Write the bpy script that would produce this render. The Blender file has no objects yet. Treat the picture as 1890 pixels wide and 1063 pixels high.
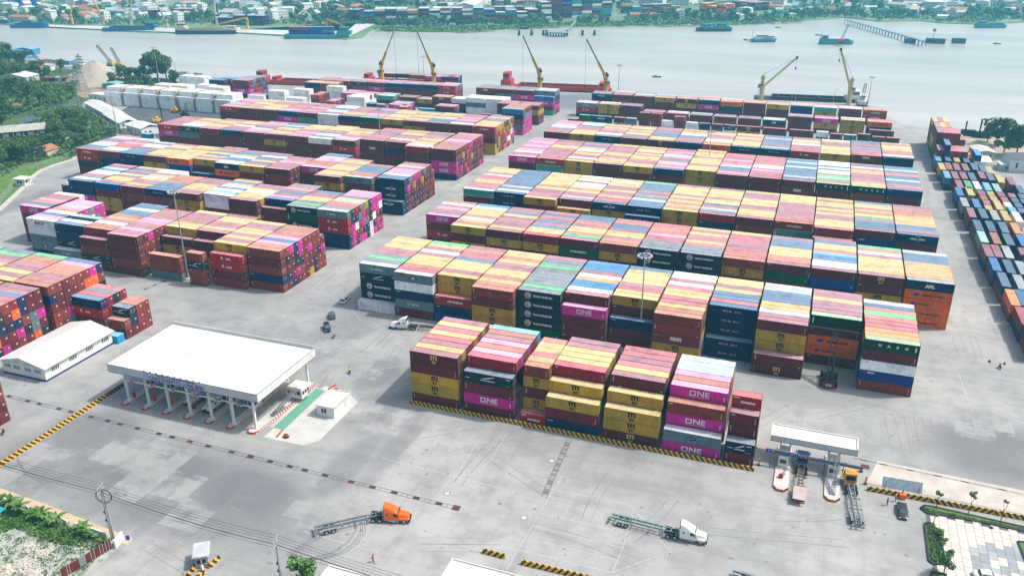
import bpy, bmesh, math, random
import numpy as np
from mathutils import Vector, Matrix

R = math.radians
random.seed(7)
rnd = random.Random(11)
S = bpy.context.scene
COL = S.collection

# ---------------------------------------------------------------- camera
CF, CH, CPITCH, CROLL, CYAW = 1551.12, 105.184, 0.408225, -0.004535, 0.353422
cp, sp = math.cos(CPITCH), math.sin(CPITCH)
cy_, sy_ = math.cos(CYAW), math.sin(CYAW)
_r = Vector((cy_, sy_, 0)); _fw = Vector((-sy_, cy_, 0)); _z = Vector((0, 0, 1))
FWD = _fw * cp - _z * sp
_up = _fw * sp + _z * cp
RGT = _r * math.cos(CROLL) + _up * math.sin(CROLL)
UPV = -_r * math.sin(CROLL) + _up * math.cos(CROLL)
cam_d = bpy.data.cameras.new('camera')
cam = bpy.data.objects.new('camera', cam_d)
COL.objects.link(cam)
cam_d.sensor_fit = 'HORIZONTAL'
cam_d.sensor_width = 36.0
cam_d.lens = CF / 1890 * 36.0
cam_d.clip_start = 1.0
cam_d.clip_end = 8000
m4 = Matrix.Identity(4)
for i in range(3):
    m4[i][0] = RGT[i]; m4[i][1] = UPV[i]; m4[i][2] = -FWD[i]
m4[2][3] = CH
cam.matrix_world = m4
S.camera = cam

# ---------------------------------------------------------------- light
SUN_EL, SUN_ROT = R(56), None
sun_dir = Vector((0.50, 0.22, 0.0)).normalized()
sun_vec = Vector((sun_dir.x * math.cos(SUN_EL), sun_dir.y * math.cos(SUN_EL), math.sin(SUN_EL)))
w = bpy.data.worlds.new('World'); S.world = w; w.use_nodes = True
nt = w.node_tree; nt.nodes.clear()
wo = nt.nodes.new('ShaderNodeOutputWorld'); bg = nt.nodes.new('ShaderNodeBackground')
sky = nt.nodes.new('ShaderNodeTexSky'); sky.sky_type = 'NISHITA'; sky.sun_disc = False
sky.sun_elevation = SUN_EL
sky.sun_rotation = math.atan2(sun_dir.x, sun_dir.y)
sky.air_density = 1.0; sky.dust_density = 5.0; sky.ozone_density = 0.6
bg.inputs['Strength'].default_value = 0.115
nt.links.new(sky.outputs[0], bg.inputs[0]); nt.links.new(bg.outputs[0], wo.inputs[0])
sl = bpy.data.lights.new('sun', 'SUN'); sl.energy = 2.5; sl.angle = R(3.0); sl.color = (1.0, 0.96, 0.90)
sun = bpy.data.objects.new('sun', sl); COL.objects.link(sun)
sun.rotation_euler = sun_vec.to_track_quat('Z', 'Y').to_euler()
S.view_settings.view_transform = 'Standard'
S.view_settings.look = 'None'
S.view_settings.exposure = 0.58
S.view_settings.gamma = 1.0
S.render.engine = 'CYCLES'
S.cycles.volume_bounces = 1
S.cycles.volume_max_steps = 64
S.cycles.max_bounces = 6

# ---------------------------------------------------------------- helpers
def at(px, py, z=0.0):
    """the place where the sight line of photo pixel (px,py) meets height z"""
    d = FWD * CF + RGT * (px - 945) + UPV * (531.5 - py)
    t = (z - CH) / d.z
    return (d.x * t, d.y * t)

def proj(u, v, z):
    X = Vector((u, v, z - CH)); d = X.dot(FWD)
    return (945 + CF * X.dot(RGT) / d, 531.5 - CF * X.dot(UPV) / d)

def pole_h(u, v, ytop):
    lo, hi = 0, 90
    for _ in range(40):
        m = (lo + hi) / 2
        if proj(u, v, m)[1] > ytop: lo = m
        else: hi = m
    return lo

MATS = {}
def mat(name, col, rough=0.7, metal=0.0, var=0.12, scale=0.6, emit=None, bump=0.0, dirt=0.0, dirtcol=(.12, .10, .08)):
    if name in MATS: return MATS[name]
    m = bpy.data.materials.new(name); m.use_nodes = True
    n = m.node_tree; b = n.nodes['Principled BSDF']
    b.inputs['Roughness'].default_value = rough; b.inputs['Metallic'].default_value = metal
    if rough >= .5: b.inputs['Specular IOR Level'].default_value = .2
    c3 = tuple(col[:3])
    tc = n.nodes.new('ShaderNodeTexCoord')
    geo = n.nodes.new('ShaderNodeNewGeometry')
    no = n.nodes.new('ShaderNodeTexNoise'); no.inputs['Scale'].default_value = scale; no.inputs['Detail'].default_value = 6
    n.links.new(geo.outputs['Position'], no.inputs['Vector'])
    rp = n.nodes.new('ShaderNodeMapRange')
    rp.inputs['From Min'].default_value = 0.3; rp.inputs['From Max'].default_value = 0.7
    rp.inputs['To Min'].default_value = 1 - var; rp.inputs['To Max'].default_value = 1 + var
    n.links.new(no.outputs['Fac'], rp.inputs['Value'])
    mx = n.nodes.new('ShaderNodeVectorMath'); mx.operation = 'SCALE'
    mx.inputs[0].default_value = c3
    n.links.new(rp.outputs['Result'], mx.inputs['Scale'])
    out = mx.outputs['Vector']
    if dirt > 0:
        n2 = n.nodes.new('ShaderNodeTexNoise'); n2.inputs['Scale'].default_value = scale * 3.1; n2.inputs['Detail'].default_value = 8
        n.links.new(geo.outputs['Position'], n2.inputs['Vector'])
        r2 = n.nodes.new('ShaderNodeMapRange'); r2.inputs['From Min'].default_value = 0.5; r2.inputs['From Max'].default_value = 0.75
        r2.inputs['To Max'].default_value = dirt
        n.links.new(n2.outputs['Fac'], r2.inputs['Value'])
        mi = n.nodes.new('ShaderNodeMix'); mi.data_type = 'RGBA'
        n.links.new(r2.outputs['Result'], mi.inputs['Factor']); n.links.new(out, mi.inputs['A'])
        mi.inputs['B'].default_value = (*dirtcol, 1)
        out = mi.outputs['Result']
    n.links.new(out, b.inputs['Base Color'])
    if bump > 0:
        bp = n.nodes.new('ShaderNodeBump'); bp.inputs['Strength'].default_value = bump; bp.inputs['Distance'].default_value = 0.05
        n3 = n.nodes.new('ShaderNodeTexNoise'); n3.inputs['Scale'].default_value = 8; n3.inputs['Detail'].default_value = 5
        n.links.new(geo.outputs['Position'], n3.inputs['Vector'])
        n.links.new(n3.outputs['Fac'], bp.inputs['Height']); n.links.new(bp.outputs['Normal'], b.inputs['Normal'])
    if emit:
        b.inputs['Emission Color'].default_value = (*emit, 1); b.inputs['Emission Strength'].default_value = 1
    MATS[name] = m
    return m

class MB:
    def __init__(s): s.v = []; s.f = []; s.m = []
    def add(s, vs, fs, mi=0):
        o = len(s.v); s.v += [tuple(p) for p in vs]
        for f in fs: s.f.append(tuple(o + i for i in f)); s.m.append(mi)
        return s
    def box(s, x0, x1, y0, y1, z0, z1, mi=0):
        v = [(x0, y0, z0), (x1, y0, z0), (x1, y1, z0), (x0, y1, z0), (x0, y0, z1), (x1, y0, z1), (x1, y1, z1), (x0, y1, z1)]
        return s.add(v, [(0, 3, 2, 1), (4, 5, 6, 7), (0, 1, 5, 4), (1, 2, 6, 5), (2, 3, 7, 6), (3, 0, 4, 7)], mi)
    def bevbox(s, x0, x1, y0, y1, z0, z1, b=0.05, mi=0):
        """box with chamfered upper edges"""
        v = [(x0, y0, z0), (x1, y0, z0), (x1, y1, z0), (x0, y1, z0), (x0, y0, z1 - b), (x1, y0, z1 - b), (x1, y1, z1 - b), (x0, y1, z1 - b),
             (x0 + b, y0 + b, z1), (x1 - b, y0 + b, z1), (x1 - b, y1 - b, z1), (x0 + b, y1 - b, z1)]
        return s.add(v, [(0, 3, 2, 1), (8, 9, 10, 11), (0, 1, 5, 4), (1, 2, 6, 5), (2, 3, 7, 6), (3, 0, 4, 7), (4, 5, 9, 8), (5, 6, 10, 9), (6, 7, 11, 10), (7, 4, 8, 11)], mi)
    def hexa(s, bot, top, mi=0):
        return s.add(list(bot) + list(top), [(0, 3, 2, 1), (4, 5, 6, 7), (0, 1, 5, 4), (1, 2, 6, 5), (2, 3, 7, 6), (3, 0, 4, 7)], mi)
    def prism(s, poly, z0, z1, mi=0):
        n = len(poly)
        if sum(poly[i][0] * poly[(i + 1) % n][1] - poly[(i + 1) % n][0] * poly[i][1] for i in range(n)) < 0: poly = poly[::-1]
        v = [(p[0], p[1], z0) for p in poly] + [(p[0], p[1], z1) for p in poly]
        return s.add(v, [tuple(range(n - 1, -1, -1)), tuple(range(n, 2 * n))] + [(i, (i + 1) % n, n + (i + 1) % n, n + i) for i in range(n)], mi)
    def extr(s, prof, y0, y1, mi=0):
        """profile (x,z) extruded along y"""
        n = len(prof)
        if sum(prof[i][0] * prof[(i + 1) % n][1] - prof[(i + 1) % n][0] * prof[i][1] for i in range(n)) < 0: prof = prof[::-1]
        v = [(p[0], y0, p[1]) for p in prof] + [(p[0], y1, p[1]) for p in prof]
        return s.add(v, [tuple(range(n)), tuple(range(2 * n - 1, n - 1, -1))] + [(i, n + i, n + (i + 1) % n, (i + 1) % n) for i in range(n)], mi)
    def cyl(s, p0, p1, r0, r1=None, n=8, mi=0, caps=True):
        r1 = r0 if r1 is None else r1
        p0 = Vector(p0); p1 = Vector(p1); d = (p1 - p0)
        if d.length < 1e-6: return s
        d.normalize(); a = d.orthogonal().normalized(); b = d.cross(a)
        v = []
        for p, r in ((p0, r0), (p1, r1)):
            for i in range(n):
                t = 2 * math.pi * i / n; v.append(p + (a * math.cos(t) + b * math.sin(t)) * r)
        f = [(i, (i + 1) % n, n + (i + 1) % n, n + i) for i in range(n)]
        if caps: f += [tuple(range(n - 1, -1, -1)), tuple(range(n, 2 * n))]
        return s.add(v, f, mi)
    def bar(s, p0, p1, w, h=None, mi=0):
        h = w if h is None else h
        p0 = Vector(p0); p1 = Vector(p1); d = (p1 - p0).normalized()
        up = Vector((0, 0, 1)) if abs(d.z) < .95 else Vector((0, 1, 0))
        a = d.cross(up).normalized() * w / 2; b = a.cross(d).normalized() * h / 2
        v = [p0 - a - b, p0 + a - b, p0 + a + b, p0 - a + b, p1 - a - b, p1 + a - b, p1 + a + b, p1 - a + b]
        return s.add(v, [(0, 3, 2, 1), (4, 5, 6, 7), (0, 1, 5, 4), (1, 2, 6, 5), (2, 3, 7, 6), (3, 0, 4, 7)], mi)
    def lathe(s, prof, n=10, c=(0, 0), mi=0):
        k = len(prof); v = []
        for r, z in prof:
            for i in range(n):
                t = 2 * math.pi * i / n; v.append((c[0] + r * math.cos(t), c[1] + r * math.sin(t), z))
        f = []
        for j in range(k - 1):
            for i in range(n): f.append((j * n + i, j * n + (i + 1) % n, (j + 1) * n + (i + 1) % n, (j + 1) * n + i))
        f += [tuple(range(n - 1, -1, -1)), tuple(range((k - 1) * n, k * n))]
        return s.add(v, f, mi)
    def blob(s, c, rx, ry, rz, seed=0, n=8, k=5, amp=.2, mi=0):
        rr = random.Random(seed); v = []
        for j in range(k + 1):
            ph = math.pi * j / k
            for i in range(n):
                t = 2 * math.pi * i / n + j * .3; q = 1 + rr.uniform(-amp, amp)
                v.append((c[0] + rx * q * math.sin(ph) * math.cos(t), c[1] + ry * q * math.sin(ph) * math.sin(t), c[2] + rz * q * math.cos(ph)))
        f = [(j * n + i, (j + 1) * n + i, (j + 1) * n + (i + 1) % n, j * n + (i + 1) % n) for j in range(k) for i in range(n)]
        return s.add(v, f, mi)
    def mesh(s, name, mats):
        me = bpy.data.meshes.new(name); me.from_pydata([tuple(p) for p in s.v], [], s.f)
        for m in (mats if isinstance(mats, (list, tuple)) else [mats]): me.materials.append(m)
        if any(s.m): me.polygons.foreach_set('material_index', s.m)
        me.update(); return me
    def build(s, name, mats, parent=None, loc=None, rz=None, smooth=False):
        o = bpy.data.objects.new(name, s.mesh(name, mats)); COL.objects.link(o)
        if smooth: o.data.polygons.foreach_set('use_smooth', [True] * len(o.data.polygons))
        if parent: o.parent = parent
        if loc: o.location = loc
        if rz is not None: o.rotation_euler = (0, 0, rz)
        return o

def tag(o, label=None, cat=None, group=None, kind=None):
    if label: o['label'] = label
    if cat: o['category'] = cat
    if group: o['group'] = group
    if kind: o['kind'] = kind
    return o
def thing(name, label, cat, loc=(0, 0, 0), rz=0.0, group=None):
    o = bpy.data.objects.new(name, None); COL.objects.link(o); o.location = loc; o.rotation_euler = (0, 0, rz)
    o.empty_display_size = .5
    return tag(o, label, cat, group)
def link(name, me, parent=None, loc=(0, 0, 0), rz=0.0, color=None):
    o = bpy.data.objects.new(name, me); COL.objects.link(o); o.parent = parent; o.location = loc; o.rotation_euler = (0, 0, rz)
    if color: o.color = (*color[:3], 1)
    return o
def kids(o): return [c for c in bpy.data.objects if c.parent is o]
def copy_tree(o, parent=None, cmap=None):
    if cmap is None:
        cmap = {}
        for c in bpy.data.objects:
            if c.parent: cmap.setdefault(c.parent.name, []).append(c)
    c = o.copy(); COL.objects.link(c); c.parent = parent
    for ch in cmap.get(o.name, []): copy_tree(ch, c, cmap)
    return c
def ray_line(a, b, n):
    return [(a[0] + (b[0] - a[0]) * i / n, a[1] + (b[1] - a[1]) * i / n) for i in range(n + 1)]

TXT = {}
def text_mesh(txt, size, name='lettering', bold=0.02, depth=0.0, space=1.0, align='CENTER', sx=1.0):
    """lettering standing upright in the local xz plane, readable from -y; returns vertex and face lists"""
    key = (txt, size, bold, space, align, sx)
    if key not in TXT:
        cu = bpy.data.curves.new('lettering_curve', 'FONT'); cu.body = txt; cu.size = size; cu.offset = bold
        cu.align_x = align; cu.align_y = 'CENTER'; cu.space_character = space; cu.resolution_u = 1
        o = bpy.data.objects.new('tmp', cu); COL.objects.link(o)
        dg = bpy.context.evaluated_depsgraph_get(); dg.update()
        me = o.evaluated_get(dg).to_mesh()
        vs = [(p.co.x * sx, 0.0, p.co.y) for p in me.vertices]; fs = [tuple(p.vertices) for p in me.polygons]
        o.evaluated_get(dg).to_mesh_clear()
        bpy.data.objects.remove(o); bpy.data.curves.remove(cu)
        TXT[key] = (vs, fs)
    return TXT[key]
def put_text(mb, txt, size, x, y, z, mi=0, **k):
    vs, fs = text_mesh(txt, size, **k)
    mb.add([(a + x, b + y, c + z) for a, b, c in vs], fs, mi)
def disc(mb, x, y, z, r, r2=0.0, n=16, mi=0):
    """ring or disc in the xz plane facing -y"""
    vo = [(x + r * math.cos(2 * math.pi * i / n), y, z + r * math.sin(2 * math.pi * i / n)) for i in range(n)]
    if r2 <= 0: mb.add(vo, [tuple(range(n))], mi)
    else:
        vi = [(x + r2 * math.cos(2 * math.pi * i / n), y, z + r2 * math.sin(2 * math.pi * i / n)) for i in range(n)]
        mb.add(vo + vi, [(i, (i + 1) % n, n + (i + 1) % n, n + i) for i in range(n)], mi)
# ================================================================ SETTING
def sheet(name, poly, z, m, kind='structure', parent=None):
    me = bpy.data.meshes.new(name)
    n = len(poly)
    if sum(poly[i][0] * poly[(i + 1) % n][1] - poly[(i + 1) % n][0] * poly[i][1] for i in range(n)) < 0: poly = poly[::-1]
    bm = bmesh.new(); vs = [bm.verts.new((p[0], p[1], z)) for p in poly]; f = bm.faces.new(vs)
    bmesh.ops.triangulate(bm, faces=[f]); bm.to_mesh(me); bm.free()
    me.materials.append(m); o = bpy.data.objects.new(name, me); COL.objects.link(o)
    if parent: o.parent = parent
    elif kind: o['kind'] = kind
    return o

# ---- water
wm = bpy.data.materials.new('river_water'); wm.use_nodes = True
n = wm.node_tree; b = n.nodes['Principled BSDF']
b.inputs['Roughness'].default_value = 0.22; b.inputs['IOR'].default_value = 1.33
geo = n.nodes.new('ShaderNodeNewGeometry')
mp = n.nodes.new('ShaderNodeMapping'); mp.inputs['Scale'].default_value = (0.004, 0.018, 1); mp.inputs['Rotation'].default_value = (0, 0, R(-16))
n.links.new(geo.outputs['Position'], mp.inputs['Vector'])
no = n.nodes.new('ShaderNodeTexNoise'); no.inputs['Scale'].default_value = 1; no.inputs['Detail'].default_value = 7
n.links.new(mp.outputs[0], no.inputs['Vector'])
cr = n.nodes.new('ShaderNodeValToRGB'); cr.color_ramp.elements[0].position = .3; cr.color_ramp.elements[1].position = .7
cr.color_ramp.elements[0].color = (.40, .395, .37, 1); cr.color_ramp.elements[1].color = (.565, .55, .52, 1)
n.links.new(no.outputs['Fac'], cr.inputs[0]); n.links.new(cr.outputs[0], b.inputs['Base Color'])
n2 = n.nodes.new('ShaderNodeTexNoise'); n2.inputs['Scale'].default_value = .35; n2.inputs['Detail'].default_value = 6
mp2 = n.nodes.new('ShaderNodeMapping'); mp2.inputs['Scale'].default_value = (.35, 1, 1)
n.links.new(geo.outputs['Position'], mp2.inputs['Vector']); n.links.new(mp2.outputs[0], n2.inputs['Vector'])
bp = n.nodes.new('ShaderNodeBump'); bp.inputs['Strength'].default_value = .6; bp.inputs['Distance'].default_value = .35
n.links.new(n2.outputs['Fac'], bp.inputs['Height']); n.links.new(bp.outputs[0], b.inputs['Normal'])
sheet('river', [(-4500, 300), (3500, 300), (3500, 5200), (-4500, 5200)], -2.6, wm)

# ---- near land
def veg_mat(name, c1, c2, scale=.08, c3=None):
    m = bpy.data.materials.new(name); m.use_nodes = True; n = m.node_tree; b = n.nodes['Principled BSDF']; b.inputs['Roughness'].default_value = .9
    geo = n.nodes.new('ShaderNodeNewGeometry'); no = n.nodes.new('ShaderNodeTexNoise'); no.inputs['Scale'].default_value = scale; no.inputs['Detail'].default_value = 10; no.inputs['Roughness'].default_value = .7
    n.links.new(geo.outputs['Position'], no.inputs['Vector']); cr = n.nodes.new('ShaderNodeValToRGB')
    cr.color_ramp.elements[0].position = .36; cr.color_ramp.elements[1].position = .62
    cr.color_ramp.elements[0].color = (*c1, 1); cr.color_ramp.elements[1].color = (*c2, 1)
    if c3: e = cr.color_ramp.elements.new(.7); e.color = (*c3, 1)
    n.links.new(no.outputs['Fac'], cr.inputs[0]); n.links.new(cr.outputs[0], b.inputs['Base Color'])
    bp = n.nodes.new('ShaderNodeBump'); bp.inputs['Strength'].default_value = .6; bp.inputs['Distance'].default_value = .4
    n3 = n.nodes.new('ShaderNodeTexNoise'); n3.inputs['Scale'].default_value = 1.5; n3.inputs['Detail'].default_value = 6
    n.links.new(geo.outputs['Position'], n3.inputs['Vector']); n.links.new(n3.outputs['Fac'], bp.inputs['Height']); n.links.new(bp.outputs[0], b.inputs['Normal'])
    return m
M_GRASS = veg_mat('rough_grass', (.035, .06, .018), (.09, .14, .035), .06, (.16, .13, .07))
M_LAWN = veg_mat('lawn', (.06, .13, .02), (.13, .24, .04), .3)
M_MUD = veg_mat('mud', (.20, .15, .10), (.36, .28, .20), .1)
M_SAND = veg_mat('sand', (.34, .27, .20), (.48, .40, .32), .2)
M_BANK = veg_mat('bank_green', (.09, .20, .06), (.18, .34, .10), .05)

shore = [at(-700, 130), at(-300, 108), at(0, 104), at(60, 120), at(130, 128), at(200, 131), at(262, 143), at(330, 153), at(400, 147), at(440, 155)]
quay_l = (-392, 529); quay_r = (28, 577)
near_poly = shore + [quay_l, quay_r, (36, 545), (44, 521), (75, 517), (110, 508), (180, 500), (420, 470), (420, -150), (-900, -150)]
mb = MB(); mb.prism([tuple(p) for p in near_poly], -3.0, -0.02)
tag(mb.build('terrain', M_GRASS), kind='structure')

# ---- concrete yard
cm = bpy.data.materials.new('yard_concrete'); cm.use_nodes = True
n = cm.node_tree; L = n.links; b = n.nodes['Principled BSDF']; b.inputs['Roughness'].default_value = .75
geo = n.nodes.new('ShaderNodeNewGeometry'); P = geo.outputs['Position']
def noise(scale, detail=5, vec=None, rough=.55):
    q = n.nodes.new('ShaderNodeTexNoise'); q.inputs['Scale'].default_value = scale; q.inputs['Detail'].default_value = detail; q.inputs['Roughness'].default_value = rough
    L.new(vec or P, q.inputs['Vector']); return q.outputs['Fac']
def rng(x, a, c, d=0., e=1., smooth=False):
    q = n.nodes.new('ShaderNodeMapRange'); q.inputs['From Min'].default_value = a; q.inputs['From Max'].default_value = c
    q.inputs['To Min'].default_value = d; q.inputs['To Max'].default_value = e
    if smooth: q.interpolation_type = 'SMOOTHSTEP'
    L.new(x, q.inputs['Value']); return q.outputs['Result']
def mth(op, x, y):
    q = n.nodes.new('ShaderNodeMath'); q.operation = op
    for i, k in ((0, x), (1, y)):
        if isinstance(k, (int, float)): q.inputs[i].default_value = k
        else: L.new(k, q.inputs[i])
    q.use_clamp = False; return q.outputs[0]
def mixc(f, a, c):
    q = n.nodes.new('ShaderNodeMix'); q.data_type = 'RGBA'
    for s, k in (('Factor', f), ('A', a), ('B', c)):
        if isinstance(k, (int, float)): q.inputs[s].default_value = k
        elif isinstance(k, tuple): q.inputs[s].default_value = (*k, 1)
        else: L.new(k, q.inputs[s])
    return q.outputs['Result']
def ell(cx, cy, rx, ry, rot=0.):
    q = n.nodes.new('ShaderNodeMapping'); q.vector_type = 'TEXTURE'
    q.inputs['Location'].default_value = (cx, cy, 0); q.inputs['Rotation'].default_value = (0, 0, rot); q.inputs['Scale'].default_value = (rx, ry, 1)
    L.new(P, q.inputs['Vector']); l = n.nodes.new('ShaderNodeVectorMath'); l.operation = 'LENGTH'; L.new(q.outputs[0], l.inputs[0])
    return rng(l.outputs['Value'], .45, 1.15, 1, 0, True)
# slabs of 2.5 x 6 m: each has a shade of its own
br = n.nodes.new('ShaderNodeTexBrick'); br.inputs['Scale'].default_value = 1; br.offset = .5
br.inputs['Brick Width'].default_value = 4.2; br.inputs['Row Height'].default_value = 1.7; br.inputs['Mortar Size'].default_value = .035
br.inputs['Color1'].default_value = (.0, .0, .0, 1); br.inputs['Color2'].default_value = (1, 1, 1, 1); br.inputs['Mortar'].default_value = (.5, .5, .5, 1)
L.new(P, br.inputs['Vector'])
blk = n.nodes.new('ShaderNodeVectorMath'); blk.operation = 'SNAP'; blk.inputs[1].default_value = (4.2, 1.7, 10); L.new(P, blk.inputs[0])
nb = noise(.05, 3, blk.outputs[0])                      # blocky noise
ng = noise(.022, 6); nm = noise(.16, 8, None, .65)
stm = n.nodes.new('ShaderNodeMapping'); stm.inputs['Scale'].default_value = (.35, .03, 1); stm.inputs['Rotation'].default_value = (0, 0, R(8)); L.new(P, stm.inputs['Vector'])
ns = noise(1, 6, stm.outputs[0])
stm2 = n.nodes.new('ShaderNodeMapping'); stm2.inputs['Scale'].default_value = (.025, .5, 1); L.new(P, stm2.inputs['Vector'])
ns2 = noise(1, 6, stm2.outputs[0])
base = mixc(rng(ng, .35, .65), (.285, .292, .288), (.42, .418, .402))
base = mixc(mth('MULTIPLY', br.outputs['Color'], .10), base, (.27, .28, .28))
base = mixc(mth('MULTIPLY', br.outputs['Fac'], .35), base, (.2, .2, .19))
base = mixc(rng(nm, .44, .68, 0, .6), base, (.19, .192, .185))
base = mixc(mth('MULTIPLY', rng(ns, .52, .74, 0, .5), rng(ng, .42, .6)), base, (.19, .192, .195))
base = mixc(mth('MULTIPLY', rng(ns2, .5, .75, 0, .45), rng(ng, .6, .42)), base, (.2, .2, .2))
dk = None  # dark patches of ground; cast shadow painted in beside nearest block and at right
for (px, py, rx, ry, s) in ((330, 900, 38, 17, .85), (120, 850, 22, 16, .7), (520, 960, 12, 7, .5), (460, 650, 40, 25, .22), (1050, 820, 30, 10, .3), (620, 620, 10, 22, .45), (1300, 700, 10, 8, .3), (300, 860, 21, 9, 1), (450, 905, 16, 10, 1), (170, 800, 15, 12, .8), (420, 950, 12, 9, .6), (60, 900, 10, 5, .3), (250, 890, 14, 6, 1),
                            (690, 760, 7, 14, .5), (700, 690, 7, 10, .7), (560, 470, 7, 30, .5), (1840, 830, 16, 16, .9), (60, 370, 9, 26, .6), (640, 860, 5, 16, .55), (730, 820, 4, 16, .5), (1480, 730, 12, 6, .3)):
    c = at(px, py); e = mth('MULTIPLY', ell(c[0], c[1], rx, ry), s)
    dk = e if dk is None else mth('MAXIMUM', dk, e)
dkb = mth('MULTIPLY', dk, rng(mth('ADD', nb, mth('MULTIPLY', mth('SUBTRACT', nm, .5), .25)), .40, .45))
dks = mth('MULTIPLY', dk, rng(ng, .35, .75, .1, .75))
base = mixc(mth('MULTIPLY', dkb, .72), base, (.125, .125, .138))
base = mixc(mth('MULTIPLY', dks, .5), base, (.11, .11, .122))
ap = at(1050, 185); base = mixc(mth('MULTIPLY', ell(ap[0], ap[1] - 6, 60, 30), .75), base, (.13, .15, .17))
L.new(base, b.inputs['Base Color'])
bp = n.nodes.new('ShaderNodeBump'); bp.inputs['Strength'].default_value = .25; bp.inputs['Distance'].default_value = .03
L.new(noise(3, 6), bp.inputs['Height']); L.new(bp.outputs[0], b.inputs['Normal'])
pave = [at(-260, 560), at(0, 387), at(26, 362), at(48, 342), at(60, 327), at(75, 315), at(100, 305), at(137, 294), (-352, 318), at(248, 246), at(147, 197), at(168, 182), at(235, 163), at(300, 162),
        at(380, 153), quay_l, quay_r, (36, 545), (44, 521), (150, 515), (400, 515), (400, -140), (-500, -140)]
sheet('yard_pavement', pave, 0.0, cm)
M_CREAM = mat('cream_concrete', (.52, .48, .42), .8, var=.15, scale=.3, dirt=.25, dirtcol=(.3, .27, .23))
M_CONC = mat('pale_concrete', (.55, .55, .53), .8, var=.12, scale=.4, dirt=.2, dirtcol=(.3, .3, .29))
M_DASPH = mat('dark_asphalt', (.10, .11, .12), .8, var=.25, scale=.15)
M_PAINTW = mat('road_paint', (.47, .47, .46), .7, var=.3, scale=1.2)
# quay face and apron
mb = MB()
for i in range(60):
    t = i / 59; x = quay_l[0] + (quay_r[0] - quay_l[0]) * t; y = quay_l[1] + (quay_r[1] - quay_l[1]) * t
    mb.cyl((x, y - .9, -3.2), (x, y - .9, -.4), .45, n=6)
mb.bar((quay_l[0], quay_l[1] + .3, -.45), (quay_r[0], quay_r[1] + .3, -.45), .7, 1.0)
tag(mb.build('quay_edge', M_CONC), kind='structure')
sheet('depot_asphalt', [at(205, 214), at(240, 196), at(455, 213), at(455, 245), at(300, 262), at(275, 246), at(235, 228)], .006, M_DASPH)
# left kerb strip, verge
kl = [at(-260, 560), at(0, 387), at(26, 362), at(48, 342), at(60, 327), at(75, 315), at(100, 305), at(137, 294), (-352, 318)]
mb = MB()
for a, c in zip(kl, kl[1:]): mb.bar((*a, .08), (*c, .08), 2.2, .16)
tag(mb.build('kerb', M_CREAM), kind='structure')
sheet('verge', [at(-260, 558)] + [at(-200, 470), at(-100, 330), at(0, 322), at(140, 276)] + [(-353, 318)] + [at(136, 292), at(99, 303), at(74, 313), at(59, 325), at(47, 340), at(25, 360), at(0, 385)], .012, M_LAWN)
# canal
M_CANAL = mat('canal_water', (.06, .075, .075), .15, var=.3, scale=.08)
sheet('canal', [at(28, 228), at(60, 205), at(100, 190), at(150, 188), at(150, 200), at(120, 214), at(90, 222), at(60, 236), at(35, 240)], -.004, M_CANAL)
sheet('canal', [at(175, 237), at(190, 240), at(225, 262), at(208, 270), at(178, 252)], -.004, M_CANAL)
sheet('mud_bank', [at(60, 165), at(130, 148), at(215, 142), at(240, 165), at(165, 182), at(128, 178), at(112, 182), at(70, 178)], -.006, M_MUD)
sheet('sand_yard', [at(150, 140), at(215, 140), at(225, 158), at(160, 162)], .0, M_SAND)
sheet('brown_bank', [at(172, 226), at(186, 222), at(238, 246), at(232, 256), at(196, 240)], .0, M_MUD)

# ---- far land
far_poly_px = [(-700, 80), (-250, 60), (0, 46), (85, 50), (115, 52), (240, 60), (330, 62), (450, 63), (560, 70), (640, 74), (668, 71), (690, 55), (720, 58), (800, 60), (850, 58), (900, 56), (960, 53), (1040, 47), (1100, 49), (1200, 47), (1290, 45), (1330, 49),
              (1370, 46), (1415, 42), (1480, 39), (1520, 37), (1560, 34), (1625, 41), (1700, 40), (1740, 44), (1800, 46), (1890, 42), (2300, 38), (2900, 30)]
far_poly = [at(x, y, -2.6) for x, y in far_poly_px] + [(3400, 5100), (-4400, 5100)]
mb = MB(); mb.prism([tuple(p) for p in far_poly], -3.0, -1.6)
tag(mb.build('far_bank', M_BANK), kind='structure')
far_in = [at(x, y - (5 if 680 < x < 1500 else 2.5), -1.6) for x, y in far_poly_px[:-1]]
sheet('far_town_ground', far_in + [(2500, 4500), (-3800, 4500)], -1.59, veg_mat('town_ground', (.08, .16, .08), (.20, .26, .15), .012, (.35, .33, .30)))

# ---- haze
hz = bpy.data.materials.new('haze'); hz.use_nodes = True; n = hz.node_tree; n.nodes.remove(n.nodes['Principled BSDF'])
pv = n.nodes.new('ShaderNodeVolumePrincipled'); pv.inputs['Color'].default_value = (.20, .78, 1.0, 1); pv.inputs['Density'].default_value = 0.00023
pv.inputs['Anisotropy'].default_value = 0.2
n.links.new(pv.outputs[0], n.nodes['Material Output'].inputs['Volume'])
mb = MB(); mb.box(-4600, 3600, -300, 5300, -4.2, 130)
tag(mb.build('haze', hz), kind='stuff')

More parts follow.
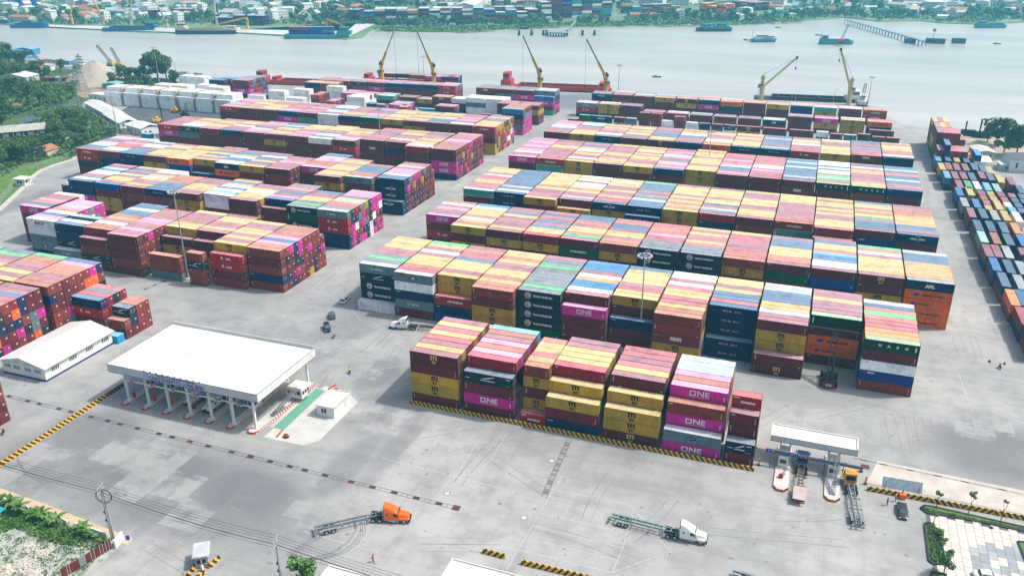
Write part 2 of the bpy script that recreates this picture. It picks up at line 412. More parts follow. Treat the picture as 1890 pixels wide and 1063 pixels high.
# ---- painted lines on the yard
def line_strip(mb, pts, wd, z=.004):
    for a, c in zip(pts, pts[1:]):
        d = Vector((c[0] - a[0], c[1] - a[1], 0)); l = d.length
        if l < 1e-4: continue
        nrm = Vector((-d.y, d.x, 0)) / l * wd / 2
        mb.add([(a[0] - nrm.x, a[1] - nrm.y, z), (c[0] - nrm.x, c[1] - nrm.y, z), (c[0] + nrm.x, c[1] + nrm.y, z), (a[0] + nrm.x, a[1] + nrm.y, z)], [(0, 1, 2, 3)])
mb = MB()
LN = [[(1017, 902), (1170, 933)], [(1008, 922), (1105, 945)], [(996, 946), (1130, 977)], [(985, 970), (1150, 1010)], [(973, 993), (1140, 1033)], [(958, 1013), (1130, 1056)],
      [(1170, 933), (1150, 1010), (1130, 1056)], [(1165, 933), (1240, 1020)], [(1040, 875), (1000, 940), (935, 1050)],
      [(705, 845), (860, 884), (950, 908)], [(850, 880), (880, 872), (905, 850), (935, 800)], [(780, 850), (815, 800)], [(812, 856), (850, 800)], [(850, 863), (890, 805)], [(735, 845), (790, 795)],
      [(655, 690), (700, 682), (757, 672)], [(598, 480), (700, 420)], [(470, 555), (520, 560), (590, 545)], [(655, 560), (652, 575), (665, 590), (700, 600)],
      [(1580, 695), (1600, 705), (1700, 720)], [(1770, 690), (1785, 735)], [(1420, 790), (1330, 770)], [(560, 980), (700, 1020)], [(1130, 1056), (1200, 1030)]]
for l in LN: line_strip(mb, [at(*p) for p in l], .11)
tag(mb.build('road_marking', M_PAINTW), kind='structure')
# brownish seam lines on the right
mb = MB()
for x in (1632, 1651, 1668, 1685, 1700, 1716, 1733): line_strip(mb, [at(x, 768), at(x + 14, 835)], .12)
for x in (1757, 1772, 1788, 1800): line_strip(mb, [at(x, 620), at(x + 14, 662)], .12)
tag(mb.build('expansion_joint', mat('joint_rust', (.28, .22, .17), .9)), kind='structure')
# tyre marks
mb = MB()
def arc(c, rx, ry, a0, a1, k=14): return [(c[0] + rx * math.cos(R(a0 + (a1 - a0) * i / k)), c[1] + ry * math.sin(R(a0 + (a1 - a0) * i / k))) for i in range(k + 1)]
for o in (0, 4, 14, 19, 25): line_strip(mb, [at(x + o * .8, y + o * .1) for x, y in ((652, 958), (655, 978), (640, 1000), (615, 1018), (580, 1028), (540, 1032))], .12, .0045)
for o in (0, 5, 10, 16): line_strip(mb, [at(525 + o, 1025), at(585 + o, 985)], .12, .0045)
for o in (0, 6): line_strip(mb, [at(x, y + o) for x, y in ((30, 840), (45, 868), (80, 885), (115, 880), (160, 862))], .15, .0045)
tag(mb.build('tyre_mark', mat('tyre_rubber_mark', (.13, .13, .14), .8, var=.4, scale=2)), kind='structure')

# drain channels: kerb stones, cover slabs and grates
def drain(a, c, name, step, wd, gr, seedv, pale=False):
    rr = random.Random(seedv)
    a = at(*a); c = at(*c); d = Vector((c[0] - a[0], c[1] - a[1], 0)); l = d.length; ang = math.atan2(d.y, d.x)
    root = thing(name, None, None, (a[0], a[1], 0), ang); root['kind'] = 'structure'
    mb = MB()
    for sgn in (-1, 1): mb.box(0, l, sgn * wd / 2 - .06, sgn * wd / 2 + .06, .003, .02)
    k = int(l / step)
    for i in range(k): mb.box(i * step, i * step + .1, -wd / 2 + .07, wd / 2 - .07, .003, .018)
    mb.build('channel_rim', mat('drain_iron', (.12, .12, .14), .7), root)
    me = None
    for i in range(0, k, gr):
        if me is None:
            g = MB()
            for q in range(7): g.box(.0, step * 1.1, -wd / 2 + .1 + q * (wd - .2) / 6.6, -wd / 2 + .1 + q * (wd - .2) / 6.6 + .09, .003, .032)
            g.box(0, step * 1.1, -wd / 2 + .08, wd / 2 - .08, .003, .02)
            me = [g.mesh('grate', mat('grate_iron', (.055, .05, .055), .7)), g.mesh('rust_grate', mat('grate_rust', (.12, .045, .04), .8))] if not pale else [g.mesh('grate', mat('grate_worn', (.19, .19, .20), .8))] * 2
        link('grate', me[1 if rr.random() < .3 else 0], root, ((i + rr.choice((0, 1))) * step + .12, 0, 0))
    return root
drain((12, 730), (838, 936), 'drain_channel', 1.25, .9, 4, 3)
drain((1050, 812), (1003, 918), 'drain_channel', .8, 1.1, 2, 5, True)
drain((470, 262), (0, 0), 'drain_channel', 1, 1, 4, 5) if False else None
drain((265, 535), (320, 512), 'drain_channel', 1.2, .8, 3, 7)
drain((1575, 845), (1890, 912), 'drain_channel', 1.3, .35, 4, 8)
for px, py, s in ((842, 937, 1.6), (825, 910, 1.2), (1018, 850, 1.2), (967, 955, 1.2), (461, 842, 1.4), (1597, 861, 1.7), (1396, 826, .6)):
    c = at(px, py); mb = MB(); mb.box(-s / 2, s / 2, -s / 2, s / 2, .002, .02, 0); mb.box(-s / 2 + .12, s / 2 - .12, -s / 2 + .12, s / 2 - .12, .021, .026, 1)
    o = mb.build('manhole_cover', [mat('drain_iron', (.1, .1, .1)), mat('grate_rust', (.12, .045, .04)) if px in (842, 461, 1597, 1396) else M_CONC], None, (*c, 0)); o['kind'] = 'structure'
# cream apron strips by the gates
sheet('cream_apron', [at(1600, 890), at(1620, 850), at(1890, 905), at(1960, 920), at(1960, 965), at(1890, 948)], .008, M_CREAM)
sheet('gate_apron', [at(486, 806), at(560, 822), at(590, 812), at(660, 742), at(640, 722), at(600, 712)], .008, mat('apron_concrete', (.50, .50, .48), .8, var=.12, scale=.3))
sheet('cream_strip', [at(0, 915), at(100, 952), at(185, 985), at(236, 1006), at(246, 992), at(190, 972), at(100, 936), at(0, 900)], .014, mat('tan_strip', (.52, .40, .27), .85, var=.12))

# fine tyre traces and oil drips
q = random.Random(41); mb = MB()
for _ in range(34):
    if q.random() < .6: x, y = at(q.uniform(250, 1500), q.uniform(760, 1055)); a = q.uniform(-.5, .5) + q.choice((0, .25, 1.5, 1.57)); 
    else: x, y = at(q.uniform(520, 760), q.uniform(380, 760)); a = 1.45 + q.uniform(-.2, .2)
    k = q.uniform(-.035, .035) if q.random() < .6 else 0; n_ = q.randint(8, 20); pts_ = []
    for i in range(n_): pts_.append((x, y)); x += 1.6 * math.cos(a); y += 1.6 * math.sin(a); a += k
    for off in (0, 2.0):
        pp = [(p[0] + off * math.sin(a), p[1] - off * math.cos(a)) for p in pts_]; line_strip(mb, pp, q.uniform(.10, .2), .0035)
tag(mb.build('tyre_trace', mat('faint_rubber', (.225, .222, .215), .8, var=.3, scale=.5)), kind='structure')
mb = MB()
for _ in range(420):
    x, y = at(q.uniform(0, 1890), q.uniform(560, 1060)); r_ = q.uniform(.08, .42); w_ = q.uniform(.5, 1.6); k = 9
    mb.add([(x + r_ * w_ * math.cos(6.283 * i / k) * q.uniform(.7, 1.2), y + r_ * math.sin(6.283 * i / k) * q.uniform(.7, 1.2), .0042) for i in range(k)], [tuple(range(k))])
tag(mb.build('oil_stain', mat('oil_drip', (.22, .215, .205), .6, var=.4, scale=3)), kind='structure')
# ================================================================ CONTAINERS
# code: side colour, roof colour with fading and sky glare mixed in, words, lettering
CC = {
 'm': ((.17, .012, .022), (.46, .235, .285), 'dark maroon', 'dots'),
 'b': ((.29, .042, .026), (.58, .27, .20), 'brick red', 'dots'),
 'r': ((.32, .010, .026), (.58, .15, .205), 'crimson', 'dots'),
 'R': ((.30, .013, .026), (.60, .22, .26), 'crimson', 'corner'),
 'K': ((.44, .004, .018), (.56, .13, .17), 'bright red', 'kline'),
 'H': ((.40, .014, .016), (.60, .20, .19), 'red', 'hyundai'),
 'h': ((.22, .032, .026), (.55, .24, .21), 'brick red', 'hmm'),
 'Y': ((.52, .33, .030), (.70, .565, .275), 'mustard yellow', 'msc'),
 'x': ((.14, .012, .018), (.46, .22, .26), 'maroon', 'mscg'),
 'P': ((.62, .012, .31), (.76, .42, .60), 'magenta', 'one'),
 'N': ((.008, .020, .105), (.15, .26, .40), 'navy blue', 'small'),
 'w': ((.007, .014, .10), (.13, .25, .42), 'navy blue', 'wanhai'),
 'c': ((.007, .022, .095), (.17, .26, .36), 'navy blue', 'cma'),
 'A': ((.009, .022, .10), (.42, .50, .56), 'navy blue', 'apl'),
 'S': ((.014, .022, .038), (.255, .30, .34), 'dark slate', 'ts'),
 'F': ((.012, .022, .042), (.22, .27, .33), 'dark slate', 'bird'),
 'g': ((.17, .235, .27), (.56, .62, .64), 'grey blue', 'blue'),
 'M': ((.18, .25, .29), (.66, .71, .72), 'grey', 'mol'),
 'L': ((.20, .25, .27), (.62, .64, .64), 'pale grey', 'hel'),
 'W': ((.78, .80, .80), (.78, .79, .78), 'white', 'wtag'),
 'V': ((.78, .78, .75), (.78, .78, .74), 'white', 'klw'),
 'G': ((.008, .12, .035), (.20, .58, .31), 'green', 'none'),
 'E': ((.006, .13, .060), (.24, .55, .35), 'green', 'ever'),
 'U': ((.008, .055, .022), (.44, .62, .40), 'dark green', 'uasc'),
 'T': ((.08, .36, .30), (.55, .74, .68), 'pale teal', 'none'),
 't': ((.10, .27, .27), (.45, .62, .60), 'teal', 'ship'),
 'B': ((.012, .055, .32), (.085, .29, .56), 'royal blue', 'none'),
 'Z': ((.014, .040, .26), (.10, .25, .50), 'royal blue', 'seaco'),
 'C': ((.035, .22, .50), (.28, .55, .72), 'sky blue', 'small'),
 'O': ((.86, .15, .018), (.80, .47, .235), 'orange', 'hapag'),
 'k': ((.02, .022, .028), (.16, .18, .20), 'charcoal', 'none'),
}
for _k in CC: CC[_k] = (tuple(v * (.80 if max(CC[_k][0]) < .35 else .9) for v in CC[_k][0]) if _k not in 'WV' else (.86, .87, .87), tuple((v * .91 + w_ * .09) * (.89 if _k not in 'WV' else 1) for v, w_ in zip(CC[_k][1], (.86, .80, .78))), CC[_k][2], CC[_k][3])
CC['u'] = CC['U'][:3] + ('none',)
PLAIN = {'K': 'R', 'H': 'R', 'h': 'b', 'x': 'm', 'w': 'N', 'c': 'N', 'A': 'N', 'F': 'S', 'M': 'g', 'L': 'g', 'E': 'G', 'U': 'G', 'V': 'W', 'Z': 'B', 't': 'T'}
CW, CHT, TP = 2.44, 2.72, 2.765

cmx = bpy.data.materials.new('container_paint'); cmx.use_nodes = True
def paint_nodes(m, use_attr, rough=.55):
    n = m.node_tree; L = n.links; b = n.nodes['Principled BSDF']; b.inputs['Roughness'].default_value = rough
    b.inputs['Specular IOR Level'].default_value = .15
    geo = n.nodes.new('ShaderNodeNewGeometry'); P = geo.outputs['Position']
    if use_attr:
        a = n.nodes.new('ShaderNodeAttribute'); a.attribute_name = 'paint'; colr = a.outputs['Color']
    else:
        a = n.nodes.new('ShaderNodeObjectInfo'); colr = a.outputs['Color']
    no = n.nodes.new('ShaderNodeTexNoise'); no.inputs['Scale'].default_value = .9; no.inputs['Detail'].default_value = 7; no.inputs['Roughness'].default_value = .65
    L.new(P, no.inputs['Vector'])
    mp = n.nodes.new('ShaderNodeMapping'); mp.inputs['Scale'].default_value = (2.2, 2.2, .25); L.new(P, mp.inputs['Vector'])
    st = n.nodes.new('ShaderNodeTexNoise'); st.inputs['Scale'].default_value = 1; st.inputs['Detail'].default_value = 5; L.new(mp.outputs[0], st.inputs['Vector'])
    def rng(x, a0, a1, c0, c1):
        q = n.nodes.new('ShaderNodeMapRange'); q.inputs['From Min'].default_value = a0; q.inputs['From Max'].default_value = a1
        q.inputs['To Min'].default_value = c0; q.inputs['To Max'].default_value = c1; L.new(x, q.inputs['Value']); return q.outputs[0]
    v1 = rng(no.outputs['Fac'], .3, .7, .84, 1.14); v2 = rng(st.outputs['Fac'], .3, .7, .88, 1.10)
    mu = n.nodes.new('ShaderNodeMath'); mu.operation = 'MULTIPLY'; L.new(v1, mu.inputs[0]); L.new(v2, mu.inputs[1])
    sc = n.nodes.new('ShaderNodeVectorMath'); sc.operation = 'SCALE'; L.new(colr, sc.inputs[0]); L.new(mu.outputs[0], sc.inputs['Scale'])
    rn = n.nodes.new('ShaderNodeTexNoise'); rn.inputs['Scale'].default_value = .55; rn.inputs['Detail'].default_value = 9; rn.inputs['Roughness'].default_value = .75
    L.new(P, rn.inputs['Vector'])
    pd = n.nodes.new('ShaderNodeTexNoise'); pd.inputs['Scale'].default_value = .28; pd.inputs['Detail'].default_value = 4; L.new(P, pd.inputs['Vector']); m3 = n.nodes.new('ShaderNodeMath'); m3.operation = 'MULTIPLY'; L.new(mu.outputs[0], m3.inputs[0]); L.new(rng(pd.outputs['Fac'], .52, .66, 1.05, .82), m3.inputs[1]); L.new(m3.outputs[0], sc.inputs['Scale'])
    mi = n.nodes.new('ShaderNodeMix'); mi.data_type = 'RGBA'; L.new(rng(rn.outputs['Fac'], .60, .80, 0, .22), mi.inputs['Factor'])
    L.new(sc.outputs[0], mi.inputs['A']); mi.inputs['B'].default_value = (.20, .09, .045, 1)
    L.new(mi.outputs['Result'], b.inputs['Base Color'])
paint_nodes(cmx, False)
cma = bpy.data.materials.new('container_paint_row'); cma.use_nodes = True; paint_nodes(cma, True)
M_BARW = mat('lock_bar_zinc', (.38, .37, .36), .5)
M_MARK = mat('white_lettering', (.72, .72, .70), .6, var=.05)
M_BLK = mat('black_lettering', (.02, .016, .012), .6)
M_GOLD = mat('gold_lettering', (.62, .40, .12), .6)
M_REDL = mat('red_lettering', (.42, .012, .05), .6)
M_BLUL = mat('blue_lettering', (.02, .03, .32), .6)
M_PNKL = mat('pink_lettering', (.55, .20, .32), .6)
M_PALE = mat('pale_lettering', (.40, .42, .50), .6)

def corr(mb, x0, x1, y, z0, z1, dep, nrm, period=.28, vertical=True):
    """corrugated panel in the xz plane at y, ribs run along z"""
    k = int((x1 - x0) / period); p = (x1 - x0) / k; xs = []
    for i in range(k):
        a = x0 + i * p; xs += [(a, 0), (a + p * .28, 0), (a + p * .5, 1), (a + p * .78, 1)]
    xs.append((x1, 0)); o = len(mb.v)
    for x, d in xs: mb.v += [(x, y + nrm * dep * d, z0), (x, y + nrm * dep * d, z1)]
    for i in range(len(xs) - 1):
        q = (o + 2 * i, o + 2 * i + 2, o + 2 * i + 3, o + 2 * i + 1)
        mb.f.append(q if nrm > 0 else q[::-1]); mb.m.append(0)
def make_meshes(Lc):
    W, H = CW, CHT
    a = MB()
    corr(a, .12, Lc - .12, .04, .14, H - .1, .045, 1)
    corr(a, .12, Lc - .12, W - .04, .14, H - .1, .045, -1)
    o = len(a.v); corr(a, .12, W - .12, .0, .14, H - .1, .045, 1)       # closed end wall, turned to x = .05
    for i in range(o, len(a.v)): x, y, z = a.v[i]; a.v[i] = (.04 + y, x, z)
    for i in range(len(a.f)):
        if min(a.f[i]) >= o: a.f[i] = a.f[i][::-1]
    a.box(.1, Lc - .1, .1, W - .1, .06, .13)
    r = MB(); o = len(r.v); corr(r, .1, Lc - .1, 0, .08, W - .08, .035, 1)
    r.v = [(x, z, H - .006 - y) for x, y, z in r.v]; r.f = [f[::-1] for f in r.f]
    fr = MB()
    for x0 in (0, Lc - .14):
        for y0 in (0, W - .12): fr.box(x0, x0 + .14, y0, y0 + .12, 0, H)
    for y0 in (.0, W - .06): fr.box(.14, Lc - .14, y0 + .002, y0 + .058, H - .10, H - .003); fr.box(.14, Lc - .14, y0 + .002, y0 + .058, .02, .16)
    for x0 in (.004, Lc - .10): fr.box(x0, x0 + .096, .12, W - .12, H - .12, H - .004); fr.box(x0, x0 + .096, .12, W - .12, .02, .16)
    for x0 in (-.006, Lc - .172):
        for y0 in (-.006, W - .156):
            for z0 in (-.004, H - .112): fr.box(x0, x0 + .178, y0, y0 + .162, z0, z0 + .118)
    d = MB()
    d.box(Lc - .07, Lc - .035, .125, W / 2 - .01, .17, H - .13, 0)
    for z in (.5, 1.0, 1.5, 2.0): d.box(Lc - .035, Lc - .02, .16, W / 2 - .05, z, z + .18, 0)
    for y in (.35, .85): d.cyl((Lc + .0, y, .1), (Lc + .0, y, H - .08), .022, n=5, mi=1); d.box(Lc + .0, Lc + .03, y - .03, y + .26, 1.1, 1.15, 1)
    d.box(Lc - .019, Lc - .012, .62, 1.08, 1.62, 1.98, 1)
    return a.mesh('walls', cmx), r.mesh('roof', cmx), fr.mesh('frame', cmx), d.mesh('door', [cmx, M_BARW])
CM = {12.19: make_meshes(12.19), 6.06: make_meshes(6.06)}

LOGO = {}
def logo(kind, Lc, variant=0):
    key = (kind, Lc, variant)
    if key in LOGO: return LOGO[key]
    mb = MB(); y = -.012; H = CHT; c = Lc / 2; s = 1 if Lc > 7 else .62; ms = [M_MARK]
    def T(t, size, x, z, mi=0, **k): put_text(mb, t, size, x, y, z, mi, **k)
    def R_(x0, x1, z0, z1, mi=0): mb.add([(x0, y, z0), (x1, y, z0), (x1, y, z1), (x0, y, z1)], [(0, 1, 2, 3)], mi)
    def small_right():
        for i in range(5): R_(Lc - .75, Lc - .55, .55 + i * .3, .65 + i * .3)
    if kind == 'dots':
        v = variant % 4
        if v == 0:
            for i in range(5): R_(.5, .66, H - .5 - i * .22, H - .38 - i * .22)
            small_right()
        elif v == 1: R_(.45, 1.2, H - .55, H - .38); small_right()
        elif v == 2:
            for i in range(3): R_(.55, .75, H - .7 - i * .42, H - .45 - i * .42)
            R_(Lc - .9, Lc - .6, .3, .5)
        else: small_right(); R_(Lc - 1.4, Lc - 1.0, .4, .46)
    elif kind == 'corner': T('CAI', .42, .85, H - .5, bold=.03); small_right()
    elif kind == 'kline':
        T('K', 1.15 * s, c - 1.5 * s, 1.45, bold=.07, sx=1.15); T('LINE', .78 * s, c + .75 * s, 1.33, bold=.055, sx=1.15)
        disc(mb, .8, y, H - .5, .16, n=6); disc(mb, Lc - .8, y, H - .6, .16, n=6)
    elif kind == 'klw':
        ms = [M_REDL, M_MARK]; R_(c - 2.4, c + 1.6, .8, 1.9, 0); y -= .01
        T('K', .9, c - 1.3, 1.35, 1, bold=.07); T('LINE', .7, c + .3, 1.33, 1, bold=.05)
    elif kind == 'hyundai':
        T('HYUNDAI', .92 * s, c + .3, 1.35, bold=.06, sx=1.12); R_(.35, 1.5, H - .5, H - .3)
        ms = [M_MARK, mat('green_mark', (.02, .12, .05))]; mb.add([(c - 3.5 * s, y, 1.1), (c - 2.7 * s, y, 1.1), (c - 2.9 * s, y, 1.65), (c - 3.3 * s, y, 1.5)], [(0, 1, 2, 3)], 1)
    elif kind == 'hmm': T('HMM', 1.05, c, 1.55, bold=.11, sx=1.15); R_(c - 1.5, c + 1.5, 2.12, 2.2); R_(.4, 1.5, H - .6, H - .52)
    elif kind in ('msc', 'mscg'):
        ms = [M_BLK if kind == 'msc' else M_GOLD]; q = 1.0 if Lc > 7 else .85
        R_(c - .95 * q, c + .85 * q, 2.12, 2.40); [R_(c + d_ * q, c + (d_ + .36) * q, 1.38, 2.12) for d_ in (-.78, -.18, .49)]; [R_(c + d_ * q, c + (d_ + .6) * q, 1.28, 1.38) for d_ in (-.95, .42)]; T('sc', 1.35 * q, c + .03, .78, bold=.05, sx=1.0)
        pass
        for i in range(7): R_(.55, .68, .6 + i * .22, .72 + i * .22)
    elif kind == 'one':
        T('NE', 1.75 * s, c + .95 * s, 1.5, bold=.04, sx=1.22); R_(c - 1.95 * s, c - 1.7 * s, .9, 2.08); R_(c - .85 * s, c - .6 * s, .9, 2.08); R_(c - 1.7 * s, c - .85 * s, 1.84, 2.08); R_(c - 1.7 * s, c - .85 * s, .9, 1.14); R_(c - 1.9 * s, c + 2.3 * s, .62, .70); R_(Lc - .8, Lc - .6, .7, 1.6)
        mb.add([], [])
    elif kind == 'small': R_(.45, 1.7, H - .55, H - .42)
    elif kind == 'wanhai':
        ms = [M_PALE, M_PNKL]; T('W', .8, c - 2.1, 1.45, 0, bold=.03); T('A', .8, c - 1.3, 1.45, 1, bold=.03); T('N', .8, c - .55, 1.45, 0, bold=.03)
        T('H', .8, c + .75, 1.45, 0, bold=.03); T('A', .8, c + 1.45, 1.45, 1, bold=.03); T('I', .8, c + 2.05, 1.45, 0, bold=.03)
    elif kind == 'cma':
        T('CMA CGM', .85, c, 1.4, bold=.06, sx=1.1)
        for i in range(6):
            a0 = R(150 - i * 20); a1 = R(150 - (i + 1) * 20); rr = 1.0
            mb.add([(c + .2 + rr * math.cos(a0), y, 1.6 + .65 * math.sin(a0)), (c + .2 + rr * math.cos(a1), y, 1.6 + .65 * math.sin(a1)), (c + .2 + rr * math.cos(a1), y, 1.68 + .7 * math.sin(a1)), (c + .2 + rr * math.cos(a0), y, 1.68 + .7 * math.sin(a0))], [(0, 1, 2, 3)])
        R_(c - .3, c + .9, .72, .8)
    elif kind == 'apl':
        ms = [M_MARK, M_REDL]; T('APL', 1.2, c, 1.25, bold=.10, sx=1.15); R_(c - 1.1, c + 1.4, 2.02, 2.12, 1); R_(c - .8, c + 1.2, 1.88, 1.94, 1)
    elif kind == 'ts':
        ms = [M_MARK, mat('claret_disc', (.17, .008, .035), .6)]
        disc(mb, 2.95, y, 1.38, .92, .70); disc(mb, 2.95, y - .002, 1.38, .70, mi=1); y -= .012
        T('TS', .95, 2.98, 1.38, bold=.06); y += .012; T('TRANS SINERGIA', .78, 7.2, 1.32, bold=.038, sx=.93)
    elif kind == 'bird':
        for dx, dz, ww, hh in ((-.9, 0, 1.3, .18), (-.3, .16, 1.3, .16), (.25, .34, 1.2, .15), (.9, .52, 1.0, .14)):
            mb.add([(c + dx * s - ww * s / 2, y, 1.45 + dz), (c + dx * s + ww * s / 2, y, 1.52 + dz), (c + dx * s + ww * s * .75, y, 1.62 + dz + hh), (c + dx * s - ww * s * .2, y, 1.55 + dz + hh * .6)], [(0, 1, 2, 3)])
        for i in range(8): R_(c - 1.8 * s + i * .45 * s, c - 1.5 * s + i * .45 * s, .95, 1.22)
        R_(.5, 1.6, 1.2, 1.34); R_(Lc - 1.7, Lc - .7, 2.1, 2.3); R_(Lc - 1.9, Lc - .6, .55, .6)
    elif kind == 'mol': disc(mb, c - 1.9 * s, y, 1.45, .42 * s, .3 * s, 10); T('MOL', .95 * s, c + .35 * s, 1.38, bold=.035, sx=1.25)
    elif kind == 'blue': ms = [M_BLUL, M_MARK]; mb.add([(c - .9, y, 1.5), (c, y, .95), (c + 1.2, y, 1.5), (c, y, 2.05)], [(0, 1, 2, 3)]); R_(c - .5, c + .5, 1.42, 1.6, 1)
    elif kind == 'hel': ms = [M_BLUL, M_MARK]; R_(c - 1.2, c + 1.3, 1.0, 1.75); y -= .01; T('HEL', .7, c, 1.35, 1, bold=.04)
    elif kind == 'wtag': ms = [mat('grey_mark', (.30, .33, .36))]; disc(mb, 1.1, y, H - .55, .16, n=6); disc(mb, 1.6, y, H - .55, .16, n=6); R_(Lc - 1.1, Lc - .9, .5, .7)
    elif kind == 'ever': T('EVERGREEN', .88, c, 1.45, bold=.06, sx=1.12)
    elif kind == 'uasc':
        for i, ch in enumerate('UASC'): T(ch, .85, c - 2.6 + i * 1.95, 1.5, bold=.06, sx=1.15)
        R_(Lc - 1.0, Lc - .65, .9, 2.1)
    elif kind == 'ship': T('SINO SHIPPING', .62, c - .2, 1.3, bold=.04)
    elif kind == 'seaco': ms = [M_MARK, M_REDL]; T('SEACO', .5, 2.6, H - .55, 0, bold=.05); R_(.9, 1.5, H - .75, H - .35, 1)
    elif kind == 'hapag':
        ms = [M_BLK, mat('hl_blue', (.01, .02, .30))]; q = 1.0 if variant == 0 else .62; x0 = 2.9 if variant == 0 else 2.6
        for i in range(3): mb.add([(x0 - .8 * q + i * .5 * q, y, 1.0), (x0 - .3 * q + i * .5 * q, y, .95), (x0 + .1 * q + i * .5 * q, y, 1.85), (x0 - .5 * q + i * .5 * q, y, 1.6)], [(0, 1, 2, 3)], 1)
        T('Hapag-Lloyd', .88 * q, 7.1 if variant == 0 else 5.2, 1.35, bold=.045, sx=1.15)
    elif kind == 'none': R_(.5, .8, .5, 2.1) if variant % 2 else R_(Lc - .9, Lc - .75, .6, 1.4)
    LOGO[key] = None if not mb.f else (mb, ms)
    return LOGO[key]
LOGO_ME = {}
def logo_mesh(kind, Lc, variant):
    k = (kind, Lc, variant)
    if k not in LOGO_ME:
        q = logo(*k); LOGO_ME[k] = q[0].mesh('lettering', q[1]) if q else None
    return LOGO_ME[k]

CS = []          # every container: dict(x,y,z,L,rot,code,block,bay,slot,tier,nt,nbays)
HM = {}          # height map, 1 m cells
def hm_set(x, y, L, z, rot):
    dx, dy = (L, CW) if rot == 0 else (CW, L)
    for i in range(int(math.floor(x)), int(math.ceil(x + dx))):
        for j in range(int(math.floor(y)), int(math.ceil(y + dy))): HM[(i, j)] = max(HM.get((i, j), 0), z)
STK = {}
def stack(x, y, codes, L=12.19, rot=0, info=('', 0, 0), z0=0.0):
    """codes bottom to top"""
    for t, c in enumerate(codes):
        CS.append(dict(x=x, y=y, z=z0 + t * TP, L=L, rot=rot, code=c, block=info[0], bay=info[1], slot=info[2], tier=t, nt=len(codes)))
    hm_set(x, y, L, z0 + len(codes) * TP, rot)
POOL = 'mmmmmmbbbbYYYYYRrrPNNNNwSgWGTCOhx'
PITCH = 2.5
def bay(block, u, v0, roofs, front='', H=5, s0=0, steps=None, L=12.19, back_low=0, pool=POOL, idx=None):
    """roofs: top codes from slot s0 backwards; front: codes top to bottom at slot s0; steps: {slot: codes top to bottom} lower stacks in front"""
    rr = random.Random(hash((round(u * 10), round(v0 * 10))) & 0xffff)
    steps = steps or {}
    bi = idx if idx is not None else 0
    for s, cd in steps.items(): stack(u + rr.uniform(-.05, .05), v0 + s * PITCH, cd[::-1], L, 0, (block, bi, s))
    for i, c in enumerate(roofs):
        h = H if i < len(roofs) - back_low else H - 1
        col = [c]
        if i == 0 and front: col = list(front)
        while len(col) < h: col.append(rr.choice(pool))
        col = col[:max(h, 1)]
        low = [a if (a.islower() or i == 0) else a for a in col]
        stack(u + rr.uniform(-.06, .06), v0 + (s0 + i) * PITCH + rr.uniform(-.02, .02), low[::-1], L, 0, (block, bi, s0 + i))

V1, V2, V3, V4, V5 = 200.5, 241.0, 281.0, 333.0, 381.0
LD = 'mmmmmbbbbbmrPPPNNSYmb'
# ---- nearest block
B = 'the nearest block by the striped barrier'
bay(B, -83.0, 155.6, 'mYmRYRYm', 'xmYYm', idx=1); stack(-82.6, 155.6 + 8.9 * PITCH, 'bmYO', 12.19, 0, (B, 1, 9))
bay(B, -69.5, 155.6, 'rPbPmbC', 'rmPPm', s0=1, steps={0: 'FmPm'}, pool='PPPmmr', idx=2)
bay(B, -55.6, 155.6, 'bYRYYb', 'bYmYm', s0=1, steps={0: 'H'}, L=6.06, pool='mYb', idx=3); stack(-55.6, 155.6 + 7 * PITCH, 'mmYO', 6.06, 0, (B, 3, 7))
bay(B, -49.4, 155.6, 'rYYYmm', 'rYYmN', s0=2, steps={0: 'YmN', 1: 'YYmm'}, idx=4)
bay(B, -36.0, 155.6, 'mYRmRR', 'mYYYm', s0=2, steps={0: 'YYx', 1: 'YYmm'}, idx=5)
bay(B, -22.8, 155.6, 'PbPTTT', 'PmPgP', s0=2, steps={0: 'gP', 1: 'bPmm'}, idx=6)
bay(B, -9.7, 155.6, 'H', 'Hmmmm', s0=2, steps={0: 'Fm', 1: 'mmmb'}, L=6.06, idx=7)
# ---- right block 1
B = 'the second right-hand block'
U1 = [-122.0 + 12.65 * i for i in range(12)]
bay(B, U1[0], V1, 'MSGSRmYYYY', 'MFSSm', steps={-1: 'W'}, idx=1)
bay(B, U1[1], V1, 'LrbYYYmWmYG', 'LWNMm', s0=-1, idx=2)
bay(B, U1[2], V1, 'YmYYYNRRbm', 'YYmmY', steps={-1: 'HNB'}, idx=3)
bay(B, U1[3], V1, 'bbYbYYmmYbYY', 'bmYYm', s0=-2, idx=4)
bay(B, U1[4], V1, 'SGSSSSSGSSm', 'SSSSG', s0=-1, idx=5)
bay(B, U1[5], V1, 'mWBBOWmBBB', 'mmmbm', steps={-1: 'Pmmm'}, idx=6)
bay(B, U1[6], V1, 'YYRmYYYYN', 'YmmmN', s0=1, steps={0: 'Nmm'}, idx=7)
bay(B, U1[7], V1, 'bbYRRYYRWmWW', 'bbhYY', s0=-2, idx=8)
bay(B, U1[8], V1, 'wRNNYmYY', 'wwwww', s0=2, steps={1: 'ww'}, idx=9)
bay(B, U1[9], V1, 'mmTYYNNNgg', 'mYYYm', steps={-1: 'mx'}, idx=10)
bay(B, U1[10], V1, 'GmmmYmm', 'umOOm', s0=3, idx=11)
bay(B, U1[11], V1, 'UOORRbGbNg', 'UmWZb', s0=-1, idx=12)
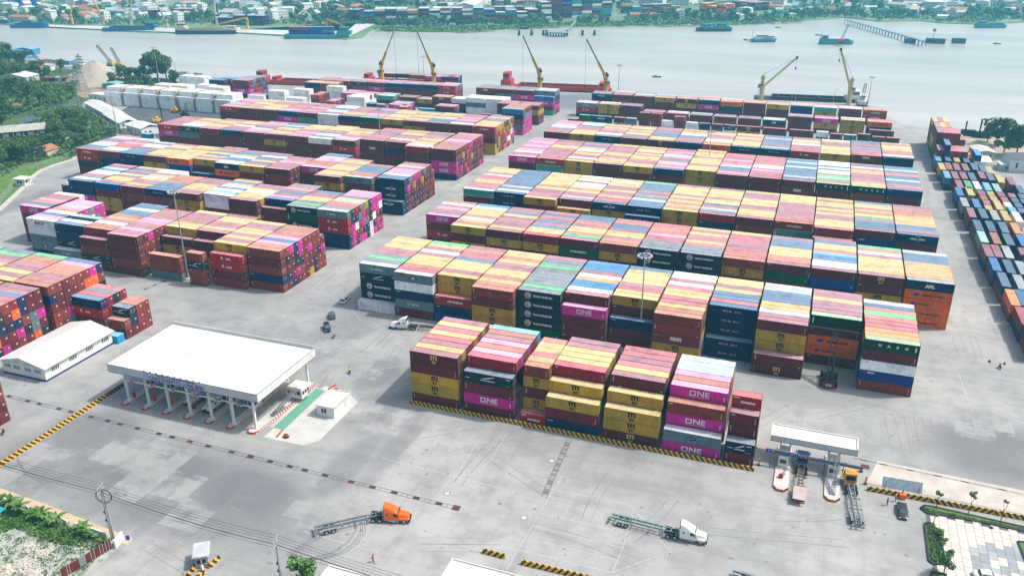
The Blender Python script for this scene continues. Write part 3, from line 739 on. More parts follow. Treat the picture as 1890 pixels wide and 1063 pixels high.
# ---- right block 2
B = 'the third right-hand block'
U2 = [-123.1 + 12.65 * i for i in range(13)]
F2 = [('PSRPmWb', 'PmKmm', 3), ('YbYgbYOOTB', 'YmYmm', 0), ('bYmmmmYNmm', 'mYmYm', 0), ('RYYNmNmmNR', 'rYmmm', 0), ('mGbYYmbmNN', 'mEmmm', 0), ('bbmYYmNNbR', 'bYmYm', 0),
      ('SSSmRPbbRR', 'SSSSS', 0), ('SSSRYmRYmY', 'SSSSS', 0), ('YRbRmmRRRY', 'bYmYm', 0), ('bbbYYYNNNm', 'mGmYm', 0), ('mWWNBCbYYNm', 'mBcmm', 0), ('mYYYYYmWbG', 'xmYYm', 0), ('gOOOOONNNg', 'AOOOO', 0)]
for i, (rf, fr, s) in enumerate(F2): bay(B, U2[i], V2, rf, fr, s0=s, idx=i + 1)
# ---- right block 3
B = 'the fourth right-hand block'
U3 = [-123.2 + 12.6 * i for i in range(13)]
F3 = [('TmRmYYRRgmYYY', 'TmmYm', 0, {}), ('NWNgNNNNNNNNN', 'wwNNN', 0, {}), ('YRmmmYbYYYYYYY', 'YmmYm', -1, {}), ('mgmmYbYTWmWYW', 'mmYmm', 0, {-1: 'YYmm'}), ('NRRYmmYmmYYTY', 'cYmmY', 0, {}),
      ('NNNTNbNbNNNNG', 'wNNNN', 0, {-1: 'wNNN'}), ('YbYbYbYmYYYYm', 'YYYYY', 0, {}), ('RNgbNYYmYYYYm', 'RNmmN', 0, {}), ('mYYYmmYYYmmmY', 'mbmmb', 0, {}), ('RbmmmmmmmYYYY', 'HTmmm', 0, {}),
      ('RYYYmmYbYmYYbY', 'Rmmmm', -1, {-2: 'xmmm'}), ('bNNNmGYbYmYYN', 'mZmmm', 0, {}), ('NmNNOOOObbbmm', 'cmmmm', 0, {})]
for i, (rf, fr, s, st) in enumerate(F3): bay(B, U3[i], V3, rf, fr, s0=s, steps=st, idx=i + 1)
# ---- right block 4
B = 'the fifth right-hand block'
U4 = [-124.2 + 12.6 * i for i in range(13)]
F4 = [('PmmWPPmPPmPPbP', 'PmmNm'), ('RRmmmmRmYYmbmm', 'HTmmm'), ('YbWmbYbgTYmNRN', 'YYmYm'), ('mYYYmmYYmmRmmY', 'mmmmb'), ('YYmmbYYbYmYYbY', 'YmmYm'), ('NPRPgmNRgTRPRm', 'NmOmm'), ('YYYmYYYYmYYYbY', 'YYYYY'),
      ('PPmNNgPRRPmRRR', 'mmmmm'), ('RRmRPmWgbRRmRR', 'mmbmm'), ('mNgNNNNNTNNTNN', 'mhNmm'), ('GbGTGbWWNWNWWW', 'Ummmm'), ('GYOmmmmmOYmWNm', 'Ubmmm'), ('NRmNNTNNRmNTNN', 'Nmmmm')]
for i, (rf, fr) in enumerate(F4): bay(B, U4[i], V4, rf, fr, s0=(1 if i == 6 else 0), idx=i + 1)
# ---- right block 5
B = 'the sixth right-hand block'
F5 = [('RRRNPWgPPRP', 'mPmmm'), ('YYYYmRmNgTT', 'YYmmm'), ('NPWmmPbYmYm', 'wNmmm'), ('mmNYYbYmYYb', 'mYmmm'), ('bYYNNNmNmmm', 'xmmmm'), ('NmRmNNWYYmY', 'Nmmmm'), ('ObYWYmmmYYm', 'Ommmm'), ('NYYYYmYYmYY', 'wmmmm'),
      ('NTNmNNNmgNN', 'wRmmm'), ('RmmRmWYYgbm', 'KNmmm'), ('YYYYYYmmbYW', 'YYmmm'), ('mRmmNmNmmNN', 'hmmmm'), ('NWmbmYYYYmY', 'NNmmm')]
for i, (rf, fr) in enumerate(F5): bay(B, U4[i] + .2, V5 + (2 if i > 10 else 0), rf, fr, idx=i + 1)
# ---- far right rows
B = 'the low row of short containers behind the right blocks'
rr = random.Random(5)
for i, c in enumerate(['m', 'Gm', 'cN', 0, 'mY', 'gM', 'mmm', 'RrR', 'WV', 'bmb', 'WW', 'Nm', 'mg', 'FW', 'xY', 0, 'mm', 0, 'mm', 0, 'Wg', 'mb', 'gm', 'mm', 'mm', 'mb']):
    if c == 0: continue
    u = -136 + i * 6.75; big = c in ('cN', 'xY') or (c == 'mm' and i < 20)
    stack(u, 462 + (4 if i in (6, 7, 23) else 0) - (3 if i > 20 else 0), c[::-1], 12.19 if big else 6.06, 0, (B, i + 1, 0))
B = 'the seventh right-hand row near the quay'
for i, c in enumerate(['MKN', 'YYm', 'mmm', 'mm', 'mm', 'mm', 'mb', 'mm', 'Am', 'mmm', 'PYm', 'YYY', 'ONN']):
    u = -137 + i * 13.4
    for s in range(3): stack(u, 483 + s * PITCH, (c if s == 0 else rr.choice('mmRNYPgW') + c[1:])[::-1], 12.19, 0, (B, i + 1, s))
stack(-137 + 12 * 13.4 + 1, 475, 'Nm', 12.19, 0, (B, 13, -1))
B = 'the last right-hand row by the quay'
for i, c in enumerate(['cNN', 'mbm', 'mmm', 'Ymm', 'xYm', 'NPm', 'ONm', 'mmm', 'Ymm', 'NBm', 'TYm', 'mmm', 'HHm']):
    u = -136 + i * 13.2
    for s in range(4 + (i == 1) * 2 + (i == 5) * 1): stack(u, 514 + s * PITCH, (c if s == 0 else rr.choice('mmRNYPgWWO') + c[1:])[::-1], 12.19, 0, (B, i + 1, s))
# ---- left blocks
UL = [-161.9 - 12.55 * i for i in range(13)]
B = 'the near left-hand block'
bay(B, -161.9, 200.6, 'bbPNPRbbb', 'bmbNb', pool=LD, idx=1); stack(-161.9, 200.6 + 9 * PITCH, 'bbPmm'[:4], 12.19, 0, (B, 1, 9))
bay(B, -174.6, 198.6, 'YmYmYYmmY', 'YmmYm', s0=1, steps={0: 'KKmR'}, pool=LD, idx=2)
stack(-181.9, 196.4, 'bbFb', 6.06, 0, (B, 3, -1))
bay(B, -187.2, 198.6, 'mYmRYYm', 'mmYmm', s0=4, steps={3: 'mmYY'}, pool=LD, idx=3)
bay(B, -199.9, 198.6, 'YYbmRmY', 'YmYYm', s0=4, steps={3: 'mYYm'}, pool=LD, idx=4)
stack(-197.9, 197.2, 'gbb', 12.0, 0, (B, 4, -1)) if False else stack(-197.9, 197.2, 'gbb', 12.19, 0, (B, 4, -1))
bay(B, -212.6, 198.6, 'mmPmbPPmbmR', 'mmmbm', s0=-1, pool=LD, idx=5)
bay(B, -225.1, 198.6, 'bbWmObNNWNN', 'bbmFm', steps={-1: 'mbFm'}, pool=LD, idx=6)
bay(B, -237.6, 198.6, 'NW', 'NNFgg', steps={-1: 'Mg'}, pool=LD, idx=7)
bay(B, -237.6, 198.6, 't', 'tgNNm', s0=3, idx=7); bay(B, -237.6, 198.6, 'PgNPmW', '', H=3, s0=4, idx=7)
bay(B, -250.6, 199.2, 'VPNWbPgPP', 'VWgLc', pool='PPNgWR', idx=8)
bay(B, -264.9, 199.2, 'PNbPmRW', 'Pmmbm', s0=4, pool='mPNg', idx=9)
B = 'the second left-hand block'
bay(B, -161.9, 240.8, 'MSRbgYSPPP', 'MKKNN', pool='PPPPNNRbWgS', idx=1)
bay(B, -174.5, 240.8, 'SGSYYmmN', 'SGSmm', pool=LD, idx=2)
bay(B, -187.1, 240.8, 'NPmNmPbS', 'Nmmmm', s0=2, steps={1: 'mmmm'}, pool=LD, idx=3)
bay(B, -199.3, 240.8, 'mYYYTYmm', 'mmYYm', pool='Ym', idx=4)
bay(B, -212.2, 240.8, 'gCWSWYBO', 'WWmmm', s0=1, pool=LD, idx=5)
bay(B, -224.6, 240.8, 'RmYYYmmm', 'mYYmm', pool='mYm', idx=6)
bay(B, -237.2, 240.8, 'gNNNbbbb', 'wbmmm', pool=LD, idx=7)
bay(B, -249.6, 240.8, 'mYmmYgYmWW', 'mbmxm', pool='YTmYb', idx=8)
bay(B, -262.1, 240.8, 'BbYYmYNmNY', 'BmYYm', pool=LD, idx=9)
bay(B, -275.3, 240.8, 'NWSRTWNgNR', 'NNPmm', pool=LD, idx=10)
bay(B, -288.0, 240.8, 'NWmTb', 'Nkm', H=3, s0=3, pool=LD, idx=11)
B = 'the third left-hand block'
F3L = [('NNgPPPmgbm', 'NcccN', 1, {0: 'cN'}), ('gbbNNNNb', 'gmmmm', 0, {}), ('mYYbYYYmYYm', 'mYmmm', -1, {}), ('PbbbPgPNN', 'Pmmmm', 3, {}), ('mmmmPbmm', 'mRmmm', 0, {}), ('YRNYmNWBm', 'YmmYm', 0, {-1: 'bbm'}),
       ('NWNBWYNNm', 'AOmmm', 0, {}), ('YmYNYNbbm', 'YmYYm', 1, {0: 'wYm'}), ('OYYYYYbYY', 'OBmmm', 0, {}), ('mYYYYmYYm', 'mYmmm', 0, {}), ('NNNNrWWNg', 'wNNNN', 0, {-1: 'wNm'}), ('mTTbRRPmmW', 'mNNmm', 0, {}), ('HNNgWPNmPgR', 'HKkmm', 0, {})]
for i, (rf, fr, s, st) in enumerate(F3L): bay(B, UL[i] + (0 if i else .4), 281.0, rf, fr, s0=s, steps=st, pool=LD, idx=i + 1)
stack(UL[0] + .4, 281 + 11 * PITCH, 'mmbb', 12.19, 0, (B, 1, 11))
for s in (5, 6): stack(-250, 281 + (s + 5) * PITCH, 'mmYm', 12.19, 0, (B, 8, s + 5))
B = 'the fourth left-hand block'
F4L = [('mmbmRRPPmRRbP', 'mmPPN'), ('RWYYbYYbmmNb', 'RmmmN'), ('RRWmbNYYbO', 'mNmmm'), ('RRmRmRNmRR', 'mhmmm'), ('mgPRbYYYbY', 'mKmmm'), ('WNTWNbmYYYY', 'Wmmmm'), ('bPRPmmYYYY', 'mmmmm'), ('YYYmYYNTNm', 'mYmmm'), ('mPPgNmRPPm', 'mmmmm'),
       ('NmRbWmYYb', 'Nmmbm'), ('RbYYRYYmm', 'Rmmmm'), ('gWWgYbYY', 'Fgmmm'), ('WRmmRRmR', 'KPmmm')]
for i, (rf, fr) in enumerate(F4L): bay(B, UL[i] + (.6 if i == 0 else 0), 333.2, rf, fr, s0=(2 if i in (2, 3) else 0), pool=LD, idx=i + 1)
B = 'the fifth left-hand block'
F5L = [('bYYYYbNNYmb', 'HbmYY'), ('YWNRPmPRmR', 'mmmmm'), ('bNNNYYmYYY', 'mmmmm'), ('mYYbYYmYYN', 'mYmmm'), ('YRYYYmYYYb', 'Ymmmm'), ('NmPPmmNmPm', 'Gmmmm'), ('NRYYmmmmRm', 'Nmmmm'), ('WNRWgNNWWW', 'WWmmm'), ('gmPmRPmmRR', 'mTmmm'), ('NPPRRRmmmP', 'NPmmm'),
       ('YYYYYYmRmY', 'mmmmm'), ('mYmYmYYbYY', 'mmmmm'), ('RgmPPmmPPm', 'Kmmmm')]
for i, (rf, fr) in enumerate(F5L): bay(B, UL[i] + (.5 if i == 0 else 0), 381.2, rf, fr, pool='YYmmbbPNWO' if i == 0 else LD, idx=i + 1)
# ---- far left rows
B = 'the small stacks near the central lane'
for s in range(6): stack(-162.6, 426 + s * PITCH, 'PgbNC'[:5] if s == 0 else 'PPPgm'[:4] + rr.choice('mb'), 12.19, 0, (B, 1, s))
for s in range(4):
    stack(-162.6, 452 + s * PITCH, 'mmYm', 12.19, 0, (B, 2, s)); stack(-175.4, 452 + s * PITCH, 'mmmm', 12.19, 0, (B, 3, s))
for s in range(5): stack(-162.4, 480 + s * PITCH, 'TmPC' if s == 0 else 'mPmNg', 12.19, 0, (B, 4, s))
for j in range(1, 4):
    for s in range(5): stack(-162.4 - 12.5 * j, 480 + s * PITCH, ('bmmPm', 'mmmgm', 'mmmmh')[j - 1] if s == 0 else 'mmmmS', 12.19, 0, (B, 4 + j, s))
for s in range(4): stack(-186.5, 462 + s * PITCH, 'WWWW', 12.19, 0, (B, 8, s)); stack(-199.2, 462 + s * PITCH, 'WWgW', 12.19, 0, (B, 9, s))
stack(-183, 446, 'bm', 6.06, 0, (B, 10, 0)); stack(-176, 446, 'mN', 6.06, 0, (B, 11, 0))
B = 'the scattered stacks behind the left-hand blocks'
for u, v, c, L_, k in ((-212, 446, 'NNm', 12.19, 3), (-224.5, 449, 'mC', 12.19, 1), (-238, 449, 'bb', 6.06, 3), (-247, 454, 'NP', 12.19, 5), (-254, 452, 'Ng', 6.06, 1), (-261, 452, 'NN', 6.06, 2), (-276, 455, 'WWW', 12.19, 6), (-288, 450, 'mR', 6.06, 5), (-300, 452, 'mmK', 6.06, 5),
                       (-318, 452, 'WW', 12.19, 2), (-334, 456, 'WWW', 12.19, 2), (-347, 452, 'WW', 12.19, 3), (-322, 466, 'WWW', 12.19, 2),
                       (-212, 470, 'NmW', 12.19, 3), (-226, 472, 'bmh', 12.19, 3), (-238, 476, 'mY', 12.19, 3), (-252, 478, 'mm', 12.19, 3), (-268, 478, 'mT', 12.19, 4), (-281, 478, 'mR', 12.19, 4), (-294, 478, 'mP', 12.19, 5), (-307, 482, 'WWW', 12.19, 2)):
    for s in range(k): stack(u, v + s * PITCH, c if s == 0 else c[:-1] + rr.choice(c[-1] + 'Wm' if 'W' in c else c + 'mP'), L_, 0, (B, int(-u), s))
for i, c in enumerate(['NNm', 'mmR', 'mmN', 'PmN', 'PmF', 'mbF']): pass
B = 'the left-hand quay row'
for i, c in enumerate(['KK', 'mN', 'mN', 'mN', 'Pm', 'bF', 'mR', 'mm']):
    for s in range(5): stack(-238.5 - 12.6 * i, 508 + s * PITCH - i * .9, 'm' + c if s == 0 else 'mm' + rr.choice('mmgbRP'), 12.19, 0, (B, i + 1, s))
for u, c in ((-329, 'mmN'), (-317, 'mbb')):
    for s in range(4): stack(u, 490 + s * PITCH, c if s == 0 else 'mm' + rr.choice('YbbY'), 12.19, 0, (B, 9 + (u > -320), s))
B = 'the tall stack beside the white reefer wall'
for s in range(8): stack(-359.5, 455 + s * PITCH, 'mNPmm' if s == 0 else 'm' + ''.join(rr.choice('mbRPNC') for _ in range(4)), 12.19, 0, (B, 1, s))
# ---- white refrigerated wall
B = 'the wall of white reefers'
for i in range(7):
    u = -431.5 + i * 14.0; v = 419 + (i > 0) * .8
    for s in range(5):
        stack(u, v + s * PITCH, 'WWW' if s == 0 else 'WWWW', 12.19, 0, (B, i + 1, s))
for k in range(4):
    for s in range(3): stack(-408 + 13 * k, 438 + s * PITCH + k, 'WWWW'[:4 - (k == 2)], 12.19, 0, (B, 8 + k, s))
for k, (px, py, c) in enumerate(((330, 141, 'WWW'), (350, 143, 'WWW'), (362, 150, 'WW'), (385, 148, 'mRN'), (405, 146, 'mNB'), (425, 150, 'RmR'), (440, 146, 'mRm'))):
    c2 = at(px, py, 8)
    for s in range(3): stack(c2[0], min(c2[1], 495) + s * PITCH, c, 12.19, 0, ('the mixed stacks behind the white reefers', k + 1, s))
# ---- lower left block
B = 'the lower left block behind the white shed'
LBP = 'bbbmmmRPNNSgO'
for i, (u, s1) in enumerate(((-206.6, 8), (-219.3, 8), (-232, 8), (-244.7, 8))):
    tops = ['bbmbbbPN', 'YmYmmbbG', 'YYmYmmGS', 'YmbYSGSG'][i]
    bay(B, u, 155.6, tops, 'bNmbb' if i == 0 else '', pool=LBP, idx=i + 1)
for k in range(9):      # the stepped front stack, doors towards the lane
    stack(-208.0 + .1, 154.6 - (k + 1) * 2.5, ''.join(rr.choice(LBP) for _ in range(4)) + 'mmNRbmPbN'[k], 12.19, 0, (B, 5, -k - 1))
for k in range(6): stack(-221, 154.6 - (k + 1) * 2.5, 'mmbmb', 12.19, 0, (B, 6, -k - 1))
for k, c in enumerate(['mKN', 'mRR', 'mSS', 'mmR']): stack(-196.0, 162.4 + k * PITCH, c, 12.19, 0, (B, 7, k))
stack(-178.3, 158.6, 'mb', 6.06, 0, (B, 8, 0)); stack(-178.3, 161.1, 'mNF', 6.06, 0, (B, 8, 1))
for k in range(2): stack(-178.3, 163.7 + k * PITCH, ('rbb', 'bbb')[k], 6.06, 0, (B, 8, 2 + k))
B = 'the stack at the left edge of the picture'
for k in range(5): stack(-173.4, 104.2 + k * PITCH, 'mmbmR', 6.06, 0, (B, 1, k))
# ---- the big stacks right of the lane, long axis away from the camera
B = 'the tall stacks by the right-hand lane'
for k, c in enumerate(('YNmmY', 'mmYmm', 'YmmYY')): stack(53.2 + k * 2.5, 466, c, 12.19, 1, (B, 1, k))
for k, c in enumerate(('mYYmm', 'mYmmY', 'mmmbb')): stack(53.2 + k * 2.5, 453.2, c, 12.19, 1, (B, 2, k))
for k, c in enumerate(('mmmmm', 'RmRRR', 'RRRRR', 'mmRmR', 'mmmm')): stack(53.2 + k * 2.5, 440.4, c[:5], 12.19, 1, (B, 3, k))
for k, c in enumerate(('RRm', 'RNNN', 'mRR', 'bOR', 'bmm', 'bb')): stack(53.4 + k * 2.5, 427.6 + (0 if k else 0), c, 12.19, 1, (B, 4, k))
for k, c in enumerate(('WWB', 'WW', 'TWW'[:2])): stack(68.5 + k * 2.5, 423.0, c, 12.19, 1, (B, 5, k))
# rows of containers with their roofs in a stepped field
B = 'the field of loose containers on the right'
def field(pts, ox, oy, sc, L_, row, h=2):
    for k, (x, y, c) in enumerate(pts):
        u, v = at(ox + x / sc, oy + y / sc, h * TP)
        stack(u, v - L_, (rr.choice('mbN') if h == 2 else '') + c, L_, 1, (B, row, k))
S1 = 8.86
field([(360, 0, 'Y'), (470, 0, 'R'), (600, 10, 'm'), (740, 15, 'm'), (885, 5, 'N'), (1020, 40, 'N'), (1125, 60, 'Y')], 1690, 300, S1, 12.19, 1)
field([(295, -135, 'C'), (455, -130, 'N'), (595, -120, 'Y'), (750, -110, 'N')], 1690, 300, S1, 12.19, 2)
field([(440, 130, 'C'), (570, 140, 'm'), (705, 145, 'm'), (845, 160, 'N'), (1000, 135, 'm'), (1140, 165, 'N'), (1290, 200, 'Y'), (1470, 235, 'm')], 1690, 300, S1, 12.19, 3)
field([(635, 280, 'm'), (780, 290, 'G'), (920, 300, 'W'), (1085, 320, 'C'), (1240, 340, 't'), (1620, 365, 'N')], 1690, 300, S1, 12.19, 4)
field([(525, 300, 'm')], 1690, 300, S1, 6.06, 5, 1)
field([(635, 400, 'B'), (805, 395, 'Y')], 1690, 300, S1, 12.19, 6)
field([(1005, 455, 'm'), (1155, 465, 'Y'), (1325, 480, 'm'), (1500, 495, 'm'), (1665, 510, 'N')], 1690, 300, S1, 6.06, 7)
field([(1040, 530, 'R'), (1200, 540, 'Y'), (1380, 560, 'R'), (1550, 575, 'N'), (1700, 590, 'N')], 1690, 300, S1, 6.06, 8)
field([(715, 565, 'g'), (905, 585, 'B'), (1255, 615, 'Y')], 1690, 300, S1, 12.19, 9)
field([(1085, 605, 'm'), (1430, 640, 'W'), (1605, 655, 'N'), (1800, 670, 'N')], 1690, 300, S1, 6.06, 10)
field([(1115, 685, 'Y'), (1500, 720, 'C'), (1655, 740, 'N')], 1690, 300, S1, 6.06, 11)
field([(820, 730, 'm'), (1010, 745, 'N'), (1195, 770, 'g'), (1370, 780, 'Y'), (1560, 800, 'W')], 1690, 300, S1, 12.19, 12)
S2 = 11.81
field([(640, 55, 'N'), (910, 80, 'N'), (1185, 105, 'N'), (1450, 125, 'O')], 1740, 400, S2, 12.19, 13)
field([(735, 300, 'T'), (1010, 330, 'b'), (1285, 355, 'N'), (1585, 380, 'B')], 1740, 400, S2, 12.19, 14)
field([(840, 585, 'm'), (1035, 600, 'm'), (1260, 620, 'g'), (1620, 660, 'm')], 1740, 400, S2, 12.19, 15)
field([(990, 875, 'B'), (1285, 920, 'N'), (1560, 950, 'g'), (1700, 820, 'N')], 1740, 400, S2, 12.19, 16)
S3 = 5.907
field([(585, 125, 'N'), (755, 150, 'g'), (900, 160, 'N')], 1740, 480, S3, 12.19, 17)
field([(675, 310, 'O'), (780, 315, 'B')], 1740, 480, S3, 12.19, 18)
field([(780, 500, 'R'), (900, 520, 'N')], 1740, 480, S3, 12.19, 19)
field([(880, 690, 'N'), (1000, 700, 'm')], 1740, 480, S3, 12.19, 20)
# ---------------- which containers show largest
hx = [k[0] for k in HM]; hy = [k[1] for k in HM]; X0, Y0 = min(hx) - 2, min(hy) - 2
HA = np.zeros((max(hx) - X0 + 3, max(hy) - Y0 + 3), np.float32)
for (i, j), z in HM.items(): HA[i - X0, j - Y0] = z
occ = set()
for c in CS: occ.add((round(c['x'] * 2), round(c['y'] * 2), c['tier'])) if False else None
def height_at(x, y):
    i, j = int(math.floor(x)) - X0, int(math.floor(y)) - Y0
    return HA[i, j] if 0 <= i < HA.shape[0] and 0 <= j < HA.shape[1] else 0.0
camp = np.array([0, 0, CH])
pts = []; own = []; wt = []
for ci, c in enumerate(CS):
    dx, dy = (c['L'], CW) if c['rot'] == 0 else (CW, c['L'])
    x, y, z = c['x'], c['y'], c['z']; cx, cy2 = x + dx / 2, y + dy / 2
    for (p, nr, ar) in (((cx, cy2, z + CHT + .05), (0, 0, 1), dx * dy), ((cx - dx * .3, y - .35, z + CHT * .55), (0, -1, 0), dx * CHT / 2), ((cx + dx * .3, y - .35, z + CHT * .55), (0, -1, 0), dx * CHT / 2),
                        ((x + dx + .35, cy2, z + CHT * .55), (1, 0, 0), dy * CHT), ((x - .35, cy2, z + CHT * .55), (-1, 0, 0), dy * CHT)):
        d = camp - np.array(p); l = np.linalg.norm(d); cs = float(np.dot(d / l, nr))
        if cs <= 0: continue
        if c['tier'] < c['nt'] - 1 and nr[2] == 1: continue
        px, py = proj(*p)
        if not (-20 < px < 1910 and -20 < py < 1083): continue
        pts.append(p); own.append(ci); wt.append(ar * cs / (l * l) * CF * CF)
pts = np.array(pts); own = np.array(own); wt = np.array(wt)
vis = np.ones(len(pts), bool); dirs = camp - pts; dirs /= np.linalg.norm(dirs, axis=1)[:, None]
for st in np.arange(.5, 60, 1.0):
    q = pts + dirs * st
    ii = np.floor(q[:, 0]).astype(int) - X0; jj = np.floor(q[:, 1]).astype(int) - Y0
    ok = (ii >= 0) & (ii < HA.shape[0]) & (jj >= 0) & (jj < HA.shape[1])
    hh = np.zeros(len(q)); hh[ok] = HA[ii[ok], jj[ok]]
    if st > 1.3: vis &= ~(hh > q[:, 2] + .25)
score = np.zeros(len(CS)); np.add.at(score, own[vis], wt[vis])
for c, s in zip(CS, score): c['score'] = s
order = np.argsort(-score); chosen = set(int(i) for i in order[:300] if score[i] > 0)

ORD = ['', 'first', 'second', 'third', 'fourth', 'fifth', 'sixth', 'seventh', 'eighth', 'ninth', 'tenth', 'eleventh', 'twelfth', 'thirteenth', 'fourteenth', 'fifteenth']
LW = {'kline': 'white lettering', 'hyundai': 'white lettering', 'hmm': 'white block letters', 'msc': 'black logo', 'mscg': 'gold logo', 'one': 'white letters', 'wanhai': 'pink-white letters', 'cma': 'white lettering',
      'apl': 'white letters', 'ts': 'round logo', 'bird': 'bird logo', 'blue': 'blue emblem', 'mol': 'pale letters', 'hel': 'blue tag', 'ever': 'white lettering', 'uasc': 'spaced white letters', 'hapag': 'dark lettering', 'klw': 'red panel', 'ship': 'white lettering'}
BSHORT = {}
def tier_word(c):
    t, nt = c['tier'], c['nt']
    if nt == 1: return 'single'
    if t == nt - 1: return 'top'
    if t == 0: return 'bottom'
    return ORD[t + 1] + '-tier'
SHB = {'the nearest block by the striped barrier': 'block behind striped barrier', 'the second right-hand block': 'right block two', 'the third right-hand block': 'right block three', 'the fourth right-hand block': 'right block four',
       'the fifth right-hand block': 'right block five', 'the sixth right-hand block': 'right block six', 'the near left-hand block': 'nearest left block', 'the second left-hand block': 'second left block', 'the third left-hand block': 'third left block',
       'the fourth left-hand block': 'fourth left block', 'the fifth left-hand block': 'fifth left block', 'the lower left block behind the white shed': 'block behind white shed', 'the field of loose containers on the right': 'loose field far right',
       'the stack at the left edge of the picture': 'stack at left picture edge'}
for _b in ('right block two', 'right block three', 'right block four'): pass
def clabel(c, used):
    words = CC[c['code']][2]; lg = CC[c['code']][3]
    side = SHB.get(c['block'], c['block'])
    side = side.replace('right block two', 'second right block').replace('right block three', 'third right block').replace('right block four', 'fourth right block').replace('right block five', 'fifth right block').replace('right block six', 'sixth right block')
    bi = ORD[c['bay']] if 0 < c['bay'] < 16 else str(c['bay'])
    lw = (' with ' + LW[lg]) if (lg in LW and c.get('front')) else ''
    fs = c['slot'] - c['s_first']
    row = 'front row' if fs == 0 else (ORD[min(fs + 1, 15)] + ' row')
    for t in ('%s container%s, %s, %s, stack column %s, %s', '%s container%s, %s, %s, column %s, %s'):
        s = t % (words, lw, tier_word(c), row, bi, side)
        if len(s.split()) <= 16: break
    if len(s.split()) > 16: s = '%s container, %s, %s, column %s, %s' % (words, tier_word(c), row, bi, side)
    return s
sf = {}
for c in CS:
    k = (c['block'], c['bay']); sf[k] = min(sf.get(k, 99), c['slot'])
for c in CS: c['s_first'] = sf[(c['block'], c['bay'])]
usedl = {}
def jit(col, q, a=.10):
    f = 1 + q.uniform(-a, a); return tuple(min(1, max(0, k * f * (1 + q.uniform(-.03, .03)))) for k in col)
rot_m = {0: 0.0, 1: math.pi / 2}
for ci in sorted(chosen):
    c = CS[ci]; q = random.Random(ci); side, roof, words, lg = CC[c['code']]
    c['front'] = c['rot'] == 0
    lab = clabel(c, usedl)
    if lab in usedl: lab = lab.replace('container', 'steel container', 1) if len(lab.split()) < 16 else lab.replace(',', ' box,', 1)
    usedl[lab] = 1
    nm = 'shipping_container' if c['L'] > 7 else 'short_shipping_container'
    # containers turned along y: local x runs along -y so that the doors face the camera
    if c['rot'] == 0: loc, rz = (c['x'], c['y'], c['z']), 0.0
    else: loc, rz = (c['x'], c['y'] + c['L'], c['z']), -math.pi / 2
    t = thing(nm, lab, 'container', loc, rz, 'containers stacked in the yard')
    a, r_, f_, d_ = CM[c['L']]
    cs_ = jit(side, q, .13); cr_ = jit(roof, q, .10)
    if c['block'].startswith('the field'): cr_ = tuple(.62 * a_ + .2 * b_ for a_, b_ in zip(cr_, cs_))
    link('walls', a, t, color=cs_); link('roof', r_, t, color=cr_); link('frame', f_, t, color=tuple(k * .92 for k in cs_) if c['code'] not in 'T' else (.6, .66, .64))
    if score[ci] > 30 or c['rot'] == 1:
        dc = jit(side, q, .2)
        link('door', d_, t, color=dc); d2 = link('door', d_, t, color=dc); d2.location = (0, CW / 2 - .115, 0)
    if c['rot'] == 0:
        va = ci % 4 if lg in ('dots', 'none') else (0 if lg != 'hapag' or c['tier'] in (2, 3) else 1)
        if lg == 'hapag' and c['bay'] == 13: va = 0 if c['tier'] == 3 else 1
        lm = logo_mesh(lg, c['L'], va)
        if lm: link('lettering', lm, t)

# ---------------- the rest of the containers as one mass
V = []; F = []; CO = []; LM = MB(); lm_mats = [M_MARK, M_BLK, M_GOLD, M_REDL, M_BLUL, M_PALE, M_PNKL]
def qd(p, col):
    o = len(V); V.extend(p); F.append((o, o + 1, o + 2, o + 3)); CO.append(col)
def rest_box(x, y, z, dx, dy, h, side, roof, q, doors=1):
    x1, y1, z1 = x + dx, y + dy, z + h
    s2 = tuple(k * .62 for k in side); e = .07
    ring = tuple(k * .8 for k in roof)
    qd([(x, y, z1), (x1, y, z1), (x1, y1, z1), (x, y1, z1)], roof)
    qd([(x, y, z), (x1, y, z), (x1, y, z1), (x, y, z1)], side)
    qd([(x1, y, z), (x1, y1, z), (x1, y1, z1), (x1, y, z1)], side)
    qd([(x, y1, z), (x, y, z), (x, y, z1), (x, y1, z1)], side)
    qd([(x1, y1, z), (x, y1, z), (x, y1, z1), (x1, y1, z1)], side)
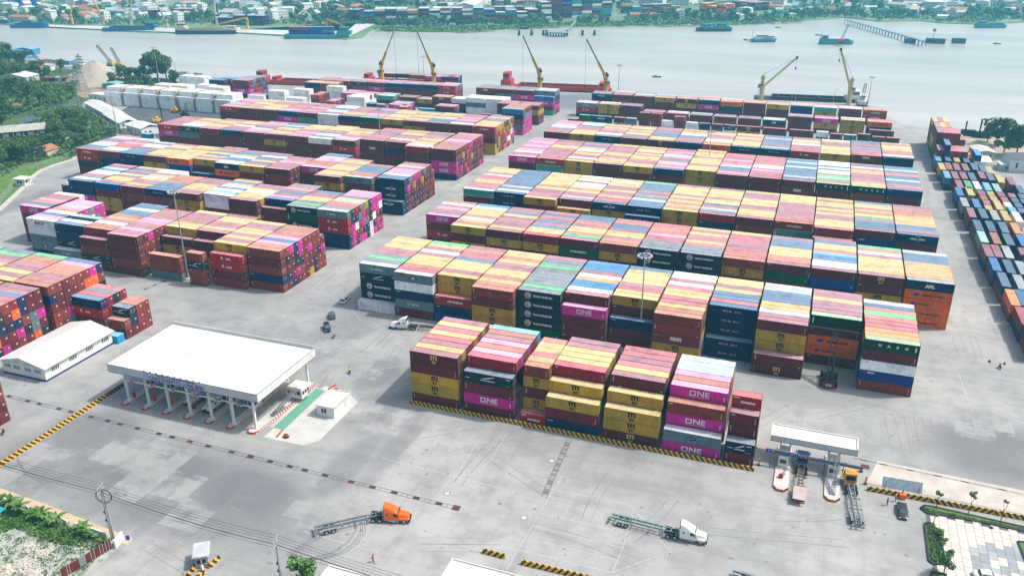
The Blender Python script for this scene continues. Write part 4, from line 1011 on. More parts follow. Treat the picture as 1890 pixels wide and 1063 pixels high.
# coarse exposure: keep only those with an open face
key = {}
for ci, c in enumerate(CS): key.setdefault((c['block'], c['bay']), {}).setdefault(c['slot'], c['nt'])
nrest = 0
for ci, c in enumerate(CS):
    if ci in chosen: continue
    dx, dy = (c['L'], CW) if c['rot'] == 0 else (CW, c['L'])
    x, y, z = c['x'], c['y'], c['z']; top = z + CHT
    hid = c['tier'] < c['nt'] - 1
    if hid:
        for (ax, ay) in ((x + dx / 2, y - 1.3), (x + dx / 2, y + dy + 1.3), (x + dx + 1.6, y + dy / 2), (x - 1.6, y + dy / 2), (x + dx * .1, y - 1.3), (x + dx * .9, y - 1.3)):
            if height_at(ax, ay) < top - .3: hid = False; break
    if hid: continue
    q = random.Random(ci); side, roof, words, lg = CC[c['code']]
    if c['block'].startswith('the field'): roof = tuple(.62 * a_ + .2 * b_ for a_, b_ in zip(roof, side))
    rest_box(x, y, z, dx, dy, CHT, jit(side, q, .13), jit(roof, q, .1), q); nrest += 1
    if c['rot'] == 0:
        if score[ci] > 4:
            lo = logo(lg, c['L'], ci % 4 if lg in ('dots', 'none') else 0)
            if lo:
                mbm, ms = lo; o = len(LM.v); LM.v += [(a + x, b_ + y, c_ + z) for a, b_, c_ in mbm.v]
                for f, mi in zip(mbm.f, mbm.m):
                    LM.f.append(tuple(o + i for i in f)); mm = ms[mi]
                    if mm not in lm_mats: lm_mats.append(mm)
                    LM.m.append(lm_mats.index(mm))
            # locking bars and plates on the door ends, frame edges
            if height_at(x + dx + 1.6, y + 1.2) < top - .3:
                bc = (.36, .34, .33)
                for k in (.35, .95, 1.5, 2.1): qd([(x + dx + .03, y + k, z + .1), (x + dx + .03, y + k + .07, z + .1), (x + dx + .03, y + k + .07, top - .1), (x + dx + .03, y + k, top - .1)], tuple(.5 * a_ + .5 * b_ for a_, b_ in zip(bc, side)))
                qd([(x + dx + .035, y + 1.45, z + 1.6), (x + dx + .035, y + 2.0, z + 1.6), (x + dx + .035, y + 2.0, z + 2.05), (x + dx + .035, y + 1.45, z + 2.05)], (.5, .48, .46))
                qd([(x + dx + .032, y + 1.19, z + .1), (x + dx + .032, y + 1.25, z + .1), (x + dx + .032, y + 1.25, top - .1), (x + dx + .032, y + 1.19, top - .1)], tuple(k_ * .3 for k_ in side))
me = bpy.data.meshes.new('container_rows'); me.from_pydata(V, [], F)
ca = me.color_attributes.new('paint', 'FLOAT_COLOR', 'CORNER')
arr = np.repeat(np.array([(*c[:3], 1.0) for c in CO], np.float32), 4, axis=0); ca.data.foreach_set('color', arr.ravel())
me.materials.append(cma); o = bpy.data.objects.new('stacked_containers', me); COL.objects.link(o); tag(o, kind='stuff')
tag(LM.build('container_lettering', lm_mats), kind='stuff')
print('containers', len(CS), 'single', len(chosen), 'rest', nrest, 'min score', float(score[order[299]]))
# ================================================================ BUILDINGS, GATES
M_WHITE = mat('white_render', (.72, .72, .69), .7, var=.05, scale=.3, dirt=.10, dirtcol=(.4, .39, .36))
M_ROOFW = mat('white_metal_roof', (.66, .655, .615), .5, var=.07, scale=.12, dirt=.16, dirtcol=(.48, .46, .41))
M_FASC = mat('fascia_panel', (.56, .58, .59), .5, var=.06)
M_GLASS = mat('dark_glass', (.02, .028, .035), .12, var=.1)
M_CGL = mat('car_glass', (.10, .125, .15), .08, var=.1)  # paler base colour stands in for sky reflection
M_DK = mat('dark_steel', (.022, .024, .028), .7)
M_BLUEW = mat('blue_base', (.03, .05, .20), .7)
M_GREYM = mat('grey_steel', (.26, .28, .30), .5, metal=.3)
M_YEL = mat('yellow_paint', (.78, .42, .01), .5, var=.08, dirt=.15)
M_RED = mat('red_paint', (.50, .02, .02), .5)
M_ORG = mat('orange_paint', (.82, .17, .01), .4, var=.05)
M_SIGNB = mat('sign_blue', (.01, .10, .55), .5)
M_RUB = mat('tyre_rubber', (.018, .018, .02), .85)
M_RIM = mat('wheel_rim', (.42, .43, .44), .35, metal=.5)

def stripes_mat(name, ca, cb, period, slope=1.0, mirror=True, vec='Object'):
    m = bpy.data.materials.new(name); m.use_nodes = True; n = m.node_tree; L = n.links; b = n.nodes['Principled BSDF']; b.inputs['Roughness'].default_value = .6
    tc = n.nodes.new('ShaderNodeTexCoord'); sp_ = n.nodes.new('ShaderNodeSeparateXYZ'); L.new(tc.outputs[vec], sp_.inputs[0])
    def M(op, a, c):
        q = n.nodes.new('ShaderNodeMath'); q.operation = op
        for i, k in ((0, a), (1, c)):
            if isinstance(k, (int, float)): q.inputs[i].default_value = k
            elif k is not None: L.new(k, q.inputs[i])
        return q.outputs[0]
    x = sp_.outputs[0]; zz = M('ADD', sp_.outputs[2], M('MULTIPLY', sp_.outputs[1], -.8))
    t = M('FRACT', M('DIVIDE', M('ADD', x, M('MULTIPLY', zz, slope)), period), None)
    g = M('GREATER_THAN', t, .5)
    mi = n.nodes.new('ShaderNodeMix'); mi.data_type = 'RGBA'; L.new(g, mi.inputs['Factor']); mi.inputs['A'].default_value = (*ca, 1); mi.inputs['B'].default_value = (*cb, 1)
    L.new(mi.outputs['Result'], b.inputs['Base Color']); return m
M_STRY = stripes_mat('yellow_black_stripes', (.72, .38, .01), (.02, .016, .012), 1.15)
M_STRY2 = stripes_mat('yellow_black_stripes_back', (.72, .38, .01), (.02, .016, .012), 1.15, -1.0)
M_STRR = stripes_mat('orange_black_stripes', (.75, .16, .02), (.03, .015, .012), .62)
M_STRW = stripes_mat('red_white_kerb', (.50, .05, .03), (.60, .58, .54), .9, 0)

def barrier(name, p0, p1, label, h=.95, wd=.55, mats=None, seg=6.0, cat='barrier'):
    a = Vector((*p0, 0)); c = Vector((*p1, 0)); l = (c - a).length; ang = math.atan2(c.y - a.y, c.x - a.x)
    t = thing(name, label, cat, a, ang)
    k = max(1, int(round(l / seg))); mats = mats or [M_STRY]
    for i in range(k):
        x0 = i * l / k; x1 = (i + 1) * l / k - .02
        mb = MB(); mb.extr([(-wd / 2, 0), (wd / 2, 0), (wd / 2 - .06, h * .35), (wd / 4, h), (-wd / 4, h), (-wd / 2 + .06, h * .35)], 0, x1 - x0)
        mb.v = [(y + x0, -x, z) for x, y, z in mb.v]
        mb.build('barrier_block', mats[i % len(mats)], t)
    return t
barrier('striped_barrier', at(757, 744), at(1392, 869), 'long yellow and black striped barrier before the nearest containers')
barrier('striped_barrier', at(-60, 900), at(196, 733), 'yellow and black striped barrier running to the wide gate canopy', mats=[M_STRY, M_STRY])
barrier('striped_barrier', at(196, 733), at(228, 712), 'rusty striped barrier end beside the leftmost gate column', mats=[stripes_mat('rusty_stripes', (.30, .07, .02), (.03, .015, .012), 1.0)])
barrier('striped_barrier', at(1600, 906), at(1890, 984), 'yellow and black striped barrier along the tree verge', mats=[M_STRY2, M_STRY2, M_STRY]) if False else barrier('striped_barrier', at(1600, 904), at(1960, 972), 'yellow and black striped barrier along the tree verge', mats=[M_STRY2, M_STRY2, M_STRY, M_STRY2, M_STRY, M_STRY, M_STRY])
barrier('striped_barrier', at(891, 1019), at(932, 1030), 'short yellow and black striped barrier in the foreground', mats=[M_STRY2], seg=3)
barrier('striped_barrier', at(962, 1040), at(1110, 1075), 'yellow and black striped barrier at the bottom edge', mats=[M_STRY2, M_STRY2], seg=5)

def window_part(parent, x0, x1, z0, z1, y, axis='x', out=-1, fm=None, name='window'):
    """a window in a wall plane, frame and pane"""
    fm = fm or M_WHITE; mb = MB(); pn = MB(); e = .05
    def bx(m, a0, a1, zz0, zz1, d0, d1):
        d0, d1 = min(d0, d1), max(d0, d1)
        if axis == 'x': m.box(a0, a1, d0, d1, zz0, zz1)
        else: m.box(d0, d1, a0, a1, zz0, zz1)
    bx(mb, x0 - e, x1 + e, z1, z1 + e, y, y + out * .06); bx(mb, x0 - e, x1 + e, z0 - e, z0, y, y + out * .08)
    bx(mb, x0 - e, x0, z0, z1, y, y + out * .06); bx(mb, x1, x1 + e, z0, z1, y, y + out * .06)
    o = mb.build(name, fm, parent); bx(pn, x0, x1, z0, z1, y + out * .004, y + out * .025); pn.build('pane', M_GLASS, o)
    return o

# ---- wide gate canopy
gx0, gx1, gy0, gy1, gz = -151.3, -109.0, 131.9, 155.2, 9.9
g = thing('gate_canopy', 'wide white flat-roofed gate canopy over truck lanes with blue lettering', 'gate', (gx0, gy0, 0))
W_, D_ = gx1 - gx0, gy1 - gy0
mb = MB(); mb.box(.15, W_ - .15, .15, D_ - .15, gz - .35, gz - .12)
ncol = 26
for i in range(ncol): mb.box(.3 + i * (W_ - .6) / ncol, .34 + i * (W_ - .6) / ncol, .2, D_ - .2, gz - .12, gz - .09)
mb.build('roof', M_ROOFW, g)
mb = MB(); mb.box(W_ / 2 - .1, W_ / 2 + .1, D_ * .3, D_ * .42, gz - .12, gz + .05); mb.box(.3, W_ - .3, D_ * .48, D_ * .48 + .12, gz - .12, gz - .06); mb.build('roof_flashing', mat('roof_grey', (.55, .55, .53), .5), g)
k = 24
for i in range(k):      # fascia panels on the long front
    mb = MB(); mb.box(i * W_ / k + .012, (i + 1) * W_ / k - .012, -.12, .02, gz - 1.95, gz - .02); mb.build('fascia_panel', M_FASC, g)
for i in range(14):
    mb = MB(); mb.box(W_ - .02, W_ + .12, i * D_ / 14 + .012 - .1 * (i == 0), (i + 1) * D_ / 14 - .012, gz - 1.95, gz + .1); mb.build('fascia_panel', mat('fascia_white', (.68, .68, .66), .5), g)
mb = MB(); mb.box(0, W_, D_ - .16, D_, gz - 1.3, gz + .75); mb.box(W_ - .2, W_ - .04, .0, D_ - .17, gz - .1, gz + .14); mb.box(0, .12, .0, D_ - .17, gz - 1.3, gz); mb.build('parapet', M_ROOFW, g)
mb = MB(); mb.box(-.05, W_ + .15, -.16, -.06, gz - .02, gz + .06); mb.box(.4, W_ + .1, -.14, -.08, gz - 2.05, gz - 1.96); mb.box(W_ + .1, W_ + .16, 0, D_, gz + .1, gz + .16); mb.box(W_ + .08, W_ + .14, 0, D_, gz - 2.05, gz - 1.96); mb.build('edge_trim', M_DK, g)
mb = MB()
for x in np.arange(3, W_ - 1, 6.05):
    for y in np.arange(1.5, D_, 4): mb.box(x - 2.9, x + 2.9, y, y + .25, gz - 1.0, gz - .4)
    mb.box(x - .15, x + .15, .4, D_ - .4, gz - 1.2, gz - .36)
mb.build('roof_truss', mat('truss_steel', (.30, .32, .33), .6), g)
mb = MB(); put_text(mb, 'CẢNG SOWATCO LONG BÌNH', 1.55, 20.2, -.15, gz - 1.35, bold=.045, sx=.72)
mb.build('lettering', M_BLUL, g)
mb = MB(); put_text(mb, 'TỔNG CÔNG TY CỔ PHẦN ĐƯỜNG THỦY MIỀN NAM', .62, 20.0, -.15, gz - .38, bold=.02, sx=.72); mb.build('lettering', M_BLUL, g)
mb = MB(); mb.box(10.6, 12.4, -.17, -.14, gz - 1.6, gz - .2); mb.build('logo_panel', mat('pale_blue_logo', (.30, .50, .66), .5), g)
for i in range(10):
    mb = MB(); mb.box(11.1 + i * 1.75, 11.2 + i * 1.75, -.12, .2, gz + .07, gz + .22); mb.box(11.02 + i * 1.75, 11.28 + i * 1.75, -.22, -.1, gz + .12, gz + .3); mb.build('sign_lamp', M_DK, g)
colx = [-147.5 + 6.05 * i - gx0 for i in range(7)]
for i, x in enumerate(colx):
    mb = MB(); mb.box(x - .25, x + .25, .65, 1.15, .25, gz - .4); mb.box(x - .45, x + .45, .45, 1.35, .2, .5); mb.build('column', M_WHITE, g)
    mb = MB(); mb.box(x - .22, x + .22, D_ - 1.2, D_ - .7, .0, gz - .4); mb.build('column', M_WHITE, g)
mb = MB(); mb.cyl((colx[0], .5, 6.1), (colx[-1], .5, 6.1), .2, n=8); mb.build('height_bar', M_WHITE, g)
for i in range(6):
    x = colx[i] + 3.0
    for dx, mm in ((-.3, M_RED), (.6, M_SIGNB)) if i > 2 else ((-.3, M_RED),):
        mb = MB(); mb.box(x + dx - .33, x + dx + .33, -.0, .06, 5.6, 6.6); o = mb.build('lane_sign', mm, g)
        mb = MB(); disc(mb, x + dx, -.02, 6.1, .24, .1 if mm is M_RED else 0); mb.build('symbol', M_MARK, o)
def island(x, y0, y1, wd, label, chev=True):
    t = thing('lane_island', label, 'traffic island', (x, y0, 0), 0, 'traffic islands under the gate canopies')
    mb = MB(); mb.prism([(-wd / 2, 1.0), (-wd / 4, .25), (wd / 4, .25), (wd / 2, 1.0), (wd / 2, y1 - y0), (-wd / 2, y1 - y0)], 0, .26); mb.build('slab', M_CONC, t)
    mb = MB(); mb.prism([(-wd / 2 - .1, 1.0), (-wd / 4, -.1), (wd / 4, -.1), (wd / 2 + .1, 1.0), (wd / 2 - .1, 1.15), (wd / 4 - .1, .2), (-wd / 4 + .1, .2), (-wd / 2 + .1, 1.15)], .0, .42); mb.build('nose', M_STRR, t)
    for s in (-1, 1):
        mb = MB(); mb.box(0, y1 - y0 - 1.2, -.06, .06, 0, .3); o = mb.build('kerb', M_STRW, t, (s * (wd / 2 + .02), 1.2, 0), math.pi / 2)
    return t
for i, x in enumerate(colx): 
    island(gx0 + x, 130.6, 153.5 if i < 6 else 128 + 27, 1.9 if i < 6 else 2.6, 'concrete lane island with striped nose, %s from the left under wide canopy' % ORD[i + 1])
def booth(loc, rz, w, d, h, label, grp=None, roofo=.25, wins=True, z0=0.0, roofm=None, wallm=None):
    t = thing('booth', label, 'booth', (*loc, z0), rz, grp)
    mb = MB(); mb.box(0, w, 0, d, 0, h); mb.build('wall', wallm or M_WHITE, t)
    mb = MB(); mb.box(-roofo, w + roofo, -roofo, d + roofo, h, h + .18); mb.box(-roofo + .1, w + roofo - .1, -roofo + .1, d + roofo - .1, h + .18, h + .26); mb.build('roof', roofm or M_ROOFW, t)
    if wins:
        k = max(1, int(w / 1.1))
        for i in range(k): window_part(t, .25 + i * (w - .3) / k, (i + 1) * (w - .3) / k, 1.0, 2.0, 0)
        k = max(1, int(d / 1.1))
        for i in range(k): window_part(t, .25 + i * (d - .3) / k, (i + 1) * (d - .3) / k, 1.0, 2.0, w, 'y', 1)
        mb = MB(); mb.box(w, w + .03, d - .9 + .0, d - .1, .05, .95); mb.build('door', M_GREYM, t)
    return t
for i in range(6): booth((gx0 + colx[i] - .85, 139.2), 0, 1.7, 4.2, 2.5, 'white ticket booth on %s island from left under wide canopy' % ORD[i + 1], 'ticket booths on the lane islands', .08, z0=.26)
booth(at(531, 738), 0, 4.2, 3.4, 2.7, 'raised white office cabin beside the metal stairs at the gate', None, .1, z0=1.0)
mb = MB()
t = thing('metal_stairs', 'blue grey metal staircase at the right end of the wide canopy', 'stairs', (*at(502, 772), 0), R(62))
for s in (0, 1.1):
    mb = MB(); mb.bar((0, s, .1), (7.2, s, 5.0), .08, .28); mb.build('stringer', M_GREYM, t)
    mb = MB(); mb.bar((0, s, 1.1), (7.2, s, 6.0), .05)
    for q in range(6): mb.bar((q * 1.4, s, .1 + q * .96), (q * 1.4, s, 1.1 + q * .96), .05)
    mb.build('handrail', M_GREYM, t)
smesh = MB().box(-.14, .14, .05, 1.05, -.02, .02).mesh('tread', mat('tread_steel', (.16, .19, .22), .5))
for q in range(22): link('tread', smesh, t, (.2 + q * .32, 0, .25 + q * .218))
for (px, py, h) in ((247, 741, 1.3), (272, 750, 0.0), (285, 747, 1.2), (322, 752, 1.6), (357, 762, 1.3)):
    if h == 0: continue
    c = at(px + 2, py - 6); t = thing('signal_post', 'small red traffic control box near gate column %s' % {247: 'one', 285: 'two', 322: 'three, orange', 357: 'four'}[px], 'control box', (*c, 0))
    mb = MB(); mb.box(-.28, .28, -.2, .2, .3, h + .4); mb.build('cabinet', M_ORG if px == 322 else M_RED, t); mb = MB(); mb.box(-.35, .35, -.26, .26, .26, .34); mb.build('plinth', M_CONC, t)

# ---- green walkway, kerbs and striped stubs by the gate
sheet('green_walkway', [at(504, 789), at(524, 793), at(600, 721), at(584, 716)], .016, mat('green_coating', (.13, .33, .24), .7, var=.06))
sheet('cream_walkway_edge', [at(497, 787), at(528, 796), at(604, 721), at(580, 714)], .012, M_CREAM)
for (a, c, lab) in (((470, 802), (590, 708), 'long red and white kerb beside the green walkway'),):
    barrier('striped_kerb', at(*a), at(*c), lab, .35, .3, [M_STRW], 8, 'kerb')
barrier('striped_kerb', at(511, 807), at(522, 794), 'orange striped kerb stub below the green walkway', .4, .35, [M_STRR], 4, 'kerb')
barrier('striped_kerb', at(606, 719), at(620, 711), 'orange striped kerb stub above the green walkway', .4, .35, [M_STRR], 4, 'kerb')
def cyl_ballard(px, py, lab, m):
    t = thing('bollard', lab, 'bollard', (*at(px, py), 0)); mb = MB(); mb.lathe([(.7, 0), (.7, .25), (.55, .6), (.2, .85)], 12); mb.build('dome', m, t); mb = MB(); mb.lathe([(.78, 0), (.78, .08)], 12); mb.build('base_ring', M_DK, t)
cyl_ballard(528, 806, 'round orange striped bollard below the green walkway', M_STRR)
cyl_ballard(620, 721, 'round orange striped bollard above the small white office', M_STRR)
cyl_ballard(637, 748, 'orange water butt beside the small white office', M_ORG)
# ---- small white office
c = at(586, 766); t = thing('small_office', 'small white flat-roofed office cabin right of the green walkway', 'building', (*c, 0), 0)
w3, d3, h3 = 4.6, 6.8, 2.9
mb = MB(); mb.box(0, w3, 0, d3, 0, h3); mb.build('wall', M_WHITE, t)
mb = MB(); mb.box(-.35, w3 + .35, -.35, d3 + .35, h3, h3 + .15); mb.box(-.35, w3 + .35, d3 + .2, d3 + .36, h3 + .15, h3 + .35); mb.box(w3 + .2, w3 + .36, -.35, d3 + .2, h3 + .15, h3 + .35); mb.build('roof', M_ROOFW, t)
for x in (1.2, 1.95): window_part(t, x, x + .62, 1.0, 2.2, 0)
mb = MB(); mb.box(w3, w3 + .04, 4.6, 5.6, .02, 2.1); mb.build('door', M_FASC, t)

# ---- white shed
a = at(5, 690); sx0, sx1, sy0, sy1 = -188.3, -174.0, 133.0, 155.3
t = thing('white_shed', 'low white gabled shed with blue base and clustered windows', 'building', (sx0, sy0, 0)); w3, d3 = sx1 - sx0, sy1 - sy0
mb = MB(); mb.extr([(0, .5), (w3, .5), (w3, 4.0), (w3 / 2, 5.6), (0, 4.0)], 0, d3); mb.build('wall', M_WHITE, t)
mb = MB(); mb.box(-.04, w3 + .04, -.04, d3 + .04, 0, .5); mb.build('plinth', M_BLUEW, t)
nr = 20
for s in (-1, 1):
    mb = MB()
    for i in range(nr):
        y0 = -.5 + i * (d3 + 1) / nr; y1 = y0 + (d3 + 1) / nr - .015
        xo, xi = (-.6, w3 / 2) if s < 0 else (w3 + .6, w3 / 2)
        zo = 4.0 - .6 * 1.6 / (w3 / 2)
        v = [(xo, y0, zo), (xo, y1, zo), (xi, y1, 5.62), (xi, y0, 5.62)]
        mb.hexa(v if s < 0 else v[::-1], [(p[0], p[1], p[2] + .1 + .02 * (i % 2)) for p in (v if s < 0 else v[::-1])])
    mb.build('roof', M_ROOFW, t)
mb = MB(); mb.box(w3 / 2 - .3, w3 / 2 + .3, -.5, d3 + .5, 5.70, 5.76); mb.build('ridge_cap', M_ROOFW, t)
for gi, x in enumerate((1.0, 4.0, 7.8, 11.0)):
    for j in range(4): window_part(t, x + j * .55, x + j * .55 + .36, 2.0, 3.0, 0); window_part(t, x + j * .55, x + j * .55 + .36, 3.55 if gi in (0, 3) else 3.9, 3.72 if gi in (0, 3) else 4.1, 0)
for y in (2.2, 7.8, 13.3, 18.8):
    for j in range(4): window_part(t, y + j * .6, y + j * .6 + .36, 1.9, 3.0, w3, 'y', 1)
mb = MB(); mb.bar((w3 + .75, -.5, 3.85), (w3 + .75, d3 + .5, 3.85), .25, .2); mb.build('gutter', M_WHITE, t)
# blue tank box beside shed
c = at(203, 632); t = thing('blue_skip', 'small bright blue container box behind the white shed', 'container', (*c, 0)); mb = MB(); mb.box(0, 3.0, 0, 2.4, 0, 2.2); mb.build('walls', mat('bright_blue', (.03, .30, .55), .5), t); mb = MB(); mb.box(-.05, 3.05, -.05, 2.45, 2.2, 2.3); mb.build('lid', mat('pale_blue', (.25, .52, .68), .5), t)

# ---- right gate
rx0, rx1, ry0, ry1, rz_ = -.9, 16.4, 160.2, 165.0, 6.0
g = thing('small_gate_canopy', 'small white flat gate canopy with two islands on the right', 'gate', (rx0, ry0, 0)); W_, D_ = rx1 - rx0, ry1 - ry0
mb = MB(); mb.box(.1, W_ - .1, .1, D_ - .1, rz_ - .3, rz_ - .12); mb.build('roof', M_ROOFW, g)
mb = MB(); mb.box(0, W_, D_ - .25, D_, rz_ - 1.2, rz_ + .12); mb.box(W_ - .25, W_, 0, D_ - .26, rz_ - 1.2, rz_ + .12); mb.box(0, .2, 0, D_ - .26, rz_ - 1.2, rz_ + .06); mb.build('parapet', M_ROOFW, g)
for i in range(14): mb = MB(); mb.box(i * W_ / 14 + .01, (i + 1) * W_ / 14 - .01, -.12, .02, rz_ - 1.2, rz_ + .02); mb.build('fascia_panel', M_FASC, g)
mb = MB(); mb.box(-.03, W_ + .03, -.16, -.1, rz_ + .02, rz_ + .08); mb.box(-.03, W_ + .03, -.16, -.1, rz_ - 1.3, rz_ - 1.2); mb.build('edge_trim', M_DK, g)
for x in (2.2, 4.2, 12.0, 14.0):
    for y in (.6, D_ - .6): mb = MB(); mb.box(x - .13, x + .13, y - .13, y + .13, .3, rz_ - .3); mb.build('column', M_WHITE, g)
mb = MB(); mb.box(-.6, 5.9, -2.3, -1.9, 3.1, 3.9); mb.box(5.9, W_ + 1.2, -2.3, -1.9, 3.1, 3.7)
for x in (.4, 4.9, 11.2, 14.8): mb.box(x, x + .12, -2.2, -2.05, .3, 3.1)
mb.build('sign_beam', mat('gantry_steel', (.10, .13, .18), .5), g)
for x, mm in ((.0, M_SIGNB), (4.6, M_SIGNB), (10.3, M_SIGNB), (14.9, M_SIGNB), (6.6, M_RED), (7.4, M_RED), (8.2, M_RED), (.9, M_RED), (14.0, M_RED)):
    mb = MB(); disc(mb, x, -2.42, 3.7, .42 if mm is M_SIGNB else .3, n=14); o = mb.build('lane_sign', mm, g)
    mb = MB(); disc(mb, x, -2.44, 3.7, .16, n=4); mb.build('symbol', M_MARK, o)
for i, x in enumerate((3.3, 13.1)):
    t = island(rx0 + x, 149.4, 165.5, 2.9, 'pale concrete gate island with striped nose and white booth, %s of the small canopy' % ('left' if i == 0 else 'right'))
    bt = booth((rx0 + x - 1.1, 157.6), 0, 1.9, 4.4, 2.4, 'white %s booth under small gate canopy' % ('left-hand' if i == 0 else 'right-hand'), 'booths of the small gate', .05, z0=.26)
    for k_ in range(2):
        s = thing('round_sign', 'pair of round red-rimmed signs on %s gate island' % ('left' if i == 0 else 'right'), 'sign', (rx0 + x + .35 - .2 * k_, 154.2 - k_ * .5, .26), 0, 'round red-rimmed island signs')
        mb = MB(); mb.cyl((0, 0, 0), (0, 0, 1.9 - .7 * k_), .04, n=6); mb.build('post', M_GREYM, s); mb = MB(); disc(mb, 0, -.06, 1.9 - .7 * k_, .36, n=14); o = mb.build('face', M_MARK, s); mb = MB(); disc(mb, 0, -.07, 1.9 - .7 * k_, .38, .28, n=14); mb.build('rim', M_RED, o)
t = thing('fire_extinguisher_rack', 'red fire extinguisher box on left gate island', 'extinguisher box', (rx0 + 2.6, 153.6, .26)); mb = MB(); mb.box(0, .9, 0, .5, 0, .7); mb.build('box', M_RED, t)
for k_ in range(3): mb = MB(); mb.cyl((.2 + k_ * .25, .25, .7), (.2 + k_ * .25, .25, .95), .08, n=6); mb.build('cylinder', M_RED, t)
t = thing('metal_stairs', 'grey metal staircase on the right-hand gate island', 'stairs', (rx0 + 13.6, 151.2, .26), R(86))
for s in (0, .9): mb = MB(); mb.bar((0, s, .1), (8.0, s, 4.2), .08, .22); mb.build('stringer', M_GREYM, t)
for q in range(20): link('tread', smesh, t, (.3 + q * .4, -.05, .25 + q * .2))
for px, py, lab, m in ((1597, 893, 'tall orange striped post beside the orange truck', M_STRR), (1400, 858, 'small red and white striped post at the barrier end', M_STRW), (1589, 870, 'second striped post right of the orange truck', M_STRR)):
    t = thing('warning_post', lab, 'post', (*at(px, py), 0)); mb = MB(); mb.cyl((0, 0, .1), (0, 0, 1.7), .16, n=8); mb.build('post', m, t); mb = MB(); mb.lathe([(.4, 0), (.4, .12), (.2, .2)], 8); mb.build('foot', M_DK, t)
# notice board panel near the right gate
t = thing('notice_board', 'large pale map board behind the striped barrier', 'board', (*at(1626, 905), 0), R(2)); mb = MB(); mb.hexa([(0, 0, .9), (7.4, 0, .9), (7.4, .12, .9), (0, .12, .9)], [(0, .9, 2.9), (7.4, .9, 2.9), (7.4, 1.02, 2.9), (0, 1.02, 2.9)]); mb.build('panel', mat('pale_map', (.38, .47, .52), .5, var=.2, scale=1.2), t)
mb = MB()
for x in (.6, 6.8): mb.box(x, x + .1, .1, .22, 0, 2.4)
mb.build('post', M_GREYM, t)

# ================================================================ VEHICLES
def wheel_mesh(r=.5, w=.3):
    a = MB(); a.lathe([(r * .62, -w / 2), (r * .93, -w / 2), (r, -w * .35), (r, w * .35), (r * .93, w / 2), (r * .62, w / 2)], 16); a.v = [(x, z, y) for x, y, z in a.v]; a.f = [f[::-1] for f in a.f]
    b_ = MB(); b_.lathe([(r * .22, -w * .52), (r * .60, -w * .50), (r * .60, w * .50), (r * .22, w * .52)], 12); b_.v = [(x, z, y) for x, y, z in b_.v]; b_.f = [f[::-1] for f in b_.f]
    return a.mesh('tyre', M_RUB), b_.mesh('rim', M_RIM)
WM = {}
def wheel(parent, x, y, r=.5, w=.3):
    if (r, w) not in WM: WM[(r, w)] = wheel_mesh(r, w)
    o = link('wheel', WM[(r, w)][0], parent, (x, y, r)); link('rim', WM[(r, w)][1], o)
def tapered(mb, st, mi=0):
    """sections along x: (x, half width bottom, half width top, z0, z1)"""
    for a, c in zip(st, st[1:]):
        def q(s): return [(s[0], -s[1], s[3]), (s[0], s[1], s[3]), (s[0], s[2], s[4]), (s[0], -s[2], s[4])]
        A, B_ = q(a), q(c); mb.add(A + B_, [(0, 4, 5, 1), (1, 5, 6, 2), (2, 6, 7, 3), (3, 7, 4, 0)], mi)
    A = st[0]; mb.add([(A[0], -A[1], A[3]), (A[0], A[1], A[3]), (A[0], A[2], A[4]), (A[0], -A[2], A[4])], [(0, 1, 2, 3)], mi)
    A = st[-1]; mb.add([(A[0], -A[1], A[3]), (A[0], A[1], A[3]), (A[0], A[2], A[4]), (A[0], -A[2], A[4])], [(3, 2, 1, 0)], mi)
